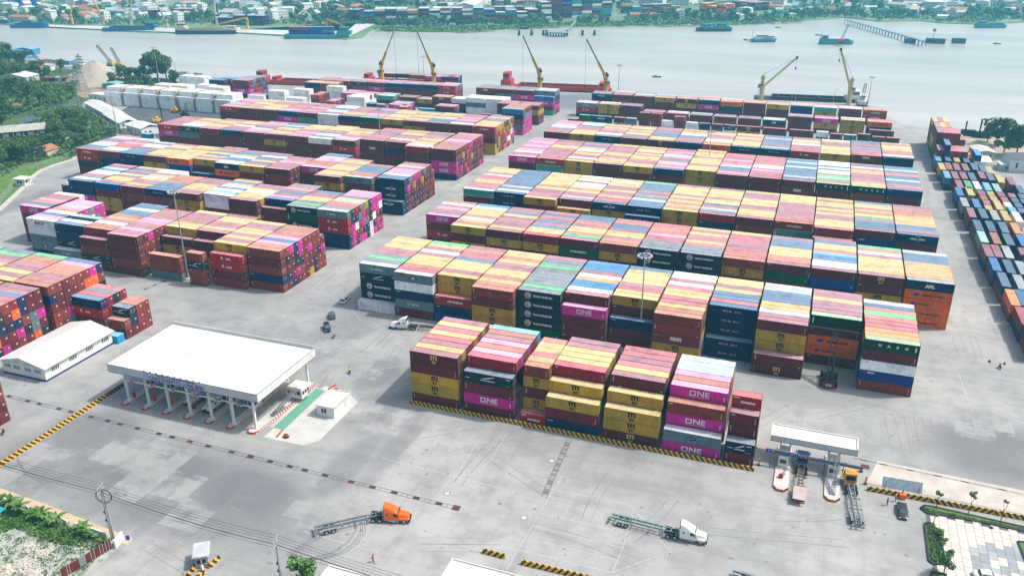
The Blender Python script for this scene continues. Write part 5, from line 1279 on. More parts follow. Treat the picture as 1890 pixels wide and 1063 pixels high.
def tractor(loc, rz, m, label, tall=True, roofm=None, sleeper=True):
    """conventional bonnet tractor unit; x forward, origin at fifth wheel"""
    t = thing('truck_tractor', label, 'truck', (*loc, 0), rz, None)
    mb = MB(); mb.bar((-1.4, -.42, .95), (6.2, -.42, .95), .09, .28); mb.bar((-1.4, .42, .95), (6.2, .42, .95), .09, .28)
    for x in (-1.2, 0, 1.2, 2.2): mb.box(x, x + .12, -.42, .42, .85, 1.05)
    mb.build('chassis', M_DK, t)
    mb = MB(); mb.lathe([(.5, 1.12), (.5, 1.2)], 12, (0, 0)); mb.box(-.5, .5, -.3, .3, 1.05, 1.14); mb.build('fifth_wheel', M_DK, t)
    x0 = 1.5 if sleeper else 2.4; xw = 4.25
    mb = MB(); zt = 3.55 if tall else 3.0
    tapered(mb, [(x0, 1.2, 1.18, .75, 2.55), (3.3, 1.2, 1.16, .75, 2.55), (xw - .05, 1.15, 1.08, .75, 2.35), (xw + .3, 1.08, 1.0, .75, 1.95)])
    tapered(mb, [(x0 + .02, 1.17, .95, 2.55, zt), (x0 + .7, 1.16, .92, 2.55, zt - .12), (3.4, 1.12, .85, 2.53, 2.95), (xw - .1, 1.02, .8, 2.34, 2.45)])
    mb.build('cab', m, t)
    mb = MB(); tapered(mb, [(xw + .28, 1.06, .80, .8, 1.93), (5.4, .98, .72, .8, 1.78), (6.15, .9, .62, .8, 1.6), (6.35, .85, .55, .85, 1.35)])
    for s in (-1, 1): tapered(mb, [(4.75, .01, .01, .75, .76), (4.8, .01, .01, .75, 1.0)]) if False else mb.bevbox(4.7, 6.1, s * 1.0 - .2, s * 1.0 + .2, .78, 1.28, .12)
    mb.build('bonnet', m, t)
    mb = MB(); mb.hexa([(xw - .02, -1.0, 1.95), (xw + .27, -.95, 1.93), (xw + .27, .95, 1.93), (xw - .02, 1.0, 1.95)], [(xw - .12, -.86, 2.42), (xw - .04, -.84, 2.42), (xw - .04, .84, 2.42), (xw - .12, .86, 2.42)]); mb.build('windscreen', M_GLASS, t)
    for s in (-1, 1):
        mb = MB(); y = s * 1.175
        mb.hexa([(3.35, y - .03, 1.75), (4.1, y - .05, 1.75), (4.1, y + .03, 1.75), (3.35, y + .03, 1.75)], [(3.35, y - .05, 2.35), (3.9, y - .06, 2.3), (3.9, y + .02, 2.3), (3.35, y + .01, 2.35)]); mb.build('side_window', M_GLASS, t)
        if sleeper: mb = MB(); mb.box(1.95, 2.35, y - .03, y + .035, 2.0, 2.3); mb.build('side_window', M_GLASS, t)
        mb = MB(); mb.box(4.2, 4.3, s * 1.25 - .12 + s * .12, s * 1.25 + .12 + s * .12, 1.6, 2.25); mb.bar((4.2, s * 1.1, 1.7), (4.25, s * 1.4, 1.7), .04); mb.build('mirror', M_DK, t)
        mb = MB(); mb.cyl((2.3, s * .95, .72), (3.7, s * .95, .72), .3, n=10); mb.build('fuel_tank', M_RIM, t)
        mb = MB(); mb.cyl((6.2, s * .72, 1.0), (6.32, s * .72, 1.0), .15, n=8); mb.build('headlight', M_MARK, t)
        mb = MB(); mb.box(3.0, 4.3, s * 1.16 - .06, s * 1.16 + .06, .42, .62); mb.build('step', M_RIM, t)
        mb = MB(); mb.cyl((1.35, s * 1.0, 1.0), (1.35, s * 1.0, 3.1), .07, n=6); mb.build('exhaust_stack', M_RIM, t)
        wheel(t, 5.35, s * 1.02); wheel(t, .65, s * .95, .5, .5); wheel(t, -.65, s * .95, .5, .5)
    mb = MB(); mb.bevbox(6.25, 6.5, -1.12, 1.12, .42, .82, .06); mb.build('bumper', roofm or M_DK, t)
    mb = MB(); mb.box(6.36, 6.42, -.5, .5, .86, 1.32); mb.build('grille', M_DK, t)
    mb = MB(); mb.box(-1.35, -.1, -1.2, -.7, 1.03, 1.07); mb.box(-1.35, -.1, .7, 1.2, 1.03, 1.07); mb.build('mudguard', M_DK, t)
    mb = MB(); mb.box(x0 - .06, x0 + .02, -1.0, 1.0, 2.6, zt - .05) ; mb.build('fairing_back', M_DK, t)
    return t
def trailer(loc, rz, m, label, L_=12.2, deck=False, dm=None):
    """skeletal trailer; kingpin at origin, reaching backwards along -x"""
    t = thing('container_trailer', label, 'trailer', (*loc, 0), rz)
    for s in (-1, 1): mb = MB(); mb.bar((1.0, s * .45, 1.28), (-2.0, s * .45, 1.28), .16, .14); mb.bar((-2.0, s * .45, 1.2), (-(L_ - .4), s * .45, 1.2), .16, .36); mb.build('main_rail', m, t)
    k = 12
    for i in range(k):
        x = .9 - i * (L_ + .3) / (k - 1); big = i in (0, 4, 7, k - 1)
        mb = MB(); hw = 1.2 if big else .5; mb.box(x - .07, x + .07, -hw, hw, 1.16, 1.36 if big else 1.30); mb.build('cross_member', m, t)
    for s in (-1, 1):
        mb = MB(); mb.box(-2.2, -2.05, s * .8 - .06, s * .8 + .06, .1, 1.2); mb.box(-2.3, -1.95, s * .8 - .16, s * .8 + .16, .0, .1); mb.build('landing_leg', m, t)
        mb = MB()
        for z in (.55, .85): mb.box(-7.6, -3.2, s * 1.16 - .02, s * 1.16 + .02, z, z + .08)
        for x in (-7.5, -5.4, -3.3): mb.box(x - .03, x + .03, s * 1.14 - .02, s * 1.14 + .02, .5, 1.2)
        mb.build('side_guard', mat('side_guard_steel', (.30, .34, .36), .5), t)
        for x in (-(L_ - 3.6), -(L_ - 2.3)): wheel(t, x, s * .93, .5, .52)
        mb = MB(); mb.box(-(L_ - 1.6), -(L_ - 4.3), s * .93 - .3, s * .93 + .3, 1.05, 1.09); mb.build('mudguard', m, t)
        mb = MB(); mb.box(-(L_ - .32), -(L_ - .40), s * .9 - .14, s * .9 + .14, .75, .9); mb.build('tail_light', M_RED, t)
    mb = MB(); mb.box(-(L_ - .5), -(L_ - .35), -1.15, 1.15, .55, .72); mb.build('rear_bumper', M_STRR if False else m, t)
    if deck:
        mb = MB()
        for i in range(9): mb.box(-(L_ - .3) + i * .5, -(L_ - .3) + i * .5 + .47, -1.22, 1.22, 1.38, 1.44)
        mb.build('deck_plate', dm, t)
    return t
def semi(p_front, p_rear, m, tm, lab1, lab2, bend=0.0, **k):
    a = Vector(p_front); c = Vector(p_rear); d = (a - c).normalized(); ang = math.atan2(d.y, d.x)
    return a, ang
# orange tractor and grey skeletal trailer
fo = Vector(at(752, 967)); ro = Vector(at(683, 972)); an = math.atan2(fo.y - ro.y, fo.x - ro.x)
M_TRG = mat('trailer_grey', (.20, .23, .25), .6); M_TRGR = mat('trailer_green', (.20, .30, .27), .6); M_TRB = mat('trailer_brown', (.14, .09, .06), .7, var=.3, scale=2)
M_ORT = mat('orange_truck', (.85, .13, .008), .3, var=.03); M_WHT = mat('white_truck', (.80, .80, .78), .3, var=.03)
kp = at(697, 958); kd = Vector(at(752, 960)) - Vector(kp); an = math.atan2(kd.y, kd.x)
tractor(kp, an, M_ORT, 'bright orange bonneted truck tractor with high sleeper roof', True)
kr = Vector(kp) - Vector(at(580, 985)); trailer(kp, math.atan2(kr.y, kr.x), M_TRG, 'empty grey skeletal trailer coupled to the orange truck')
kp = at(1240, 988); kd = Vector(at(1297, 999)) - Vector(kp); an = math.atan2(kd.y, kd.x)
tractor(kp, an, M_WHT, 'white bonneted truck tractor with tall roof fairing in foreground', True)
kr = Vector(kp) - Vector(at(1140, 963)); trailer(kp, math.atan2(kr.y, kr.x), M_TRGR, 'pale green skeletal trailer behind the foreground white truck')
kp = at(762, 607); kd = Vector(at(718, 604)) - Vector(kp); an = math.atan2(kd.y, kd.x)
tractor(kp, an, M_WHT, 'white truck tractor leaving the stacks behind the nearest block', True)
kr = Vector(kp) - Vector(at(850, 616)); trailer(kp, math.atan2(kr.y, kr.x), M_TRB, 'rusty skeletal trailer behind the distant white truck')
for i, (px, py) in enumerate(((300, 752), (352, 768))):
    pass
for i, (u, v) in enumerate(((-132.3, 141.5), (-126.3, 140.5))):
    tractor((u, v), -math.pi / 2, M_WHT, 'white truck facing out of the gate in the %s occupied lane' % ('left' if i == 0 else 'right'), False)
    trailer((u, v), -math.pi / 2, M_TRG, 'skeletal trailer behind the %s truck under the wide canopy' % ('left' if i == 0 else 'right'))
def cabover(loc, rz, m, label):
    t = thing('cab_over_truck', label, 'truck', (*loc, 0), rz)
    mb = MB(); mb.bar((-1.6, -.42, .95), (3.4, -.42, .95), .09, .28); mb.bar((-1.6, .42, .95), (3.4, .42, .95), .09, .28); mb.build('chassis', M_DK, t)
    mb = MB(); tapered(mb, [(1.9, 1.2, 1.15, .75, 3.0), (2.2, 1.22, 1.15, .7, 3.2), (3.6, 1.22, 1.12, .6, 3.05), (4.0, 1.2, 1.08, .6, 2.6), (4.15, 1.18, 1.15, .6, 1.7)]); mb.build('cab', m, t)
    mb = MB(); mb.hexa([(4.02, -1.05, 1.75), (4.18, -1.05, 1.75), (4.18, 1.05, 1.75), (4.02, 1.05, 1.75)], [(3.92, -.98, 2.55), (4.02, -.98, 2.55), (4.02, .98, 2.55), (3.92, .98, 2.55)]); mb.build('windscreen', M_GLASS, t)
    mb = MB(); mb.box(2.3, 3.2, -.7, .7, 3.18, 3.3); mb.build('roof_hatch', m, t)
    mb = MB(); mb.box(1.86, 1.92, -.9, .9, 1.5, 2.6); mb.build('rear_panel', M_DK, t)
    for s in (-1, 1):
        mb = MB(); mb.box(2.8, 3.7, s * 1.2 - .04, s * 1.2 + .03, 1.75, 2.5); mb.build('side_window', M_GLASS, t)
        mb = MB(); mb.box(4.0, 4.12, s * 1.38 - .1, s * 1.38 + .1, 1.9, 2.6); mb.build('mirror', M_DK, t)
        mb = MB(); mb.cyl((.9, s * .95, .75), (1.9, s * .95, .75), .3, n=10); mb.build('fuel_tank', M_RIM, t)
        wheel(t, 3.0, s * 1.02); wheel(t, .55, s * .95, .5, .5); wheel(t, -.75, s * .95, .5, .5)
    mb = MB(); mb.box(4.1, 4.3, -1.2, 1.2, .4, .85); mb.build('bumper', m, t)
    return t
up = math.pi / 2
kp = (6.0, 157.6); cabover(kp, up, mat('blue_cab', (.03, .20, .48), .4), 'blue cab-over truck seen from behind under the small canopy')
trailer(kp, up, M_TRB, 'brown trailer with a pale flat rear deck in the gate lane', 12.0, True, mat('pale_deck', (.48, .40, .36), .8))
kp = at(1570, 908); kd = Vector(at(1571, 880)) - Vector(at(1590, 975)); an = math.atan2(kd.y, kd.x)
cabover(kp, an, mat('amber_cab', (.78, .33, .03), .4), 'amber orange cab-over truck seen from behind right of the gate')
trailer(kp, an, M_TRG, 'grey skeletal trailer behind the amber truck right of gate')
kp = at(1480, 1104); trailer(kp, math.atan2(at(1480, 1104)[1] - at(1385, 1076)[1], at(1480, 1104)[0] - at(1385, 1076)[0]), M_TRG, 'skeletal trailer cut off by the bottom edge of the picture')

def bev(o, w_, seg=2):
    md = o.modifiers.new('bevel', 'BEVEL'); md.width = w_; md.segments = seg; md.limit_method = 'ANGLE'; md.angle_limit = R(12); o.data.polygons.foreach_set('use_smooth', [True] * len(o.data.polygons)); return o
def car(loc, rz, m, label, suv=False, L_=4.6):
    t = thing('car', label, 'car', (*loc, 0), rz); h = 1.75 if suv else 1.45; hw = .92; e = L_ / 2; zb = .95 if suv else .85
    mb = MB(); tapered(mb, [(-e, hw * .88, hw * .85, .32, zb - .1), (-e + .25, hw * .97, hw * .93, .25, zb + .02), (-e + 1.0, hw, hw * .95, .22, zb), (e - 1.5, hw, hw * .95, .22, zb), (e - .45, hw * .97, hw * .88, .24, zb - .14), (e, hw * .85, hw * .75, .32, zb - .32)]); bev(mb.build('body', m, t), .12)
    r0 = -e + (.15 if suv else .75)
    mb = MB(); tapered(mb, [(r0 + .28, hw * .93, hw * .74, zb, h - .08), (r0 + .7, hw * .93, hw * .74, zb, h), (e - 1.9, hw * .93, hw * .74, zb, h - .01), (e - 1.85, hw * .93, hw * .74, zb, h - .06)]); bev(mb.build('cabin', m, t), .07)
    mb = MB(); mb.hexa([(e - 1.95, -.74, zb), (e - 1.22, -.70, zb), (e - 1.22, .70, zb), (e - 1.95, .74, zb)], [(e - 2.0, -.62, h - .05), (e - 1.88, -.62, h - .05), (e - 1.88, .62, h - .05), (e - 2.0, .62, h - .05)]); mb.build('windscreen', M_CGL, t)
    mb = MB(); mb.hexa([(r0 - .02, -.72, zb), (r0 + .3, -.74, zb), (r0 + .3, .74, zb), (r0 - .02, .72, zb)], [(r0 + .22, -.62, h - .12), (r0 + .34, -.62, h - .12), (r0 + .34, .62, h - .12), (r0 + .22, .62, h - .12)]); mb.build('rear_window', M_CGL, t)
    for s in (-1, 1):
        mb = MB(); mb.hexa([(r0 + .5, s * .86 - .02, zb + .04), (e - 2.0, s * .86 - .02, zb + .04), (e - 2.0, s * .86 + .02, zb + .04), (r0 + .5, s * .86 + .02, zb + .04)], [(r0 + .6, s * .74 - .02, h - .14), (e - 2.15, s * .74 - .02, h - .14), (e - 2.15, s * .74 + .02, h - .14), (r0 + .6, s * .74 + .02, h - .14)]); mb.build('side_window', M_CGL, t)
        mb = MB(); mb.box(e - .2, e - .02, s * .62 - .14, s * .62 + .14, zb - .40, zb - .28); mb.build('headlight', M_MARK, t)
        mb = MB(); mb.box(-e - .02, -e + .1, s * .64 - .14, s * .64 + .14, zb - .3, zb - .16); mb.build('tail_light', M_RED, t)
        mb = MB(); mb.box(e - 1.75, e - 1.6, s * .98 - .08, s * .98 + .08, zb + .02, zb + .16); mb.build('mirror', m, t)
        for x in (-e + .85, e - .9): wheel(t, x, s * .82, .33, .2)
    return t
def heading(a, c): a = at(*a); c = at(*c); return math.atan2(c[1] - a[1], c[0] - a[0])
car(at(637, 556), heading((630, 560), (646, 545)), mat('white_car', (.75, .75, .74), .25, var=.03), 'white estate car driving up the central lane', True, 4.8)
car(at(613, 585), heading((614, 590), (610, 574)), mat('grey_car', (.10, .11, .14), .25, var=.03), 'dark grey car between the white and the black car', True, 4.5)
car(at(604, 608), heading((602, 598), (606, 612)), mat('black_car', (.015, .016, .02), .2, var=.03), 'black car nearest the wide gate canopy roof', True, 4.6)
car(at(1665, 946), heading((1667, 958), (1663, 932)) + math.pi, mat('graphite_car', (.035, .035, .042), .22, var=.03), 'dark graphite saloon parked near the plaza verge', False, 4.9)

def skin_mesh(name, chain, mats_rad, m, sub=1):
    """chain: dict joint -> (xyz, radius), edges list"""
    vs, es = chain
    me = bpy.data.meshes.new(name); me.from_pydata([p for p, r in vs], es, []); o = bpy.data.objects.new('tmp', me); COL.objects.link(o)
    md = o.modifiers.new('s', 'SKIN'); sk = me.skin_vertices[0].data
    for i, (p, r) in enumerate(vs): sk[i].radius = (r, r)
    sk[0].use_root = True
    o.modifiers.new('u', 'SUBSURF').levels = sub
    dg = bpy.context.evaluated_depsgraph_get(); dg.update(); ev = o.evaluated_get(dg); out = bpy.data.meshes.new_from_object(ev)
    bpy.data.objects.remove(o); out.name = name; out.materials.clear(); out.materials.append(m); return out
M_SKIN = mat('skin', (.38, .21, .14), .6)
def person_parts(t, shirt, trouser, riding=False, helmet=None, arm=0.2):
    if riding:
        hip = (0, 0, .82); kn = [(.38, -.2, .72), (.38, .2, .72)]; ft = [(.22, -.2, .3), (.22, .2, .3)]; ch = (.12, 0, 1.28); nk = (.16, 0, 1.42); hd = (.2, 0, 1.58)
        el = [(.3, -.3, 1.12), (.3, .3, 1.12)]; ha = [(.52, -.28, 1.02), (.52, .28, 1.02)]; sh = [(.14, -.2, 1.36), (.14, .2, 1.36)]
    else:
        hip = (0, 0, .92); kn = [(.05, -.1, .5), (-.03, .12, .5)]; ft = [(.0, -.12, .07), (-.12, .14, .07)]; ch = (0, 0, 1.3); nk = (0, 0, 1.5); hd = (.02, 0, 1.63)
        el = [(.02, -.3, 1.16), (arm * .5, .3, 1.16)]; ha = [(.1, -.32, .92), (arm + .1, .3, 1.05)]; sh = [(0, -.19, 1.44), (0, .19, 1.44)]
    V_ = [(hip, .14), (ch, .16), (nk, .07), (hd, .105), (tuple(hd[i] + (0, 0, .09)[i] for i in range(3)), .08)]; E_ = [(0, 1), (1, 2), (2, 3), (3, 4)]
    for s in (0, 1):
        k = len(V_); hp = (hip[0], hip[1] + (-.1, .1)[s], hip[2] - .06)
        V_ += [(hp, .105), (kn[s], .07), (ft[s], .05), (tuple(ft[s][i] + (.14, 0, -.02)[i] for i in range(3)), .045)]; E_ += [(0, k), (k, k + 1), (k + 1, k + 2), (k + 2, k + 3)]
        k = len(V_); V_ += [(sh[s], .075), (el[s], .05), (ha[s], .04)]; E_ += [(1, k), (k, k + 1), (k + 1, k + 2)]
    me = skin_mesh('body', (V_, E_), None, shirt); me.materials.append(trouser); me.materials.append(M_SKIN)
    idx = []
    for p in me.polygons:
        z = p.center.z; idx.append(2 if z > nk[2] - .02 else (1 if z < hip[2] + .08 and abs(p.center.y) < .29 else 0))
    me.polygons.foreach_set('material_index', idx)
    link('body', me, t)
    mb = MB(); c = hd
    mb.blob((c[0] - .01, c[1], c[2] + .07), .135, .12, .115, 3, 8, 5, .02); mb.build('helmet' if helmet else 'hair', helmet or mat('black_hair', (.012, .01, .01), .6), t)
def moto(loc, rz, label, shirt, helmet, cargo=None):
    t = thing('motorbike', label, 'motorbike', (*loc, 0), rz)
    for x in (-.58, .62): wheel(t, x, 0, .29, .09)
    mb = MB(); tapered(mb, [(-.8, .05, .1, .55, .78), (-.3, .12, .14, .4, .82), (.1, .1, .1, .3, .55), (.35, .1, .12, .35, .85), (.5, .05, .08, .55, .98)]); mb.build('frame', M_DK, t)
    mb = MB(); mb.bevbox(-.62, .12, -.12, .12, .76, .86, .03); mb.build('seat', M_RUB, t)
    mb = MB(); mb.bar((.42, -.32, 1.0), (.42, .32, 1.0), .03); mb.cyl((.45, 0, .98), (.62, 0, .3), .03, n=6); mb.build('handlebar', M_GREYM, t)
    p = thing('person', 'person in %s riding the %s' % (cargo or 'bright top', label), 'person', (*loc, 0), rz)
    person_parts(p, shirt, mat('dark_trousers', (.02, .022, .03), .8), True, helmet)
M_HIV = mat('hi_vis_yellow', (.55, .75, .10), .7, var=.05); M_HEL = mat('white_helmet', (.75, .75, .75), .3)
moto(at(617, 623), heading((615, 628), (619, 612)), 'motorbike below the black car', M_HIV, M_HEL, 'yellow safety vest')
moto(at(646, 689), heading((648, 692), (643, 680)), 'motorbike right of the canopy roof', M_HIV, mat('black_helmet', (.02, .02, .02), .3), 'hi-vis vest')
moto(at(1845, 680), heading((1850, 682), (1842, 670)), 'motorbike on the open right yard', mat('pink_top', (.55, .20, .25), .8), M_HEL, 'pink top')
moto(at(7, 800), heading((4, 806), (8, 792)), 'motorbike at the left picture edge', mat('magenta_top', (.40, .08, .22), .8), M_HEL, 'magenta top')
for px, py, lab, sm in ((1652, 925, 'person in orange and white workwear by the verge barrier', M_ORG), (1637, 932, 'person in dark clothes beside the map board', mat('dark_top', (.05, .05, .06), .8)), (1664, 918, 'person bending at orange box by the barrier', M_ORG), (638, 752, 'person in orange by the small white office', M_ORG), (689, 1037, 'person in red and white near the bottom roof', mat('red_top', (.40, .05, .05), .8))):
    p = thing('person', lab, 'person', (*at(px, py), 0), rnd.uniform(0, 6)); person_parts(p, sm, mat('dark_trousers', (.02, .022, .03)), False, M_HEL if px == 1652 else None)
t = thing('orange_bin', 'orange plastic bin at the striped verge barrier', 'bin', (*at(1665, 919), 0)); mb = MB(); mb.bevbox(-.6, .6, -.5, .5, 0, 1.0, .1); mb.build('tub', M_ORG, t); mb = MB(); mb.bevbox(-.65, .65, -.55, .55, 1.0, 1.15, .08); mb.build('lid', M_ORG, t)
for px, py in ((1826, 668), (1854, 672)):
    t = thing('traffic_cone', '%s dark traffic cone beside the pink rider' % ('left' if px < 1840 else 'right'), 'cone', (*at(px, py), 0)); mb = MB(); mb.lathe([(.3, .04), (.06, .8)], 10); mb.build('cone', mat('faded_red', (.25, .04, .05), .7), t); mb = MB(); mb.box(-.35, .35, -.35, .35, 0, .05); mb.build('base', M_RUB, t)

# reach stacker under the green container
c = at(1527, 690); t = thing('reach_stacker', 'dark red reach stacker holding its boom up to the green container', 'reach stacker', (10.6, 199.2, 0), math.pi / 2)
M_DRED = mat('dark_red_machine', (.05, .012, .015), .6)
mb = MB(); tapered(mb, [(-3.6, 1.3, 1.2, .7, 1.9), (-2.2, 1.5, 1.4, .6, 2.1), (1.5, 1.5, 1.4, .6, 1.7), (2.6, 1.4, 1.3, .7, 1.4)]); mb.build('body', M_DRED, t)
mb = MB(); mb.box(-3.75, -3.55, -1.5, 1.5, .6, 1.5); mb.build('counterweight', mat('dull_red', (.22, .02, .03), .6), t)
mb = MB(); mb.box(-3.8, -3.76, -.6, .6, .8, 1.4); mb.build('number_plate', M_MARK, t)
mb = MB(); put_text(mb, '343', .5, 0, 0, 1.1, bold=.03); mb.v = [(-3.82, -x, z) for x, y, z in mb.v]; mb.build('lettering', M_RED, t)
mb = MB(); mb.bevbox(-1.6, .3, -.75, .75, 2.0, 3.4, .2); o = mb.build('cab', M_GLASS, t)
for s in (-1, 1):
    for x in (-2.3, 2.2): wheel(t, x, s * 1.75, .85, .6)
    mb = MB(); mb.bar((-2.6, s * .75, 1.9), (-2.9, s * .75, 2.6), .2); mb.build('boom_bracket', M_DRED, t)
    mb = MB(); mb.cyl((1.4, s * .55, 1.4), (2.2, s * .5, 7.2), .14, n=8); mb.build('lift_cylinder', M_DK, t)
mb = MB(); mb.bar((-2.9, -.6, 2.5), (4.6, -.6, 11.4), .28, .5); mb.bar((-2.9, .6, 2.5), (4.6, .6, 11.4), .28, .5)
for i in range(8): mb.box(-2.5 + i * .95, -2.4 + i * .95, -.6, .6, 2.9 + i * 1.12, 3.1 + i * 1.12)
mb.build('boom', M_DK, t)
mb = MB(); mb.bar((3.6, 0, 10.2), (5.4, 0, 12.3), .5, .6); mb.box(4.6, 5.2, -5.8, 5.8, 12.0, 12.3); mb.box(4.3, 5.4, -6.0, -5.8, 11.7, 12.3); mb.box(4.3, 5.4, 5.8, 6.0, 11.7, 12.3); mb.build('spreader', M_DK, t)
# yellow forklift and reach stacker on the far asphalt
def stacker(px, py, rz, label, m):
    t = thing('yard_machine', label, 'forklift', (*at(px, py), 0), rz); mb = MB(); tapered(mb, [(-3, 1.4, 1.3, .6, 2.2), (2.2, 1.4, 1.2, .6, 1.7)]); mb.build('body', m, t); mb = MB(); mb.bevbox(-1.2, .5, -.8, .8, 2.1, 3.5, .2); mb.build('cab', m, t)
    for s in (-1, 1):
        for x in (-1.8, 1.6): wheel(t, x, s * 1.5, .75, .5)
        mb = MB(); mb.bar((2.6, s * .6, .4), (2.6, s * .6, 8.5), .25); mb.build('mast', M_DK, t)
    mb = MB(); mb.box(2.5, 2.7, -1.2, 1.2, 1.0, 2.2)
    for z in (3, 5, 7, 8.4): mb.box(2.52, 2.68, -.6, .6, z, z + .2)
    mb.build('carriage', M_DK, t)
stacker(325, 208, R(10), 'yellow forklift parked on asphalt before the reefer wall', M_YEL)
stacker(342, 216, R(-20), 'dark forklift with raised mast on the reefer asphalt', M_DK)
stacker(292, 226, R(60), 'small yellow and white machine by the asphalt edge', M_YEL)
# ================================================================ VEGETATION
def leaf_mat(name, c1, c2, scale=.5):
    m = bpy.data.materials.new(name); m.use_nodes = True; n = m.node_tree; b = n.nodes['Principled BSDF']; b.inputs['Roughness'].default_value = .7
    geo = n.nodes.new('ShaderNodeNewGeometry'); no = n.nodes.new('ShaderNodeTexNoise'); no.inputs['Scale'].default_value = scale; no.inputs['Detail'].default_value = 6
    n.links.new(geo.outputs['Position'], no.inputs['Vector']); cr = n.nodes.new('ShaderNodeValToRGB')
    cr.color_ramp.elements[0].position = .38; cr.color_ramp.elements[1].position = .62; cr.color_ramp.elements[0].color = (*c1, 1); cr.color_ramp.elements[1].color = (*c2, 1)
    n.links.new(no.outputs['Fac'], cr.inputs[0]); n.links.new(cr.outputs[0], b.inputs['Base Color']); return m
LF = [leaf_mat('dark_leaves', (.03, .065, .018), (.075, .14, .03)), leaf_mat('green_leaves', (.04, .09, .02), (.11, .20, .04)), leaf_mat('bright_leaves', (.05, .13, .02), (.13, .26, .05)), leaf_mat('far_leaves', (.035, .10, .035), (.11, .22, .07), .05)]
M_BARK = mat('bark', (.11, .085, .065), .9, var=.3, scale=3)
def crown_mesh(seed, rx, rz, n, ls, m, base=.45, clumps=9):
    """a crown of leaf-sized faces gathered in uneven clumps; unit: metres, centre at z = 0"""
    q = random.Random(seed); cl = []
    for i in range(clumps):
        a = q.uniform(0, 6.28); r = rx * q.uniform(.15, .72); z = q.uniform(-.45, .75) * rz; cl.append((r * math.cos(a), r * math.sin(a), z, rx * q.uniform(.28, .5)))
    mb = MB()
    for i in range(n):
        c = q.choice(cl); d = Vector((q.gauss(0, 1), q.gauss(0, 1), q.gauss(0, 1))).normalized() * c[3] * q.uniform(.55, 1.05)
        p = Vector(c[:3]) + Vector((d.x, d.y, d.z * .75)); nrm = (d.normalized() * .6 + Vector((q.uniform(-1, 1), q.uniform(-1, 1), q.uniform(0, 1)))).normalized()
        a = nrm.orthogonal().normalized(); a.rotate(Matrix.Rotation(q.uniform(0, 6.28), 3, nrm)); b_ = nrm.cross(a); s = ls * q.uniform(.6, 1.4)
        mb.add([p - a * s - b_ * s * .5, p + a * s * .1 - b_ * s * .8, p + a * s + b_ * s * .2, p - a * s * .1 + b_ * s * .9], [(0, 1, 2, 3)])
    return mb.mesh('crown', m)
def trunk_mesh(seed, h, r, crz):
    q = random.Random(seed); mb = MB(); mb.cyl((0, 0, 0), (.1 * r, 0, h * .55), r, r * .75, 7); mb.cyl((.1 * r, 0, h * .55), (0, .2 * r, h), r * .75, r * .5, 7)
    for i in range(5): a = q.uniform(0, 6.28); mb.cyl((0, 0, h * q.uniform(.55, .95)), (math.cos(a) * crz * .7, math.sin(a) * crz * .7, h + crz * q.uniform(-.1, .6)), r * .4, r * .12, 5)
    return mb.mesh('trunk', M_BARK)
TP_ = {}
def tree_proto(key, seed, rx, rz, n, ls, m, h, r):
    TP_[key] = (crown_mesh(seed, rx, rz, n, ls, m), trunk_mesh(seed, h, r, rx), h + rz * .55)
for i in range(3): tree_proto(('near', i), 20 + i, 4.2, 3.2, 1500, .30, LF[i % 2], 3.2, .28)
for i in range(3): tree_proto(('far', i), 40 + i, 5.5, 4.6, 420, .85, LF[3], 3.5, .4)
tree_proto(('bright', 0), 60, 1.9, 1.7, 900, .16, LF[2], 1.6, .13)
tree_proto(('bush', 0), 61, 1.5, 1.1, 700, .14, LF[1], .5, .1)
def tree(key, x, y, s, label, group=None, z=0.0, sz=None, name='tree', cat='tree'):
    c, tk, zc = TP_[key]; t = thing(name, label, cat, (x, y, z), rnd.uniform(0, 6.28), group); sz = sz or s * rnd.uniform(.85, 1.15); t.scale = (s, s, sz)
    link('trunk', tk, t); link('crown', c, t, (0, 0, zc)); return t
WH = ['beside the canal', 'on the river bank', 'by the depot fence']
BIG = [(-6, 128, 2.2), (18, 118, 2.0), (45, 125, 1.9), (70, 138, 1.5), (10, 150, 1.7), (35, 152, 1.4), (112, 132, 1.1), (88, 140, 1.0), (25, 178, 1.6), (50, 182, 1.5), (8, 172, 1.3), (75, 188, .9)  , (2, 205, 1.2), (20, 215, 1.1), (5, 235, .9),
       (210, 158, 1.0), (225, 150, 1.3), (240, 152, 1.4), (258, 150, 1.1), (275, 150, 1.9), (292, 148, 2.3), (308, 150, 2.0), (270, 160, 1.2), (245, 162, .9), (325, 158, 1.2),
       (110, 250, 1.3), (130, 245, 1.5), (145, 255, 1.5), (120, 268, 1.3), (155, 240, 1.2), (150, 272, 1.0), (100, 262, 1.1), (88, 274, .9), (45, 300, 1.5), (22, 298, 1.4), (55, 288, 1.2), (5, 312, 1.3), (-10, 330, 1.3), (75, 296, .9), (35, 280, .9), (160, 262, .9), (95, 232, .9), (70, 238, .6), (170, 258, .7), (60, 275, .8), (128, 228, .8)]
for i, (px, py, s) in enumerate(BIG):
    c = at(px, py); g = 'dark green trees on the left bank'
    reg = 'beside the river at the upper left' if py < 165 and px < 150 else ('near the sand heap and reefers' if py < 165 else ('beside the canal bend' if py < 225 else 'by the perimeter fence left of the blocks'))
    tree(('near', i % 3), c[0], c[1], s * .98, '%s leafy tree %s' % (('dark green', 'mid green', 'dark green')[i % 3], reg), g + ', ' + reg)
for k, (px, py, s) in enumerate(((1838, 268, 1.9), (1852, 285, 1.5), (1875, 290, 1.7), (1822, 262, 1.1), (1890, 268, 1.3))):
    c = at(px, py); tree(('near', k % 2), c[0], c[1], s, '%s dark spreading tree by the right river bank' % ORD[k + 1], 'trees on the right river bank')
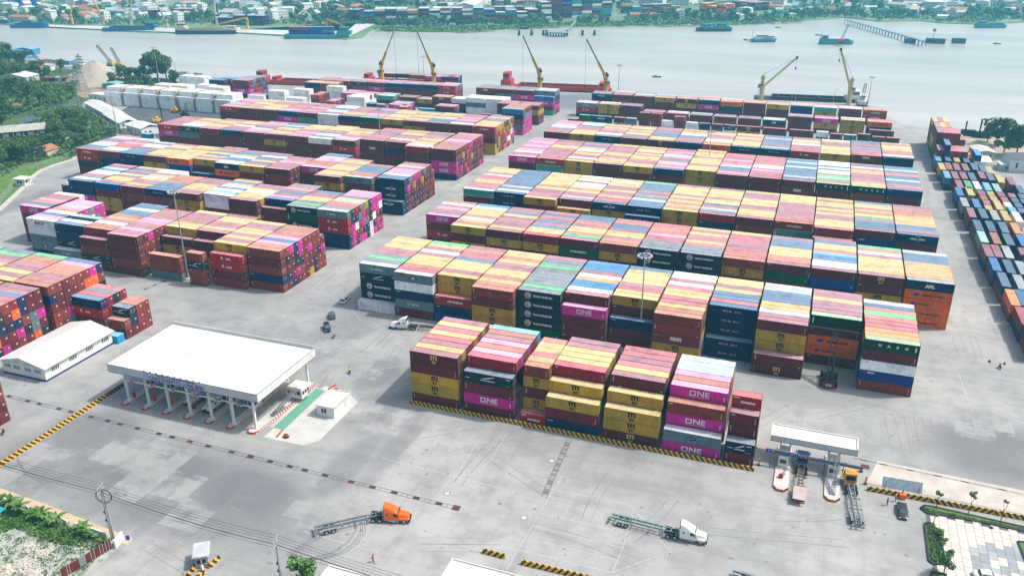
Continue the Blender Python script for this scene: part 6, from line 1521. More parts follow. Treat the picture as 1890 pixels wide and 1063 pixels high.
def undergrowth(name, polypx, n, s, m, seed, h=.8):
    """leafy ground cover scattered inside a polygon"""
    q = random.Random(seed); P_ = [at(*p) for p in polypx]; xs = [p[0] for p in P_]; ys = [p[1] for p in P_]; mb = MB(); c = 0; tries = 0
    while c < n and tries < n * 20:
        tries += 1; x, y = q.uniform(min(xs), max(xs)), q.uniform(min(ys), max(ys)); ins = False; j = len(P_) - 1
        for i in range(len(P_)):
            if (P_[i][1] > y) != (P_[j][1] > y) and x < (P_[j][0] - P_[i][0]) * (y - P_[i][1]) / (P_[j][1] - P_[i][1]) + P_[i][0]: ins = not ins
            j = i
        if not ins: continue
        c += 1; hh = h * q.uniform(.2, 1)
        for _ in range(5):
            a = Vector((q.gauss(0, 1), q.gauss(0, 1), q.gauss(0, .5))).normalized() * s * q.uniform(.5, 1.3); b_ = Vector((q.gauss(0, 1), q.gauss(0, 1), q.gauss(0, .6))).normalized() * s * .6
            p = Vector((x + q.gauss(0, s), y + q.gauss(0, s), hh * q.uniform(.1, 1))); mb.add([p - a, p - b_, p + a, p + b_], [(0, 1, 2, 3)])
    return tag(mb.build(name, m), kind='stuff')
undergrowth('bank_scrub', [(0, 150), (60, 165), (140, 155), (130, 185), (60, 200), (0, 225)], 1500, 1.3, LF[1], 1, 3.5)
undergrowth('bank_scrub', [(40, 235), (140, 200), (180, 215), (235, 250), (190, 250), (140, 290), (60, 290), (0, 330), (0, 240)], 2600, 1.0, LF[1], 2, 2.2)
undergrowth('bank_scrub', [(60, 205), (150, 195), (165, 215), (90, 235)], 900, .8, LF[2], 3, .9)
undergrowth('bank_scrub', [(-10, 118), (60, 130), (90, 138), (70, 155), (-10, 160)], 900, 1.5, LF[0], 4, 5)
undergrowth('bank_scrub', [(205, 148), (320, 150), (330, 165), (200, 168)], 700, 1.2, LF[0], 5, 3)
undergrowth('bank_scrub', [(100, 165), (130, 162), (150, 185), (100, 190)], 300, .8, LF[2], 6, 1.2)
# palm by the river
def palm(px, py, s, label):
    t = thing('palm_tree', label, 'palm', (*at(px, py), 0)); t.scale = (s, s, s); mb = MB(); mb.cyl((0, 0, 0), (.5, 0, 8), .25, .16, 7); mb.build('trunk', M_BARK, t); mb = MB()
    for i in range(13):
        a = i * 6.28 / 13; pr = None
        for k in range(6):
            r_ = .6 + k * .65; z = 8.2 + .9 * math.sin(k * .6) - k * k * .09; w_ = .5 * (1 - k / 6.5); c = (.5 + r_ * math.cos(a), r_ * math.sin(a), z); l = (-math.sin(a) * w_, math.cos(a) * w_)
            cur = [(c[0] - l[0], c[1] - l[1], z - .15), c, (c[0] + l[0], c[1] + l[1], z - .15)]
            if pr: mb.add(pr + cur, [(0, 1, 4, 3), (1, 2, 5, 4)])
            pr = cur
    mb.build('crown', LF[0], t)
palm(250, 150, 1.1, 'tall palm standing between the bank trees')

# ================================================================ LEFT BANK BUILDINGS
M_TIN = mat('weathered_tin', (.42, .41, .38), .6, var=.2, scale=.4, dirt=.35, dirtcol=(.22, .18, .15)); M_TEALR = mat('teal_tin', (.25, .50, .50), .5, dirt=.2); M_TILE = mat('clay_tile', (.40, .16, .10), .8, var=.2); M_BLUR = mat('blue_tin', (.06, .25, .50), .5); M_WALLB = mat('cream_wall', (.55, .52, .45), .8, dirt=.2)
def house(loc, rz, w, d, h, rh, wall, roof, label, wins=3, name='house', z=0.0, group=None, eave=.5, ribs=6):
    t = thing(name, label, 'building', (*loc, z), rz, group)
    mb = MB(); mb.extr([(0, 0), (w, 0), (w, h), (w / 2, h + rh), (0, h)], 0, d); mb.build('wall', wall, t)
    mb = MB()
    for s in (-1, 1):
        for i in range(ribs):
            y0 = -eave + i * (d + 2 * eave) / ribs; y1 = y0 + (d + 2 * eave) / ribs - .02; xo = -eave if s < 0 else w + eave; zo = h - eave * rh / (w / 2)
            v = [(xo, y0, zo), (xo, y1, zo), (w / 2, y1, h + rh), (w / 2, y0, h + rh)]; v = v if s < 0 else v[::-1]; mb.hexa([(a, b_, c + .01) for a, b_, c in v], [(a, b_, c + .12 + .03 * (i % 2)) for a, b_, c in v])
    mb.build('roof', roof, t)
    for i in range(wins):
        x = (i + .5) * w / wins - .4; mb = MB(); mb.box(x, x + .8, -.04, -.005, h * .35, h * .75); mb.build('window', M_GLASS, t)
    return t
hdg = R(97)
house(at(-20, 268), R(-97), 9, 40, 4.0, 1.8, mat('dark_timber_wall', (.10, .08, .075), .9, var=.3), M_TIN, 'long weathered shed with pale tin roof left of the yard', 3, 'long_shed', ribs=12) if False else None
c0 = Vector(at(-25, 262)); c1 = Vector(at(86, 252)); an = math.atan2(c1.y - c0.y, c1.x - c0.x)
t = thing('long_shed', 'long weathered shed with pale tin roof left of the yard', 'building', (*c0, 0), an); L_ = (c1 - c0).length
mb = MB(); mb.box(0, L_, 0, 14, 0, 4.2); mb.build('wall', mat('dark_timber_wall', (.07, .06, .06), .9, var=.3), t)
for s in (0, 1):
    for i in range(14):
        mb = MB(); x0 = -.4 + i * (L_ + .8) / 14; x1 = x0 + (L_ + .8) / 14 - .03; y0, y1 = (-.8, 7) if s == 0 else (14.8, 7); v = [(x0, y0, 4.0), (x1, y0, 4.0), (x1, y1, 6.2), (x0, y1, 6.2)]; v = v if s == 0 else v[::-1]
        mb.hexa(v, [(a, b_, q + .12 + .04 * (i % 3)) for a, b_, q in v]); mb.build('roof_sheet', M_TIN, t)
for i in range(12): mb = MB(); mb.box(1 + i * L_ / 12, 1.5 + i * L_ / 12, -.12, -.01, .1, 4.0); mb.build('post', M_WALLB, t)
for i in range(5): mb = MB(); mb.box(3 + i * L_ / 5, 5.2 + i * L_ / 5, -.06, -.02, 1.4, 3.2); mb.build('window', M_FASC, t)
HS = [((95, 262), .3, 8, 9, 3, 1.0, M_WALLB, M_TEALR, 'small hut with pale teal roof beside the long shed'), ((60, 288), .1, 9, 8, 3, 1.6, M_WALLB, M_TILE, 'small house with red tile roof near the fence'), ((0, 155), .2, 22, 14, 5, 2.0, M_WALLB, M_ROOFW, 'white-roofed hall at the far left edge'),
      ((-8, 108), .1, 26, 12, 5, 1.5, M_BLUR, M_BLUR, 'blue-roofed shed above the left trees'), ((28, 102), .2, 18, 10, 5, 1.4, M_BLUR, mat('cyan_tin', (.20, .45, .60), .5), 'cyan-roofed shed right of the blue one'), ((50, 138), .4, 12, 9, 3.5, 2.0, M_WALLB, M_TILE, 'clay-roofed house between the upper left trees'),
      ((70, 132), .4, 10, 8, 4, 1.0, M_WHITE, M_TIN, 'pale house by the upper left river bank'), ((190, 164), .15, 12, 8, 3.4, .8, mat('teal_wall', (.22, .42, .44), .7), M_TEALR, 'small teal building behind the reefer wall'), ((20, 205), 1.0, 7, 5, 2.4, .8, M_WALLB, M_TILE, 'tiny brown-roofed hut by the canal'),
      ((135, 128), .2, 11, 7, 3, .6, M_WHITE, M_ROOFW, 'white cabin beside the sand heap'), ((108, 120), .2, 10, 6, 3, .6, M_BLUW if False else M_BLUR, M_TIN, 'grey-roofed landing stage hut'), ((75, 118), .3, 14, 6, 3, .6, M_WALLB, M_TIN, 'long grey jetty roof on the bank')]
for p, rz, w_, d_, h_, rh_, wl, rf, lab in HS: house(at(*p), rz, w_, d_, h_, rh_, wl, rf, lab, ribs=8)
for i, (px, py, cc, lab) in enumerate(((88, 148, 'r', 'dull red'), (97, 149, 'k', 'dark'), (108, 148, 'g', 'pale grey'), (122, 148, 'R', 'faded red'), (133, 144, 'W', 'off-white'))):
    a, r_, f_, d_ = CM[6.06]; t = thing('short_shipping_container', '%s container set down near the sand heap bank' % lab, 'container', (*at(px, py), 0), R(-70)); link('walls', a, t, color=CC[cc][0]); link('roof', r_, t, color=CC[cc][1]); link('frame', f_, t, color=CC[cc][0]); link('door', d_, t, color=CC[cc][0])
# sand heap, spoil
t = thing('sand_heap', 'large pale sand heap on the left river bank', 'sand heap', (*at(178, 146), 0)); mb = MB(); q = random.Random(4); n_ = 22; rings = [(24, 0), (18, 3.6), (12, 7.5), (6, 11), (1.5, 12.8)]
for r_, z in rings:
    for i in range(n_): f = 1 + q.uniform(-.12, .12); mb.v.append((r_ * f * math.cos(i * 6.283 / n_), r_ * f * .8 * math.sin(i * 6.283 / n_), z * (1 + q.uniform(-.05, .05))))
for j in range(4):
    for i in range(n_): mb.f.append((j * n_ + i, j * n_ + (i + 1) % n_, (j + 1) * n_ + (i + 1) % n_, (j + 1) * n_ + i)); mb.m.append(0)
mb.build('heap', mat('pale_sand', (.42, .36, .31), .95, var=.15, scale=.6), t, smooth=True)
def lattice_tower(px, py, ytop, label, base=3.0):
    u, v = at(px, py); h = pole_h(u, v, ytop); t = thing('lattice_tower', label, 'pylon', (u, v, 0)); mb = MB(); k = 9; pr = None
    for i in range(k + 1):
        w_ = base * (1 - .88 * i / k) + .15; z = h * i / k; cur = [(-w_, -w_, z), (w_, -w_, z), (w_, w_, z), (-w_, w_, z)]
        if pr:
            for a in range(4): mb.bar(pr[a], cur[a], .22); mb.bar(pr[a], cur[(a + 1) % 4], .13); mb.bar(cur[a], cur[(a + 1) % 4], .13)
        pr = cur
    mb.build('lattice', M_GREYM, t)
    for z, l in ((.62, 5), (.75, 4.4), (.88, 3.6)): mb = MB(); mb.bar((-l, 0, h * z), (l, 0, h * z), .25, .5); mb.build('cross_arm', M_GREYM, t)
lattice_tower(149, 168, 112, 'taller grey lattice pylon on the left bank', 3.6); lattice_tower(152, 142, 100, 'slimmer lattice pylon behind the first one', 2.6)
def lattice_crane(px, py, tx, ty, label, bodym, hpx=None):
    u, v = at(px, py); ref = Vector((u, v, 0)); d = FWD * CF + RGT * (tx - 945) + UPV * (531.5 - ty); tt = (ref - Vector((0, 0, 0))).dot(_fw) / d.dot(_fw); tip = Vector((0, 0, CH)) + d * tt - ref
    t = thing('lattice_crane', label, 'crane', (u, v, 0)); mb = MB(); mb.box(-2.6, 2.6, -2, 2, .8, 3.2); mb.build('body', bodym, t); mb = MB(); mb.box(-3, 3, -2.4, -1.5, 0, 1.0); mb.box(-3, 3, 1.5, 2.4, 0, 1.0); mb.build('track', M_DK, t)
    b0 = Vector((0, 0, 2.5)); ax = (tip - b0); n_ = 12; mb = MB(); sd = ax.normalized().cross(Vector((0, 1, 0))).normalized(); pr = None
    for i in range(n_ + 1):
        p = b0 + ax * i / n_; w_ = .75 if 0 < i < n_ else .25; cur = [p + sd * w_ + Vector((0, w_, 0)), p - sd * w_ + Vector((0, w_, 0)), p - sd * w_ - Vector((0, w_, 0)), p + sd * w_ - Vector((0, w_, 0))]
        if pr:
            for a in range(4): mb.bar(pr[a], cur[a], .2); mb.bar(pr[a], cur[(a + 1) % 4], .12)
        pr = cur
    mb.build('boom', M_DK, t); mb = MB(); mb.bar(b0 + Vector((2, 0, 1)) * (1 if tip.x < 0 else -1), b0 + ax * .96, .08); mb.build('stay_cable', M_DK, t); return t
lattice_crane(206, 122, 178, 84, 'leftmost dark lattice boom crane over the sand heap', mat('yellow_machine', (.60, .40, .04), .5)); lattice_crane(222, 124, 204, 88, 'right-hand dark lattice boom crane near the sand heap', mat('yellow_machine', (.60, .40, .04), .5)); lattice_crane(76, 122, 54, 92, 'small lattice crane above the upper left trees', M_RED)
# conveyor clutter near the heap
t = thing('conveyor', 'grey sloping conveyor beside the sand heap', 'conveyor', (*at(160, 150), 0), R(20)); mb = MB(); mb.bar((-14, 0, 9), (10, 0, .6), .9, .5); mb.build('belt', M_GREYM, t); mb = MB()
for x in (-12, -6, 0, 5): mb.bar((x, 0, 0), (x, 0, 4.4 - x * .35), .25)
mb.build('trestle', M_GREYM, t)

# long white office
c0 = Vector(at(161, 205)); c1 = Vector(at(222, 243)); 
def long_house(pa, pb, dep, h, label, k):
    a = Vector(pa); b_ = Vector(pb); an = math.atan2(b_.y - a.y, b_.x - a.x); L_ = (b_ - a).length; t = thing('white_office', label, 'building', (*a, 0), an)
    mb = MB(); mb.box(0, L_, 0, dep, 0, h); mb.build('wall', M_WHITE, t)
    for s in (0, 1):
        mb = MB(); y0 = -.7 if s == 0 else dep + .7; v = [(-.6, y0, h - .15), (L_ + .6, y0, h - .15), (L_ + .6, dep / 2, h + 1.3), (-.6, dep / 2, h + 1.3)]; v = v if s == 0 else v[::-1]; mb.hexa(v, [(p[0], p[1], p[2] + .14) for p in v]); mb.build('roof', M_ROOFW, t)
    mb = MB()
    for i in range(k): window_part(t, .8 + i * L_ / k, 2.0 + i * L_ / k, 1.2, 2.3, 0)
    for y in (1.5, 4.2): window_part(t, y, y + 1.2, 1.2, 2.3, L_, 'y', 1)
    return t
long_house(at(158, 199), at(200, 222), 9, 3.2, 'long white office row with pale roof by the canal fence', 9)
long_house(at(194, 221), at(222, 238), 9.5, 3.2, 'middle white office with pale roof by the canal fence', 6)
long_house(at(235, 244), at(263, 252), 10, 4.2, 'two storey white building end nearest the third left block', 4)
house(at(166, 190), R(-5), 16, 8, 5.5, .5, M_WHITE, M_ROOFW, 'small two storey white office left of the reefers', 4)
t = thing('blue_skip', 'pale blue box beside the white building corner', 'container', (*at(262, 256), 0)); a, r_, f_, d_ = CM[6.06]; link('walls', a, t, color=(.05, .25, .45)); link('roof', r_, t, color=(.2, .45, .6)); link('frame', f_, t, color=(.05, .25, .45))
# reefer rack towers
M_GOLDR = mat('ochre_scaffold', (.42, .27, .08), .7)
for i in range(6):
    u = -418.6 + 14.0 * i
    t = thing('reefer_rack', 'ochre steel reefer rack, %s gap from left in the white wall' % ORD[i + 1], 'rack', (u, 419.8, 0)); mb = MB()
    for y in range(0, 13, 3):
        for x in (0, 1.2): mb.bar((x, y, 0), (x, y, 12.2), .16)
        for z in (2.8, 5.6, 8.4, 11.2): mb.bar((0, y, z), (1.2, y, z), .12)
    for z in (2.8, 5.6, 8.4, 11.2): mb.box(0, 1.2, 0, 12, z - .05, z + .03); mb.bar((0, 0, z + 1), (0, 12, z + 1), .08)
    mb.build('frame', M_GOLDR, t)
# guard house
t = thing('guard_house', 'small white guard house on the lawn by the kerb', 'building', (*at(31, 343), 0), R(8)); mb = MB(); mb.box(0, 4.4, 0, 3.4, .2, 3.0); mb.build('wall', M_WHITE, t); mb = MB(); mb.box(-1.0, 5.4, -1.0, 4.4, 3.0, 3.25); mb.box(-.8, 5.2, -.8, 4.2, 3.25, 3.4); mb.build('roof', M_ROOFW, t); mb = MB(); mb.box(-.8, 5.2, -.8, 4.2, 0, .2); mb.build('plinth', M_CONC, t)
for x in (.6, 2.0): window_part(t, x, x + 1.1, 1.2, 2.4, 0)
window_part(t, .8, 1.8, 1.2, 2.4, 4.4, 'y', 1); mb = MB(); mb.box(4.4, 4.44, 2.1, 3.0, .2, 2.3); mb.build('door', M_FASC, t)
# fences
M_FEN = mat('fence_grey', (.40, .43, .45), .6)
def fence(pts, label, h=2.2, step=3.0):
    t = thing('fence', label, 'fence', (*pts[0], 0)); o = Vector((*pts[0], 0)); pm = MB().box(-.07, .07, -.07, .07, 0, h).mesh('post', M_FEN); wire = MB()
    for a, c in zip(pts, pts[1:]):
        a = Vector((*a, 0)) - o; c = Vector((*c, 0)) - o; l = (c - a).length; k = max(1, int(l / step))
        for i in range(k + 1): link('post', pm, t, tuple(a + (c - a) * i / k))
        for z in (.15, h * .5, h - .05): wire.bar(a + Vector((0, 0, z)), c + Vector((0, 0, z)), .07)
        for i in range(int(l / .6)): p = a + (c - a) * i * .6 / l; wire.bar(p + Vector((0, 0, .1)), p + Vector((0, 0, h - .1)), .03)
    wire.build('mesh_panel', M_FEN, t); return t
fence([at(-60, 345), at(8, 323), at(40, 314), at(68, 310), at(98, 302), at(137, 286), at(160, 276)], 'grey wire mesh fence along the lawn above the guard house')
fence([at(-40, 420), at(0, 375), at(24, 346)], 'grey wire mesh fence at the left picture edge')
fence([at(128, 192), at(150, 185), at(180, 178)], 'pale fence at the canal head by the office'); fence([at(147, 199), at(165, 210), at(200, 232), at(240, 252)], 'fence between the canal and the long office')

# ================================================================ MASTS, LAMPS, POLES
M_GALV = mat('galvanised', (.42, .45, .47), .4, metal=.4)
def mast(px, py, ytop, label, heads=10):
    u, v = at(px, py); h = pole_h(u, v, ytop); t = thing('light_mast', label, 'light mast', (u, v, 0)); mb = MB(); mb.cyl((0, 0, .5), (0, 0, h), .27, .12, 10); mb.build('pole', M_GALV, t); mb = MB(); mb.prism([(1.3 * math.cos(k * 1.047), 1.3 * math.sin(k * 1.047)) for k in range(6)], 0, .6); mb.build('base', M_CONC, t)
    mb = MB()
    for i in range(heads): a = i * 6.283 / heads; a2 = (i + 1) * 6.283 / heads; mb.bar((0, 0, h - .4), (1.6 * math.cos(a), 1.6 * math.sin(a), h - .2), .07); mb.bar((1.6 * math.cos(a), 1.6 * math.sin(a), h - .2), (1.6 * math.cos(a2), 1.6 * math.sin(a2), h - .2), .08)
    mb.build('head_ring', M_GALV, t); lm = MB().hexa([(-.3, -.1, -.35), (.3, -.1, -.35), (.3, .15, -.3), (-.3, .15, -.3)], [(-.35, -.25, .15), (.35, -.25, .15), (.35, .2, .15), (-.35, .2, .15)]).mesh('floodlight', M_FASC)
    for i in range(heads): a = i * 6.283 / heads; link('floodlight', lm, t, (1.75 * math.cos(a), 1.75 * math.sin(a), h - .35), a + math.pi / 2)
    return t
for px, py, yt, lab in ((348, 516, 352, 'tall light mast standing among the nearest left stacks'), (1180, 640, 470, 'tall light mast between the nearest block and second right block'), (1304, 345, 242, 'tall light mast between the third and fourth right blocks'), (705, 300, 202, 'tall light mast among the fourth left block'),
                         (218, 250, 166, 'tall light mast near the long white office'), (297, 168, 87, 'tall light mast behind the white reefer wall'), (783, 155, 104, 'light mast behind the container-laden barge'), (1141, 172, 120, 'light mast at the right end of the red barge'), (1601, 197, 142, 'light mast at the quay beside the blue vessel')):
    mast(px, py, yt, lab)
def lamp(px, py, yt, label):
    u, v = at(px, py); h = pole_h(u, v, yt); t = thing('street_lamp', label, 'street lamp', (u, v, 0)); mb = MB(); mb.cyl((0, 0, 0), (0, 0, h), .16, .09, 8); mb.build('pole', M_GALV, t); mb = MB(); mb.cyl((0, 0, h - .1), (1.4, -.3, h + .3), .06, n=6); mb.build('arm', M_GALV, t); mb = MB(); mb.box(1.2, 2.1, -.5, -.1, h + .2, h + .35); mb.build('lamp_head', M_FASC, t)
for px, py, yt, lab in ((69, 313, 281, 'street lamp on the kerb above the guard house'), (22, 361, 324, 'street lamp at the left picture edge'), (168, 268, 236, 'street lamp behind the third left block end'), (250, 262, 225, 'street lamp beside the two storey white building'), (150, 210, 172, 'street lamp at the canal head'), (1467, 190, 172, 'small dark-headed lamp on quay, left of pair'), (1538, 190, 166, 'small dark-headed lamp on quay, right of pair')): lamp(px, py, yt, lab)
M_POLE = mat('concrete_pole', (.36, .36, .35), .8)
def upole(px, py, yt, label, coil=False):
    u, v = at(px, py); h = pole_h(u, v, yt); t = thing('utility_pole', label, 'utility pole', (u, v, 0), R(20)); mb = MB(); mb.cyl((0, 0, 0), (0, 0, h), .2, .13, 10); 
    if coil: mb.cyl((.35, .1, 0), (.35, .1, h * .95), .17, .11, 8)
    mb.build('pole', M_POLE, t); mb = MB()
    for z in (h - .3, h - 1.1): mb.bar((0, -1.1, z), (0, 1.1, z), .1)
    mb.bar((0, 0, h - 2), (0, 1.0, h - .35), .06); mb.build('cross_arm', M_GALV, t)
    ins = MB().lathe([(.05, 0), (.09, .05), (.05, .1), (.09, .15), (.04, .22)], 8).mesh('insulator', M_MARK)
    for z in (h - .25, h - 1.05):
        for y in (-1, -.4, .4, 1): link('insulator', ins, t, (0, y, z))
    for z in (h * .35, h * .5): mb = MB(); mb.box(-.35, -.1, -.2, .2, z, z + .4); mb.build('meter_box', M_DK, t)
    if coil:
        mb = MB(); k = 20
        for r_, yo in ((1.5, .0), (1.35, .1)):
            for i in range(k): a, c = i * 6.283 / k, (i + 1) * 6.283 / k; mb.bar((.3 + r_ * math.cos(a), yo, h - 2.2 + r_ * math.sin(a)), (.3 + r_ * math.cos(c), yo, h - 2.2 + r_ * math.sin(c)), .07)
        mb.build('cable_coil', M_RUB, t)
    return (u, v, h)
p1 = upole(207, 994, 897, 'utility pole with cable coils in the lower left corner', True); p2 = upole(521, 1085, 994, 'utility pole at the bottom edge with crossed arms')
dx, dy = p2[0] - p1[0], p2[1] - p1[1]; l_ = math.hypot(dx, dy); p0 = (p1[0] - dx * 1.5, p1[1] + 4, 9.5); p3 = (p2[0] + dx * 1.5, p2[1] + dy * 1.8, 9.0)
WP = [p0, p1, p2, p3]
for k in range(7):
    off = (k % 4 - 1.5) * .62; zz = -.1 - (k // 4) * .8 - (.6 if k == 6 else 0); mb = MB(); prev = None
    for a, c in zip(WP, WP[1:]):
        for i in range(13):
            t_ = i / 12; sag = 4 * t_ * (1 - t_) * .8; p = Vector((a[0] + (c[0] - a[0]) * t_ - off * .2, a[1] + (c[1] - a[1]) * t_ + off, a[2] + (c[2] - a[2]) * t_ - sag + zz))
            if prev is not None and (p - prev).length > .05: mb.cyl(prev, p, .022, n=4, caps=False)
            prev = p
    tag(mb.build('overhead_wire', M_RUB), 'thin dark overhead wire strung between the two foreground utility poles', 'wire', 'overhead wires between the utility poles')

# ================================================================ BOTTOM LEFT LOT
lot = [at(-80, 905), at(0, 920), at(60, 945), at(130, 970), at(190, 990), at(226, 1003), at(205, 1022), at(100, 1100), at(-80, 1100)]
lm_ = bpy.data.materials.new('lot_soil'); lm_.use_nodes = True; n = lm_.node_tree; b = n.nodes['Principled BSDF']; b.inputs['Roughness'].default_value = .95; geo = n.nodes.new('ShaderNodeNewGeometry')
no = n.nodes.new('ShaderNodeTexNoise'); no.inputs['Scale'].default_value = .35; no.inputs['Detail'].default_value = 8; no.inputs['Roughness'].default_value = .7; n.links.new(geo.outputs['Position'], no.inputs['Vector']); cr = n.nodes.new('ShaderNodeValToRGB')
cr.color_ramp.elements[0].position = .36; cr.color_ramp.elements[0].color = (.07, .10, .035, 1); cr.color_ramp.elements[1].position = .5; cr.color_ramp.elements[1].color = (.36, .40, .36, 1); e = cr.color_ramp.elements.new(.7); e.color = (.50, .48, .42, 1)
n.links.new(no.outputs['Fac'], cr.inputs[0]); n.links.new(cr.outputs[0], b.inputs['Base Color'])
sheet('waste_ground', lot, .02, lm_)
def rubble(px, py, n_, sp_, seed, label):
    q = random.Random(seed); c = at(px, py); mb = MB()
    for i in range(n_):
        x, y = q.gauss(0, sp_), q.gauss(0, sp_ * .7); s = q.uniform(.12, .4); z = max(.05, (.8 - math.hypot(x, y) / sp_ * .35)) * q.uniform(.2, 1) * .7
        mb.blob((c[0] + x, c[1] + y, z), s, s * q.uniform(.6, 1), s * .6, seed + i, 5, 3, .25)
    tag(mb.build('rubble', mat('pale_rubble', (.52, .49, .42), .9, var=.2, scale=1.5)), kind='stuff')
rubble(45, 1040, 260, 1.0, 1, ''); rubble(80, 1022, 190, .8, 2, ''); rubble(58, 1060, 240, 1.1, 3, ''); rubble(12, 1052, 200, .9, 4, ''); rubble(165, 1003, 200, 1.2, 5, ''); rubble(50, 1010, 150, 1.0, 6, '')
undergrowth('weeds', [(0, 925), (60, 950), (130, 975), (200, 1000), (180, 1015), (100, 1000), (30, 975), (0, 985)], 1050, .28, LF[2], 11, 1.2)
undergrowth('weeds', [(0, 985), (100, 1000), (190, 1015), (150, 1063), (0, 1063)], 420, .2, LF[1], 12, .4)
def banana(px, py, s, label):
    c = at(px, py); q = random.Random(int(px * 7 + py)); t = thing('banana_plant', label, 'plant', (*c, 0), 0, 'leafy plants along the waste ground edge'); t.scale = (s, s, s)
    mb = MB(); mb.cyl((0, 0, 0), (0, 0, 1.5), .12, .08, 7); mb.build('stem', LF[1], t); k = 15
    for i in range(k):
        mb = MB(); a = i * 2.4 + q.uniform(-.2, .2); el = R(q.uniform(25, 75)); L2 = q.uniform(1.3, 2.2); pr = None
        for j in range(6):
            f = j / 5; r_ = L2 * f * math.cos(el) * (1 + .2 * f); z = 1.3 + L2 * f * math.sin(el) - f * f * 1.0; w_ = .25 * math.sin(math.pi * min(1, f * .92 + .06)) + .02
            c2 = (r_ * math.cos(a), r_ * math.sin(a), z); l2 = (-math.sin(a) * w_, math.cos(a) * w_); cur = [(c2[0] - l2[0], c2[1] - l2[1], z - .05), c2, (c2[0] + l2[0], c2[1] + l2[1], z - .05)]
            if pr: mb.add(pr + cur, [(0, 1, 4, 3), (1, 2, 5, 4)])
            pr = cur
        mb.build('leaf', LF[2], t)
for px, py, s, lab in ((22, 938, 1.3, 'leftmost leafy banana plant on the waste ground'), (38, 950, 1.5, 'bright banana plant with broad leaves, second from left'), (62, 955, 1.0, 'small banana plant between two larger ones'), (80, 962, 1.5, 'large dark banana plant in the row middle'), (106, 970, 1.3, 'banana plant with one upright leaf near wall posts'), (158, 990, 1.4, 'banana plant with stiff leaves near the utility pole'), (172, 1000, 1.1, 'low banana plant beneath the utility pole')): banana(px, py, s, lab)
for px, py, s, lab in ((200, 1003, .6, 'yellow green bush at the utility pole foot'), (8, 925, .8, 'dark bush at the left picture edge'), (125, 985, .7, 'low bush between the banana plants'), (190, 1015, .5, 'small bush by the brown fence')): tree(('bush', 0), *at(px, py), s, lab, name='bush', cat='bush')
# broken boundary wall and brown fence
M_BRN = mat('brown_sheet', (.13, .030, .022), .6, var=.1); 
t = thing('boundary_wall', 'broken white boundary wall beside the banana plants', 'wall', (*at(0, 925), 0)); o0 = Vector((*at(0, 925), 0))
for (a, c) in (((10, 930), (18, 933)), ((50, 944), (56, 947)), ((92, 962), (100, 966)), ((118, 968), (126, 972)), ((140, 976), (148, 980)), ((168, 985), (200, 996))):
    a = Vector((*at(*a), 0)) - o0; c = Vector((*at(*c), 0)) - o0; mb = MB(); mb.bar(a + Vector((0, 0, .8)), c + Vector((0, 0, .8)), .25, 1.6); mb.build('wall_piece', M_WHITE, t)
t = thing('sheet_fence', 'brown and grey sheet metal fence along the waste ground', 'fence', (*at(115, 1063), 0)); o0 = Vector((*at(115, 1068), 0)); e0 = Vector((*at(207, 1012), 0)); t.location = o0; l_ = (e0 - o0).length; an = math.atan2(e0.y - o0.y, e0.x - o0.x); t.rotation_euler = (0, 0, an)
wd = [.12, .05, .2, .11, .12, .065, .12, .06, .06, .06, .05]; x = 0; tot = sum(wd)
for i, w_ in enumerate(wd):
    x1 = x + w_ / tot * l_; mb = MB(); mb.box(x + .05, x1 - .05, -.04, .04, .1, 2.1 + .1 * (i % 2)); mb.build('sheet_panel', M_GREYM if i == 3 else M_BRN, t); mb = MB(); mb.box(x1 - .05, x1 + .05, -.06, .06, 0, 2.25); mb.build('post', M_GALV, t); x = x1
c = Vector((*at(213, 1012), 0)); e = Vector((*at(229, 992), 0)); t = thing('wall_pier', 'white end wall piece beside the blue sign', 'wall', c, 0); mb = MB(); mb.bar((0, 0, .9), tuple((e - c) * .9 + Vector((0, 0, .9))), .35, 1.8); mb.build('wall_piece', M_WHITE, t)
t = thing('blue_sign', 'small blue sign board at the lot corner', 'sign', (*at(238, 1003), 0), R(30)); mb = MB(); mb.cyl((0, 0, 0), (0, 0, 1.0), .04, n=6); mb.build('post', M_GALV, t); mb = MB(); mb.box(-.35, .35, -.03, .03, .9, 1.9); mb.build('face', M_SIGNB, t)
t = thing('teal_awning', 'torn teal awning at the left picture edge', 'awning', (*at(-8, 950), 0)); mb = MB(); mb.hexa([(-2, -1, 1.6), (2.2, -1, 1.3), (2.2, .8, 1.5), (-2, .8, 1.9)], [(-2, -1, 1.65), (2.2, -1, 1.35), (2.2, .8, 1.55), (-2, .8, 1.95)]); mb.build('cloth', mat('teal_cloth', (.03, .33, .38), .7), t); mb = MB()
for x in (-1.8, 2): mb.bar((x, -.8, 0), (x, -.8, 1.5), .08)
mb.build('post', M_GALV, t)
# guard booth with barriers at the bottom
bz = booth(at(362, 1050), R(35), 2.2, 3.4, 2.6, 'small grey guard booth between striped kerbs at the bottom', None, .35, roofm=mat('booth_grey_roof', (.50, .52, .54), .5), wallm=M_GREYM)
barrier('striped_barrier', at(385, 1048), at(405, 1030), 'thick yellow and black kerb right of the guard booth', .7, .7, [M_STRY], 5)
barrier('striped_barrier', at(345, 1066), at(362, 1046), 'yellow and black kerb left of the guard booth', .7, .7, [M_STRY], 5); barrier('striped_barrier', at(362, 1068), at(378, 1055), 'short yellow and black kerb under the guard booth', .6, .8, [M_STRY2], 5)
t = thing('boom_gate', 'red and white boom barrier by the guard booth', 'boom gate', (*at(374, 1052), 0)); mb = MB(); mb.box(-.2, .2, -.2, .2, 0, 1.1); mb.build('cabinet', M_MARK, t); mb = MB(); mb.cyl((0, 0, 1.0), (.3, -1.8, 2.4), .06, n=6); mb.build('arm', M_STRW, t)
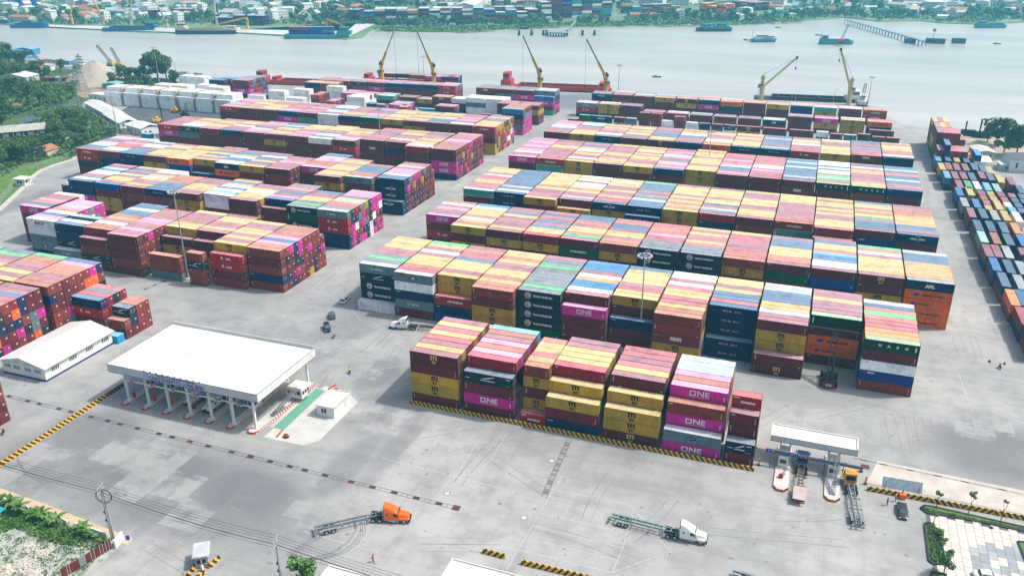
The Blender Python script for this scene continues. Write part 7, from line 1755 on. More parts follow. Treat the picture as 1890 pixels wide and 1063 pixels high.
# bottom roofs and tree
c = at(556, 1085); tree(('bright', 0), c[0], c[1], 1.55, 'bright green leafy tree cut by the bottom edge', sz=1.5)
for (pa, w_, d_, h_, lab) in (((608, 1042), 11, 12, 3.6, 'white flat roof building at the bottom centre left'), ((835, 1030), 30, 16, 4.6, 'large white roof at the bottom centre')):
    c = at(*pa, h_ + .3); t = thing('white_hall', lab, 'building', (c[0] + .5, c[1] - d_ - .5, 0), 0); mb = MB(); mb.box(0, w_, 0, d_, 0, h_); mb.build('wall', M_WHITE, t); mb = MB(); mb.box(-.5, w_ + .5, -.5, d_ + .5, h_, h_ + .2); mb.box(-.5, w_ + .5, d_ * .45, d_ * .45 + .12, h_ + .2, h_ + .27); mb.build('roof', M_ROOFW, t); mb = MB(); mb.box(-.5, w_ + .5, d_ + .3, d_ + .5, h_ + .2, h_ + .45); mb.box(-.5, -.3, -.5, d_ + .3, h_ + .2, h_ + .45); mb.build('parapet', M_ROOFW, t)

# ================================================================ PLAZA AND VERGES
M_SL = [mat('slab_pale', (.58, .55, .49), .8, var=.06, scale=.5), mat('slab_cream', (.54, .52, .47), .8, var=.06, scale=.5), mat('slab_grey', (.29, .32, .34), .8, var=.12, scale=.7), mat('slab_mid', (.38, .40, .40), .8, var=.1)]
pz0 = at(1716, 955); plaza = sheet('plaza', [at(1708, 945), at(1960, 985), at(2000, 1150), at(1735, 1150)], .02, mat('joint_dark', (.14, .14, .13), .9)); 
sm = [MB().bevbox(0, 1.46, 0, 2.36, 0, .05, .02).mesh('paving_slab', m) for m in M_SL]
q = random.Random(9)
x_0, y_0 = at(1713, 950); x_0 += .3
for i in range(22):
    for j in range(14):
        x = x_0 + i * 1.5; y = y_0 - .1 - (j + 1) * 2.4 + (1.2 if i % 2 else 0)
        px, py = proj(x + .7, y + 1.2, 0)
        if px > 1925 or py > 1095: continue
        lim = y_0 - .3 - max(0, (x - x_0)) * .0
        dark = (px > 1790 and py > 1005 and (py - 1005) + (px - 1790) * .35 > 12) and q.random() < .72
        link('paving_slab', sm[(2 if q.random() < .7 else 3) if dark else (0 if q.random() < .6 else 1)], plaza, (x, y, .022))
def verge(pts, label_kerb, h=.2):
    sheet('verge', pts, .12, M_LAWN); mb = MB()
    for a, c in zip(pts, pts[1:] + pts[:1]): mb.bar((*a, h / 2), (*c, h / 2), .35, h + .12)
    tag(mb.build('kerb', mat('dark_kerb', (.045, .045, .055), .8)), kind='structure')
verge([at(1699, 938), at(1706, 933), at(1720, 935), at(1890, 973), at(1960, 990), at(1960, 1000), at(1890, 981), at(1800, 962), at(1710, 947)], '')
verge([at(1706, 970), at(1712, 965), at(1722, 967), at(1737, 1000), at(1745, 1042), at(1722, 1041), at(1714, 1035)], '')
verge([at(1719, 1056), at(1745, 1060), at(1748, 1090), at(1722, 1090)], ''); verge([at(1878, 1000), at(1910, 1002), at(1925, 1050), at(1896, 1045)], '')
undergrowth('hedge_planting', [(1712, 970), (1725, 970), (1745, 1040), (1720, 1038)], 900, .16, LF[1], 21, .9); undergrowth('hedge_planting', [(1702, 938), (1890, 976), (1890, 980), (1712, 945)], 700, .13, LF[1], 22, .35)
def small_tree(px, py, ytop, s, label, key=('bright', 0)):
    u, v = at(px, py); h = pole_h(u, v, ytop); t = thing('young_tree', label, 'tree', (u, v, 0)); mb = MB(); mb.cyl((0, 0, 0), (.1, 0, h * .6), .09, .06, 6); mb.cyl((.1, 0, h * .55), (.5, .1, h * .85), .05, .03, 5); mb.cyl((.1, 0, h * .5), (-.3, 0, h * .9), .045, .02, 5); mb.build('trunk', M_BARK, t); c = link('crown', TP_[key][0], t, (.1, 0, h - s * 1.0)); c.scale = (s, s, s)
small_tree(1727, 938, 906, .62, 'dark young tree at the left end of the verge', ('bush', 0)); small_tree(1786, 951, 910, .5, 'bright green young tree in the middle of the verge'); small_tree(1845, 967, 922, .42, 'thin young tree at right part of the verge', ('bush', 0)); small_tree(1722, 966, 945, .45, 'sparse sapling between the two verges', ('bush', 0))
for px, py, s, lab in ((1733, 990, .8, 'upper dark shrub in the planted strip'), (1738, 1002, .75, 'second dark shrub in the planted strip')): tree(('bush', 0), *at(px, py), s, lab, name='shrub', cat='shrub')
c = at(1741, 1060); tree(('bright', 0), c[0], c[1], .95, 'round leafy tree at the bottom of the planted strip', sz=1.2)
t = thing('drain_cover', 'dark round drain cover on the pale plaza', 'manhole', (*at(1829, 974), .09)); mb = MB(); mb.lathe([(.42, 0), (.42, .05), (.3, .06)], 12); mb.build('cover', M_DK, t)
car(at(1822, 1067), R(5), mat('white_car', (.75, .75, .74), .25), 'white car roof cut off at the plaza bottom edge')

# right bank buildings
house(at(1862, 318), R(8), 16, 12, 6, .4, M_WHITE, mat('dark_flat_roof', (.12, .13, .15), .7), 'white building with dark flat roof at the right edge', 3); house(at(1846, 316), R(8), 9, 6, 3, .3, mat('teal_wall2', (.35, .45, .45)), mat('pale_teal_roof', (.62, .70, .70)), 'low shelter with pale teal roof at the right edge', 2); house(at(1800, 300), R(10), 8, 12, 5, .8, M_WALLB, mat('buff_roof', (.62, .58, .50)), 'small buff roofed store behind the loose containers', 2)
for px, py, yt, lab in ((1780, 250, 224, 'thin dark piling mast on the right bank'), (1806, 254, 220, 'taller dark piling rig on the right bank')):
    u, v = at(px, py); h = pole_h(u, v, yt); t = thing('piling_rig', lab, 'piling rig', (u, v, 0)); mb = MB(); mb.bar((0, 0, 0), (0, 0, h), .7); mb.build('mast', M_DK, t); mb = MB(); mb.box(-2, 5, -1.5, 1.5, .8, 3); mb.build('body', M_DK, t); mb = MB(); mb.box(-2.5, 5.5, -2, -1.2, 0, .9); mb.box(-2.5, 5.5, 1.2, 2, 0, .9); mb.build('track', M_DK, t)
sheet('right_bank_sand', [(60, 521), (60, 497), (78, 470), (96, 440), (160, 430), (160, 495), (110, 508), (75, 517)], .01, M_SAND)

# ================================================================ QUAY CRANES
def quay_crane(px, py, hp, tip, label, m1, m2, style=0, mid=.42, ref=None):
    u, v = at(px, py) if ref is None else ref
    P0 = Vector((u, v, 0)); t = thing('quay_crane', label, 'crane', P0)
    d = FWD * CF + RGT * (tip[0] - 945) + UPV * (531.5 - tip[1]); tt = P0.dot(_fw) / d.dot(_fw); T_ = Vector((0, 0, CH)) + d * tt - P0
    h = pole_h(u, v, hp); mb = MB(); mb.lathe([(1.5, 0), (1.5, h * .72), (1.25, h * .75), (1.2, h)], 14); mb.build('pedestal', m1, t); mb = MB(); mb.lathe([(1.75, h * .70), (1.75, h * .74)], 14); mb.build('slewing_ring', M_DK, t)
    mb = MB(); mb.box(-1.3, 1.3, -1.2, 1.2, h, h + 1.6); mb.box(-.5, .5, -.8, .8, h + 1.6, h + 2.8); mb.build('machinery_house', M_DK if style == 0 else m1, t)
    mb = MB(); s = -1 if T_.x > 0 else 1; mb.bevbox(s * 1.9 - .8, s * 1.9 + .8, -1.6, .2, h * .6, h * .6 + 2.2, .2); mb.build('operator_cab', M_GREYM, t)
    b0 = Vector((0, -.6, h * (.95 if style == 0 else .62))); ax = T_ - b0; M_ = b0 + ax * mid
    if style == 0:
        mb = MB(); mb.bar(b0, M_, 1.5, 1.7); mb.build('lower_boom', m1, t); mb = MB(); mb.bar(M_, T_, .8, .9); mb.build('upper_boom', m2, t)
        mb = MB(); mb.cyl((0, -.6, h * .55), b0 + ax * .25, .28, n=8); mb.build('luffing_cylinder', M_GREYM, t)
    else:
        sd = ax.normalized().cross(Vector((0, 1, 0))).normalized()
        for k in (-1, 1): mb = MB(); mb.bar(b0 + Vector((0, k * 1.3, 0)) + sd * .0, T_ + Vector((0, k * .5, 0)), .55, 1.2); mb.build('boom_chord', m1, t)
        mb = MB()
        for i in range(9): p = b0 + ax * (i + .5) / 9; w_ = 1.3 - .8 * (i + .5) / 9; mb.bar(p + Vector((0, -w_, 0)), p + Vector((0, w_, 0)), .4)
        mb.build('boom_brace', m1, t); mb = MB(); mb.box(-.7, .7, -.8, .8, -.8, .8); mb.v = [(x + T_.x, y + T_.y, z + T_.z) for x, y, z in mb.v]; mb.build('boom_head', M_DK, t)
        mb = MB(); mb.bar((0, 0, h + 2.6), tuple(T_), .1); mb.build('stay_cable', M_DK, t)
    mb = MB(); mb.bar(T_, (T_.x, T_.y, 6 if style == 0 else T_.z - 6), .10); mb.build('hoist_rope', M_DK, t)
    mb = MB(); zz = 6 if style == 0 else T_.z - 6; mb.box(T_.x - .4, T_.x + .4, T_.y - .4, T_.y + .4, zz - 1.2, zz); mb.build('hook_block', M_DK, t)
    return t
ql, qr = Vector(quay_l), Vector(quay_r); qd_ = (qr - ql).normalized(); qn = Vector((-qd_.y, qd_.x)); QA = math.atan2(qd_.y, qd_.x)
def on_quay(px, off=-4):
    """ground point on the quay line that shows at image column px"""
    lo, hi = 0., (qr - ql).length
    for _ in range(40):
        m_ = (lo + hi) / 2; p = ql + qd_ * m_ + qn * off
        if proj(p.x, p.y, 0)[0] < px: lo = m_
        else: hi = m_
    return (p.x, p.y)
M_CRY = mat('crane_yellow', (.72, .36, .02), .5, var=.06); M_CRC = mat('crane_cream', (.66, .50, .26), .5, var=.06); M_CRG = mat('crane_grey', (.22, .23, .25), .5); M_CRB = mat('boom_buff', (.52, .43, .32), .5)
for px, hp, tip, lab in ((706, 120, (727, 58), 'yellow quay crane with boom leaning right, leftmost of the near quay'), (801, 124, (769, 57), 'yellow quay crane with boom leaning left beside the laden barge'), (996, 134, (965, 66), 'yellow quay crane over the empty red barge left part'), (1118, 142, (1082, 72), 'yellow quay crane at the right end of the red barge')):
    quay_crane(px, 0, hp, tip, lab, M_CRY, M_CRB if px < 710 else M_CRG, 0, .42, on_quay(px))
quay_crane(1404, 0, 145, (1471, 107), 'cream quay crane with low boom to the right', M_CRC, M_CRC, 1, .4, on_quay(1404)); quay_crane(1566, 0, 150, (1552, 92), 'cream quay crane with steep boom near the blue vessel', M_CRC, M_CRC, 1, .4, on_quay(1566))

# ================================================================ BARGES AND BOATS
M_HRED = mat('hull_red', (.30, .012, .022), .5, var=.12); M_HBLK = mat('hull_dark', (.03, .04, .06), .6); M_HBLU = mat('hull_blue', (.03, .12, .30), .5); M_HTEAL = mat('hull_teal', (.05, .25, .30), .5); M_CABR = mat('cabin_red', (.55, .03, .05), .5); M_HOLD = mat('hold_maroon', (.16, .02, .03), .8)
PV, PF, PC = [], [], []
def pbox(mat_, x0, x1, y0, y1, z0, z1, side, roof):
    o = len(PV); v = [(x0, y0, z0), (x1, y0, z0), (x1, y1, z0), (x0, y1, z0), (x0, y0, z1), (x1, y0, z1), (x1, y1, z1), (x0, y1, z1)]
    PV.extend([tuple(mat_ @ Vector(p)) for p in v])
    for f, c in (((4, 5, 6, 7), roof), ((0, 1, 5, 4), side), ((1, 2, 6, 5), side), ((2, 3, 7, 6), side), ((3, 0, 4, 7), side)): PF.append(tuple(o + i for i in f)); PC.append(c)
def cargo(mat_, rows, x0, y0, z0, seed, L_=12.0, pal='mmbRPNNgWY'):
    q = random.Random(seed)
    for j, row in enumerate(rows):
        for i, h in enumerate(row):
            for k in range(h):
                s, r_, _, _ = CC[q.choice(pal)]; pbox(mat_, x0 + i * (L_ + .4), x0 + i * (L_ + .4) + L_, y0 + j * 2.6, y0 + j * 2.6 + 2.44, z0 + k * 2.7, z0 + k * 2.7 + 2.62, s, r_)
def barge(pos, ang, L_, B_, label, hull, cabin, hold=True, deckz=1.2, house=((.02, 9, 5),), cat='barge', scale=1.0, hullz=-3.2, deckm=None, fend=True):
    t = thing('barge', label, cat, (pos[0], pos[1], -2.6), ang)
    def q(x, w_, z): return (x, w_, z)
    mb = MB(); D = deckz + 2.6; secs = [(0, .70, .6), (L_ * .04, .92, .2), (L_ * .1, 1, 0), (L_ * .9, 1, 0), (L_ * .96, .8, .3), (L_, .35, 1.4)]
    pr = None
    for x, f, zz in secs:
        w_ = B_ / 2 * f; xo = 0; cur = [(x + (0), -w_ * .8, -.6 + zz), (x, -w_, D + zz * .5), (x, w_, D + zz * .5), (x, w_ * .8, -.6 + zz)]
        if pr: mb.add(pr + cur, [(0, 4, 5, 1), (1, 5, 6, 2), (2, 6, 7, 3), (3, 7, 4, 0)])
        else: mb.add(cur, [(0, 1, 2, 3)])
        pr = cur
    mb.add(pr, [(3, 2, 1, 0)]); mb.build('hull', hull, t)
    if hold:
        a, c = L_ * .16, L_ * .88; mb = MB(); w_ = B_ * .40
        for y in (-w_, w_): mb.box(a, c, y - .15, y + .15, D, D + 1.7)
        for x in (a, c): mb.box(x - .15, x + .15, -w_ + .16, w_ - .16, D, D + 1.7)
        mb.build('coaming', cabin if cabin is not M_WHITE else hull, t); mb = MB(); mb.box(a + .2, c - .2, -w_ + .17, w_ - .17, D + .01, D + .05)
        for i in range(6): x = a + (c - a) * (i + .5) / 6; mb.box(x - .2, x + .2, -w_ + .17, w_ - .17, D + .06, D + 1.3)
        mb.build('hold', deckm or M_HOLD, t)
    for f, wl, hh in house:
        x = f * L_; mb = MB(); mb.box(x, x + wl, -B_ * .36, B_ * .36, D, D + hh * .5); mb.box(x + wl * .2, x + wl * .8, -B_ * .26, B_ * .26, D + hh * .5, D + hh); mb.build('deckhouse', cabin, t)
        mb = MB(); mb.box(x + wl * .15, x + wl * .85, -B_ * .29, B_ * .29, D + hh, D + hh + .25); mb.build('bridge_roof', cabin, t); mb = MB(); mb.box(x + wl * .19, x + wl * .81, -B_ * .265, B_ * .265, D + hh * .72, D + hh * .9); mb.build('bridge_window', M_GLASS, t)
    if fend:
        tm = MB().cyl((0, 0, 0), (0, .35, 0), .7, n=8).mesh('fender', M_RUB)
        for i in range(int(L_ / 5)): link('fender', tm, t, (2.5 + i * 5, -B_ / 2 - .35, D - 1.2))
    mb = MB(); mb.bar((L_ * .03, 0, D), (L_ * .03, 0, D + 9), .15); mb.build('antenna_mast', M_DK, t)
    return t
def bl(px, off): p = on_quay(px, off); return p
def span(pa, pb): return math.hypot(pb[0] - pa[0], pb[1] - pa[1])
a, c = bl(478, 8), bl(690, 8); barge(at(474, 152), QA, span(at(474, 152), at(693, 159)), 15, 'long empty red barge moored at the left part of the near quay', M_HRED, M_CABR, house=((.015, 7, 7), (.15, 6, 3.5)), hullz=0)
a, c = bl(672, 9), bl(846, 9); L2 = span(a, c); tb = barge(a, QA, L2, 15, 'red barge laden with containers behind the left quay row', M_HRED, M_CABR, hold=True, house=((.01, 6, 5), (.9, 6, 5.5)))
mm = Matrix.Translation((a[0], a[1], 0)) @ Matrix.Rotation(QA, 4, 'Z'); cargo(mm, [(1, 1, 1, 1), (1, 1, 1, 2), (2, 2, 2, 2)] if L2 < 65 else [(1, 1, 1, 2, 2), (1, 1, 2, 2, 2), (2, 2, 2, 2, 2), (2, 2, 2, 2, 2)], L2 * .16, -5.2, 1.4, 3, pal='mmPNbNP')
a, c = bl(925, 10), bl(1128, 10); barge(a, QA, span(a, c), 16, 'long empty red barge with tall red bridge at the centre quay', M_HRED, M_CABR, house=((.015, 7, 9), (.88, 8, 4.5)))
a, c = bl(1392, 9), bl(1625, 9); barge(a, QA, span(a, c), 14, 'long dark barge with blue bow behind the cream cranes', M_HBLK, M_WHITE, deckz=.2, house=((.80, 10, 6.5), (.90, 6, 4)), deckm=M_HOLD)
lattice_crane(1590, 196, 1598, 155, 'small grey lattice crane on the blue vessel', M_WHITE)
def boat(px, py, Lpx, label, hull, cabin, **k):
    a = at(px, py, -2.6); c = at(px + Lpx, py + k.pop('dy', 0), -2.6); return barge(a, math.atan2(c[1] - a[1], c[0] - a[0]), span(a, c), k.pop('B', 9), label, hull, cabin, **k), a, c
t, a, c = boat(527, 71, 116, 'teal and blue barge carrying containers off the far bank', M_HTEAL, M_HTEAL, B=16, hold=False, house=((.84, 14, 7),), fend=False)
mm = Matrix.Translation((a[0], a[1], 0)) @ Matrix.Rotation(math.atan2(c[1] - a[1], c[0] - a[0]), 4, 'Z'); L2 = span(a, c); cargo(mm, [(3, 3, 3, 3)] * 3, L2 * .08, -4, .9, 8, L_=L2 * .17, pal='BBNRgm')
boat(1386, 78, 45, 'pale grey passenger boat on the open river', M_HTEAL, mat('pale_boat', (.50, .56, .58)), B=8, hold=False, house=((.1, 16, 4), (.45, 14, 3)), fend=False, deckz=.2)
t, a, c = boat(1512, 82, 62, 'teal dredging barge with a crane on the right river', M_HTEAL, M_HTEAL, B=9, hold=True, house=((.02, 8, 5),), fend=False, deckz=.2)
lattice_crane(1552, 80, 1566, 46, 'slanted lattice crane on the dredging barge', M_CABR)
boat(1285, 58, 65, 'dark cluster of moored boats below the far container yard', M_HBLK, M_HTEAL, B=12, house=((.1, 14, 4), (.5, 16, 5)), fend=False, deckz=.6); boat(1800, 52, 56, 'green barge anchored at the far right', M_HTEAL, M_HTEAL, B=10, house=((.02, 12, 4),), fend=False, deckz=.4)
boat(192, 58, 92, 'blue tarpaulined barge at the far left quay', M_HBLU, M_HBLU, B=12, house=((.82, 14, 5),), fend=False, deckz=1.0); boat(327, 63, 108, 'long dark barge with cream bridge at the far quay', M_HBLK, mat('cream_cabin', (.60, .52, .38)), B=13, house=((.0, 12, 7), (.84, 14, 4)), fend=False, deckz=1.4)
boat(22, 52, 68, 'dark blue fishing boats by the far left bank', M_HBLU, M_HBLU, B=10, house=((.3, 12, 4), (.75, 8, 6)), fend=False); boat(-10, 45, 30, 'dark boat at the top left picture edge', M_HBLU, M_WHITE, B=8, house=((.3, 10, 4),), fend=False)
boat(325, 142, 25, 'small blue boat among floating debris near left bank', M_HBLU, M_TIN, B=6, house=((.2, 8, 2),), fend=False, deckz=-.8); boat(960, 54, 16, 'small dark boat beside the far jetty', M_HBLK, M_HTEAL, B=6, house=((.3, 6, 3),), fend=False, deckz=-.5)
for px, py in ((1436, 52), (1510, 66), (1840, 82), (1378, 75), (365, 138), (1212, 143)): 
    t = thing('small_boat', 'tiny dark boat drifting on the open river', 'boat', (*at(px, py, -2.6), -2.6), rnd.uniform(-.4, .4), 'tiny boats drifting on the river'); mb = MB(); tapered(mb, [(-3.5, .6, .9, -.2, .6), (0, 1.1, 1.3, -.3, .5), (3.5, .2, .4, -.1, .9)]); mb.build('hull', M_HBLK, t); mb = MB(); mb.box(-2, 0, -.6, .6, .5, 1.5); mb.build('canopy', M_TIN, t)
# ================================================================ FAR BANK
# jetty pier with trestles
a = Vector((*at(1562, 37, 2), 2)); c = Vector((*at(1706, 77, 2), 2)); t = thing('trestle_jetty', 'long trestle jetty running out to a mooring platform', 'jetty', (a.x, a.y, 0)); l_ = (c - a).length; k = int(l_ / 7.5); mb = MB(); d = c - a; mb.bar((0, 0, 2.2), (d.x, d.y, 2.2), 3.0, .6); mb.build('deck', mat('jetty_grey', (.22, .30, .33), .8), t)
bm_ = MB(); bm_.bar((-1.4, 0, -5), (-1.4, 0, 1.9), .5); bm_.bar((1.4, 0, -5), (1.4, 0, 1.9), .5); bm_.bar((-1.8, 0, 1.6), (1.8, 0, 1.6), .6); bmm = bm_.mesh('trestle', mat('jetty_grey', (.22, .30, .33), .8)); an = math.atan2(d.y, d.x) + math.pi / 2
for i in range(k + 1): link('trestle', bmm, t, (d.x * i / k, d.y * i / k, 0), an)
for px, w_, lab in ((1669, 10, 'left mooring dolphin block of the jetty'), (1708, 17, 'central jetty platform with red beacon'), (1756, 12, 'right mooring dolphin block of the jetty')):
    p = at(px, 80, -2.6); t = thing('mooring_platform', lab, 'platform', (p[0], p[1], -2.6)); mb = MB(); mb.box(0, w_, -3, 3, .4, 4.6); mb.build('cap', mat('dark_cap', (.05, .09, .12), .8), t); mb = MB()
    for x in (1, w_ / 2, w_ - 1): mb.cyl((x, -2, -3), (x, -2, .4), .5, n=6)
    mb.build('pile', M_DK, t)
    if w_ > 15: mb = MB(); mb.bar((6, 0, 4.6), (6, 0, 14), .4); mb.box(4.5, 7.5, -.3, .3, 11, 13.5); mb.build('beacon', mat('beacon_red', (.40, .15, .18), .6), t)
p = at(1684, 77, 0); t = thing('catwalk', 'thin catwalk linking the mooring platforms', 'catwalk', (*at(1668, 78, 0), 0)); e = Vector((*at(1768, 79, 0), 0)) - Vector((*at(1668, 78, 0), 0)); mb = MB(); mb.bar((0, 0, 2), (e.x, e.y, 2), .8, .3); mb.build('walkway', M_DK, t)
# dolphins and small jetty in the middle
for i, px in enumerate((958, 981, 1003, 1009, 1046, 1075, 1097)):
    p = at(px, 66, -2.6); t = thing('mooring_dolphin', 'dark mooring dolphin standing in the water off the far bank', 'dolphin', (p[0], p[1], -2.6), 0, 'dark mooring dolphins off the far bank'); mb = MB()
    for k in range(4): mb.cyl((1.6 * math.cos(k * 1.57), 1.6 * math.sin(k * 1.57), -2), (.6 * math.cos(k * 1.57), .6 * math.sin(k * 1.57), 4.5), .4, n=5)
    mb.build('pile', M_DK, t); mb = MB(); mb.lathe([(1.4, 4.2), (1.4, 5.4)], 8); mb.build('cap', mat('dark_cap', (.05, .09, .12), .8), t)
p = at(1012, 67, -2.6); t = thing('small_jetty', 'small piled jetty with sloping ramp off the far bank', 'jetty', (p[0], p[1], -2.6)); mb = MB(); mb.box(0, 20, -5, 5, 3.6, 4.4); e = Vector((*at(1063, 43, 0), 2.6)) - Vector((p[0], p[1], -2.6)); mb.bar((19, 0, 4), tuple(e), 2.2, .5); mb.build('deck', mat('jetty_grey', (.22, .30, .33), .8), t); mb = MB()
for x in np.arange(1, 20, 3):
    for y in (-4, 4): mb.cyl((x, y, -2), (x, y, 3.6), .5, n=5)
mb.build('pile', M_DK, t)
# far quay cranes
def far_crane(px, py, hp, tip, lab, m=M_CRY): quay_crane(px, py, hp, tip, lab, m, m, 0, .5, at(px, py, -1.5))
far_crane(135, 48, 26, (139, -25), 'orange crane at the far left quay, first from left'); far_crane(191, 47, 28, (158, -25), 'orange crane at the far left quay, leaning left'); far_crane(243, 50, 34, (244, -20), 'thin brown crane behind the blue barge', M_CRB); far_crane(309, 55, 36, (280, -8), 'buff crane leaning left behind the long dark barge', M_CRB); far_crane(401, 52, 30, (393, -16), 'buff crane behind the cream bridge barge', M_CRB); far_crane(458, 57, 32, (372, 52), 'yellow crane with low boom at the far quay', M_YEL); far_crane(603, 52, 34, (637, 50), 'yellow crane with horizontal boom near the teal barge', M_YEL)
# far container yard
def yard(pa, pb, rows, h, seed, gapx=12.9, pal='mmmbRNNBgWWTCY', blk=9):
    a = Vector((*at(pa[0], pa[1], -1.5), -1.5)); c = Vector((*at(pb[0], pb[1], -1.5), -1.5)); an = math.atan2(c.y - a.y, c.x - a.x); k = int((c - a).length / gapx); mm = Matrix.Translation(a) @ Matrix.Rotation(an, 4, 'Z'); q = random.Random(seed)
    for i in range(k):
        hh = max(1, h - (q.random() < .25) - (q.random() < .1))
        for j in range(rows):
            for z in range(max(1, hh - (q.random() < .12))):
                if 0 < j < rows - 1 and z < hh - 2: continue
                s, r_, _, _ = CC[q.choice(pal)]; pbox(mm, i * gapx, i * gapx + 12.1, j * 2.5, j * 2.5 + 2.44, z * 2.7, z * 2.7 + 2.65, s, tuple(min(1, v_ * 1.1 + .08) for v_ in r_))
yard((672, 44), (928, 41), 10, 6, 1); yard((800, 32), (1010, 29), 8, 4, 2); yard((835, 42), (1000, 40), 6, 5, 12); yard((1000, 35), (1146, 31), 12, 8, 3); yard((1010, 22), (1140, 19), 10, 4, 4); yard((1150, 26), (1262, 24), 6, 4, 5, pal='mmbbYNC'); yard((1290, 22), (1345, 26), 10, 4, 6, pal='OORmRb'); yard((1350, 18), (1405, 23), 12, 4, 7, pal='mmNRbN')
yard((395, 46), (492, 48), 6, 4, 8, pal='NNNmBBm'); yard((320, 34), (410, 34), 8, 4, 9, pal='NNmRW'); yard((275, 36), (300, 36), 6, 4, 10, pal='NNRm'); yard((645, 40), (672, 41), 8, 5, 11, pal='NmmN'); yard((810, 14), (990, 8), 4, 2, 13, pal='RmWb'); yard((690, 10), (740, 10), 6, 5, 14, pal='mNW')
me = bpy.data.meshes.new('far_containers'); me.from_pydata(PV, [], PF); ca = me.color_attributes.new('paint', 'FLOAT_COLOR', 'CORNER'); ca.data.foreach_set('color', np.repeat(np.array([(*c_[:3], 1.) for c_ in PC], np.float32), 4, axis=0).ravel()); me.materials.append(cma); o = bpy.data.objects.new('far_containers', me); COL.objects.link(o); tag(o, kind='stuff')
# big hall roof in the far yard, tanks, halls
house(at(840, 24, -1.5), R(14), 26, 120, 9, 3, M_WALLB, M_ROOFW, 'large pale warehouse roof behind the far container yard', 4, 'warehouse', -1.5)
for px, py, r_, h_, lab in ((1722, 24, 14, 14, 'pale cylindrical storage tank on the far right bank'),):
    t = thing('storage_tank', lab, 'tank', (*at(px, py, -1.5), -1.5)); mb = MB(); mb.lathe([(r_, 0), (r_, h_)], 24); mb.build('shell', mat('tank_teal', (.40, .55, .58), .6), t); mb = MB(); mb.lathe([(r_ + .3, h_), (r_ * .5, h_ + 1.2), (.5, h_ + 1.6)], 24); mb.build('roof', M_ROOFW, t)
# billboards
for px, w_, mm_, lab, tx in ((8, 24, M_WHITE, 'white billboard with red mark and blue letters at top left', 'CONS'), (34, 25, M_SIGNB, 'blue billboard beside the white one at top left', None)):
    p = at(px, 14, -1.5); t = thing('billboard', lab, 'billboard', (p[0], p[1], -1.5), CYAW + R(12)); mb = MB(); mb.box(0, w_, 0, .5, 1.5, 15); mb.build('panel', mm_, t); mb = MB()
    for x in (3, w_ - 3): mb.box(x, x + .6, .5, 1.2, 0, 14)
    mb.build('post', M_DK, t); mb = MB()
    if tx: put_text(mb, tx, 6.5, w_ * .64, -.06, 8.2, bold=.4); mb.build('lettering', M_BLUL, t); mb = MB(); mb.add([(2.5, -.05, 10.5), (3.6, -.05, 9.2), (8.5, -.05, 13.2), (7.6, -.05, 13.6)], [(0, 1, 2, 3)]); mb.build('tick_mark', M_RED, t)
    else:
        for i in range(3): mb.box(4, w_ - 4 - 3 * i, -.06, -.02, 11 - 2.6 * i, 11.8 - 2.6 * i)
        mb.build('print', M_PALE, t)
# houses and trees of the far town
def shore_v(u):
    for (a, c) in zip(far_poly[:-3], far_poly[1:-2]):
        if a[0] <= u <= c[0] and c[0] > a[0]: return a[1] + (c[1] - a[1]) * (u - a[0]) / (c[0] - a[0])
    return 1100
q = random.Random(77); rc = [('white', M_ROOFW), ('grey', M_TIN), ('pale blue', mat('pale_blue_tin', (.42, .55, .62), .5)), ('cream', mat('cream_roof', (.62, .56, .44), .6)), ('red tile', M_TILE), ('teal', M_TEALR)]; wl_ = [M_WHITE, M_WALLB, mat('grey_wall', (.40, .42, .42))]
protos = []
for i in range(12):
    w_, d_, h_ = [(9, 12, 4), (14, 26, 6), (12, 9, 9), (22, 40, 8), (8, 8, 6), (10, 16, 5), (16, 14, 12), (7, 14, 4), (26, 18, 7), (9, 9, 12), (12, 30, 5), (30, 50, 9)][i]; nm, rm = rc[[0, 1, 3, 0, 4, 2, 0, 5, 1, 0, 4, 0][i]]
    t = house((0, 0), 0, w_, d_, h_, 1.2 + (i % 3), wl_[i % 3], rm, 'x', 0, 'far_house', ribs=3)
    fl = max(1, int(h_ / 3.2)); wn = max(2, int(w_ / 3.2)); wm_ = MB().box(0, 1.3, -.08, -.01, 0, 1.4).mesh('window', M_GLASS)
    for f in range(fl):
        for k in range(min(wn, 6)): link('window', wm_, t, ((k + .5) * w_ / min(wn, 6) - .65, 0, 1.1 + f * 3.1))
    protos.append((t, nm, ('low house', 'shed', 'house', 'warehouse', 'cottage', 'bungalow', 'block', 'hut', 'hall', 'tower house', 'long shed', 'factory hall')[i]))
PMAP = {}
for c_ in bpy.data.objects:
    if c_.parent: PMAP.setdefault(c_.parent.name, []).append(c_)
used = [False] * 12; occ_ = []
def far_free(u, v, r_):
    for (a, b_, c_) in occ_:
        if (a - u) ** 2 + (b_ - v) ** 2 < (r_ + c_) ** 2: return False
    return True
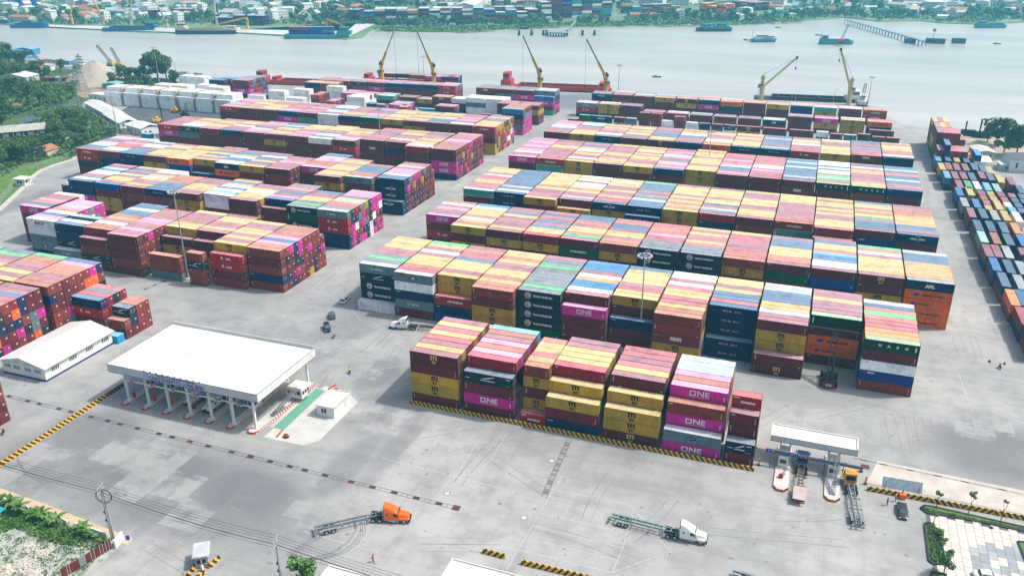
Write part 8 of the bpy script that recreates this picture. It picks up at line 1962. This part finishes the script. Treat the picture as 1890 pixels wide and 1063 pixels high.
for n_ in range(4000):
    if len(occ_) > 295: break
    px, py = q.uniform(-30, 1920), q.uniform(-3, 1) + 44 * q.random() ** 1.15
    if 640 < px < 1150 and py > 8: continue
    if 1150 < px < 1410 and 12 < py < 34: continue
    if 60 < px < 125 and 8 < py < 22: continue
    u, v = at(px, py, -1.5)
    if v < shore_v(u) + 26: continue
    k = q.choice((0, 1, 2, 4, 5, 6, 7, 9, 10, 8) if py > 12 else (0, 1, 3, 6, 8, 9, 10, 11, 2, 3)); r_ = (8, 14, 9, 22, 7, 10, 12, 8, 16, 8, 16, 28)[k] * .62
    if not far_free(u, v, r_): continue
    occ_.append((u, v, r_)); t, nm, kd = protos[k]
    if used[k]: t = copy_tree(protos[k][0], None, PMAP)
    else: used[k] = True
    t.location = (u, v, -1.5); t.rotation_euler = (0, 0, q.uniform(-.5, .5) + q.choice((0, 1.57))); reg = 'far left' if px < 520 else ('far middle' if px < 1150 else 'far right'); tag(t, '%s roofed %s among the trees on the %s bank' % (nm, kd, reg), 'building', 'houses of the %s bank' % reg)
for k in range(12):
    if not used[k]:
        for c_ in PMAP.get(protos[k][0].name, []): bpy.data.objects.remove(c_)
        bpy.data.objects.remove(protos[k][0])
cnt = 0
# shoreline trees first
TR = [(x, 48 + q.uniform(-2, 2)) for x in range(800, 1000, 9)] + [(x, 45 + q.uniform(-2, 3)) for x in range(1000, 1200, 10)] + [(x, 51 + q.uniform(-2, 1.5)) for x in range(700, 800, 9)] + [(x, 42 + q.uniform(-6, 1)) for x in range(1210, 1460, 12)] + [(x, 33 + q.uniform(-3, 1)) for x in range(1460, 1600, 11)] + [(x, 34 + q.uniform(-4, 0)) for x in range(1640, 1720, 9)] + [(x, 32 + q.uniform(-4, 4)) for x in range(1790, 1890, 11)] + [(x, 36 + q.uniform(-6, 3)) for x in range(20, 130, 9)] + [(x, 42 + q.uniform(-6, 1)) for x in range(330, 400, 10)] + [(x, 44 + q.uniform(-12, 3)) for x in range(545, 680, 8)] + [(x, 28 + q.uniform(-12, 3)) for x in range(545, 690, 8)] + [(x, 12 + q.uniform(-8, 4)) for x in range(500, 800, 10)]
n_ = 0
while len(TR) < 296: TR.append((q.uniform(-20, 1900), 1 + 40 * q.random() ** 1.1))
for px, py in TR:
    u, v = at(px, py, -1.5)
    if v < shore_v(u) + 4 or (640 < px < 1150 and 22 < py < 44 and not 640 < px < 690) or (1150 < px < 1410 and 12 < py < 30): continue
    reg = 'far left' if px < 520 else ('far middle' if px < 1150 else 'far right'); s = q.uniform(.65, 1.35); tree(('far', q.randrange(3)), u, v, s, '%s bushy tree on the %s bank' % (('dark', 'broad', 'round')[cnt % 3], reg), 'trees of the %s bank' % reg, -1.6); cnt += 1
# the woods between, one mass of leaf clumps
wb = MB(); q2 = random.Random(5); clump = 0
while clump < 2600:
    px, py = q2.uniform(-30, 1920), -4 + 52 * q2.random() ** .9
    if (660 < px < 1150 and 14 < py < 47) or (1150 < px < 1410 and 12 < py < 32): continue
    u, v = at(px, py, -1.5)
    if v < shore_v(u) + 6 or not far_free(u, v, 1): continue
    clump += 1; R1 = q2.uniform(2, 4.6)
    for k in range(16):
        d = Vector((q2.gauss(0, 1), q2.gauss(0, 1), abs(q2.gauss(0, 1)))).normalized() * R1 * q2.uniform(.6, 1.05); a = Vector((q2.gauss(0, 1), q2.gauss(0, 1), q2.gauss(0, .7))).normalized() * R1 * .34; b_ = Vector((q2.gauss(0, 1), q2.gauss(0, 1), q2.gauss(0, .7))).normalized() * R1 * .3
        p = Vector((u, v, -1.5 + R1 * .2)) + d; wb.add([p - a, p - b_, p + a, p + b_], [(0, 1, 2, 3)])
tag(wb.build('far_woodland', LF[3]), kind='stuff')
undergrowth('bank_reeds', [(690, 54), (860, 57), (1040, 47), (1200, 46), (1300, 45), (1480, 39), (1480, 34), (1300, 38), (1040, 42), (860, 51), (700, 50)], 900, 2.2, LF[2], 31, 1.0)
# far quay apron
sheet('far_quay', [at(88, 50, -1.4), at(240, 57, -1.4), at(330, 60, -1.4), at(450, 61, -1.4), at(560, 67, -1.4), at(640, 70, -1.4), at(690, 46, -1.4), at(660, 42, -1.4), at(640, 58, -1.4), at(450, 55, -1.4), at(330, 53, -1.4), at(90, 46, -1.4)], -1.3, M_CONC)
sheet('far_road', [at(0, 24, -1.4), at(120, 12, -1.4), at(125, 10, -1.4), at(0, 21, -1.4)], -1.35, M_CONC)
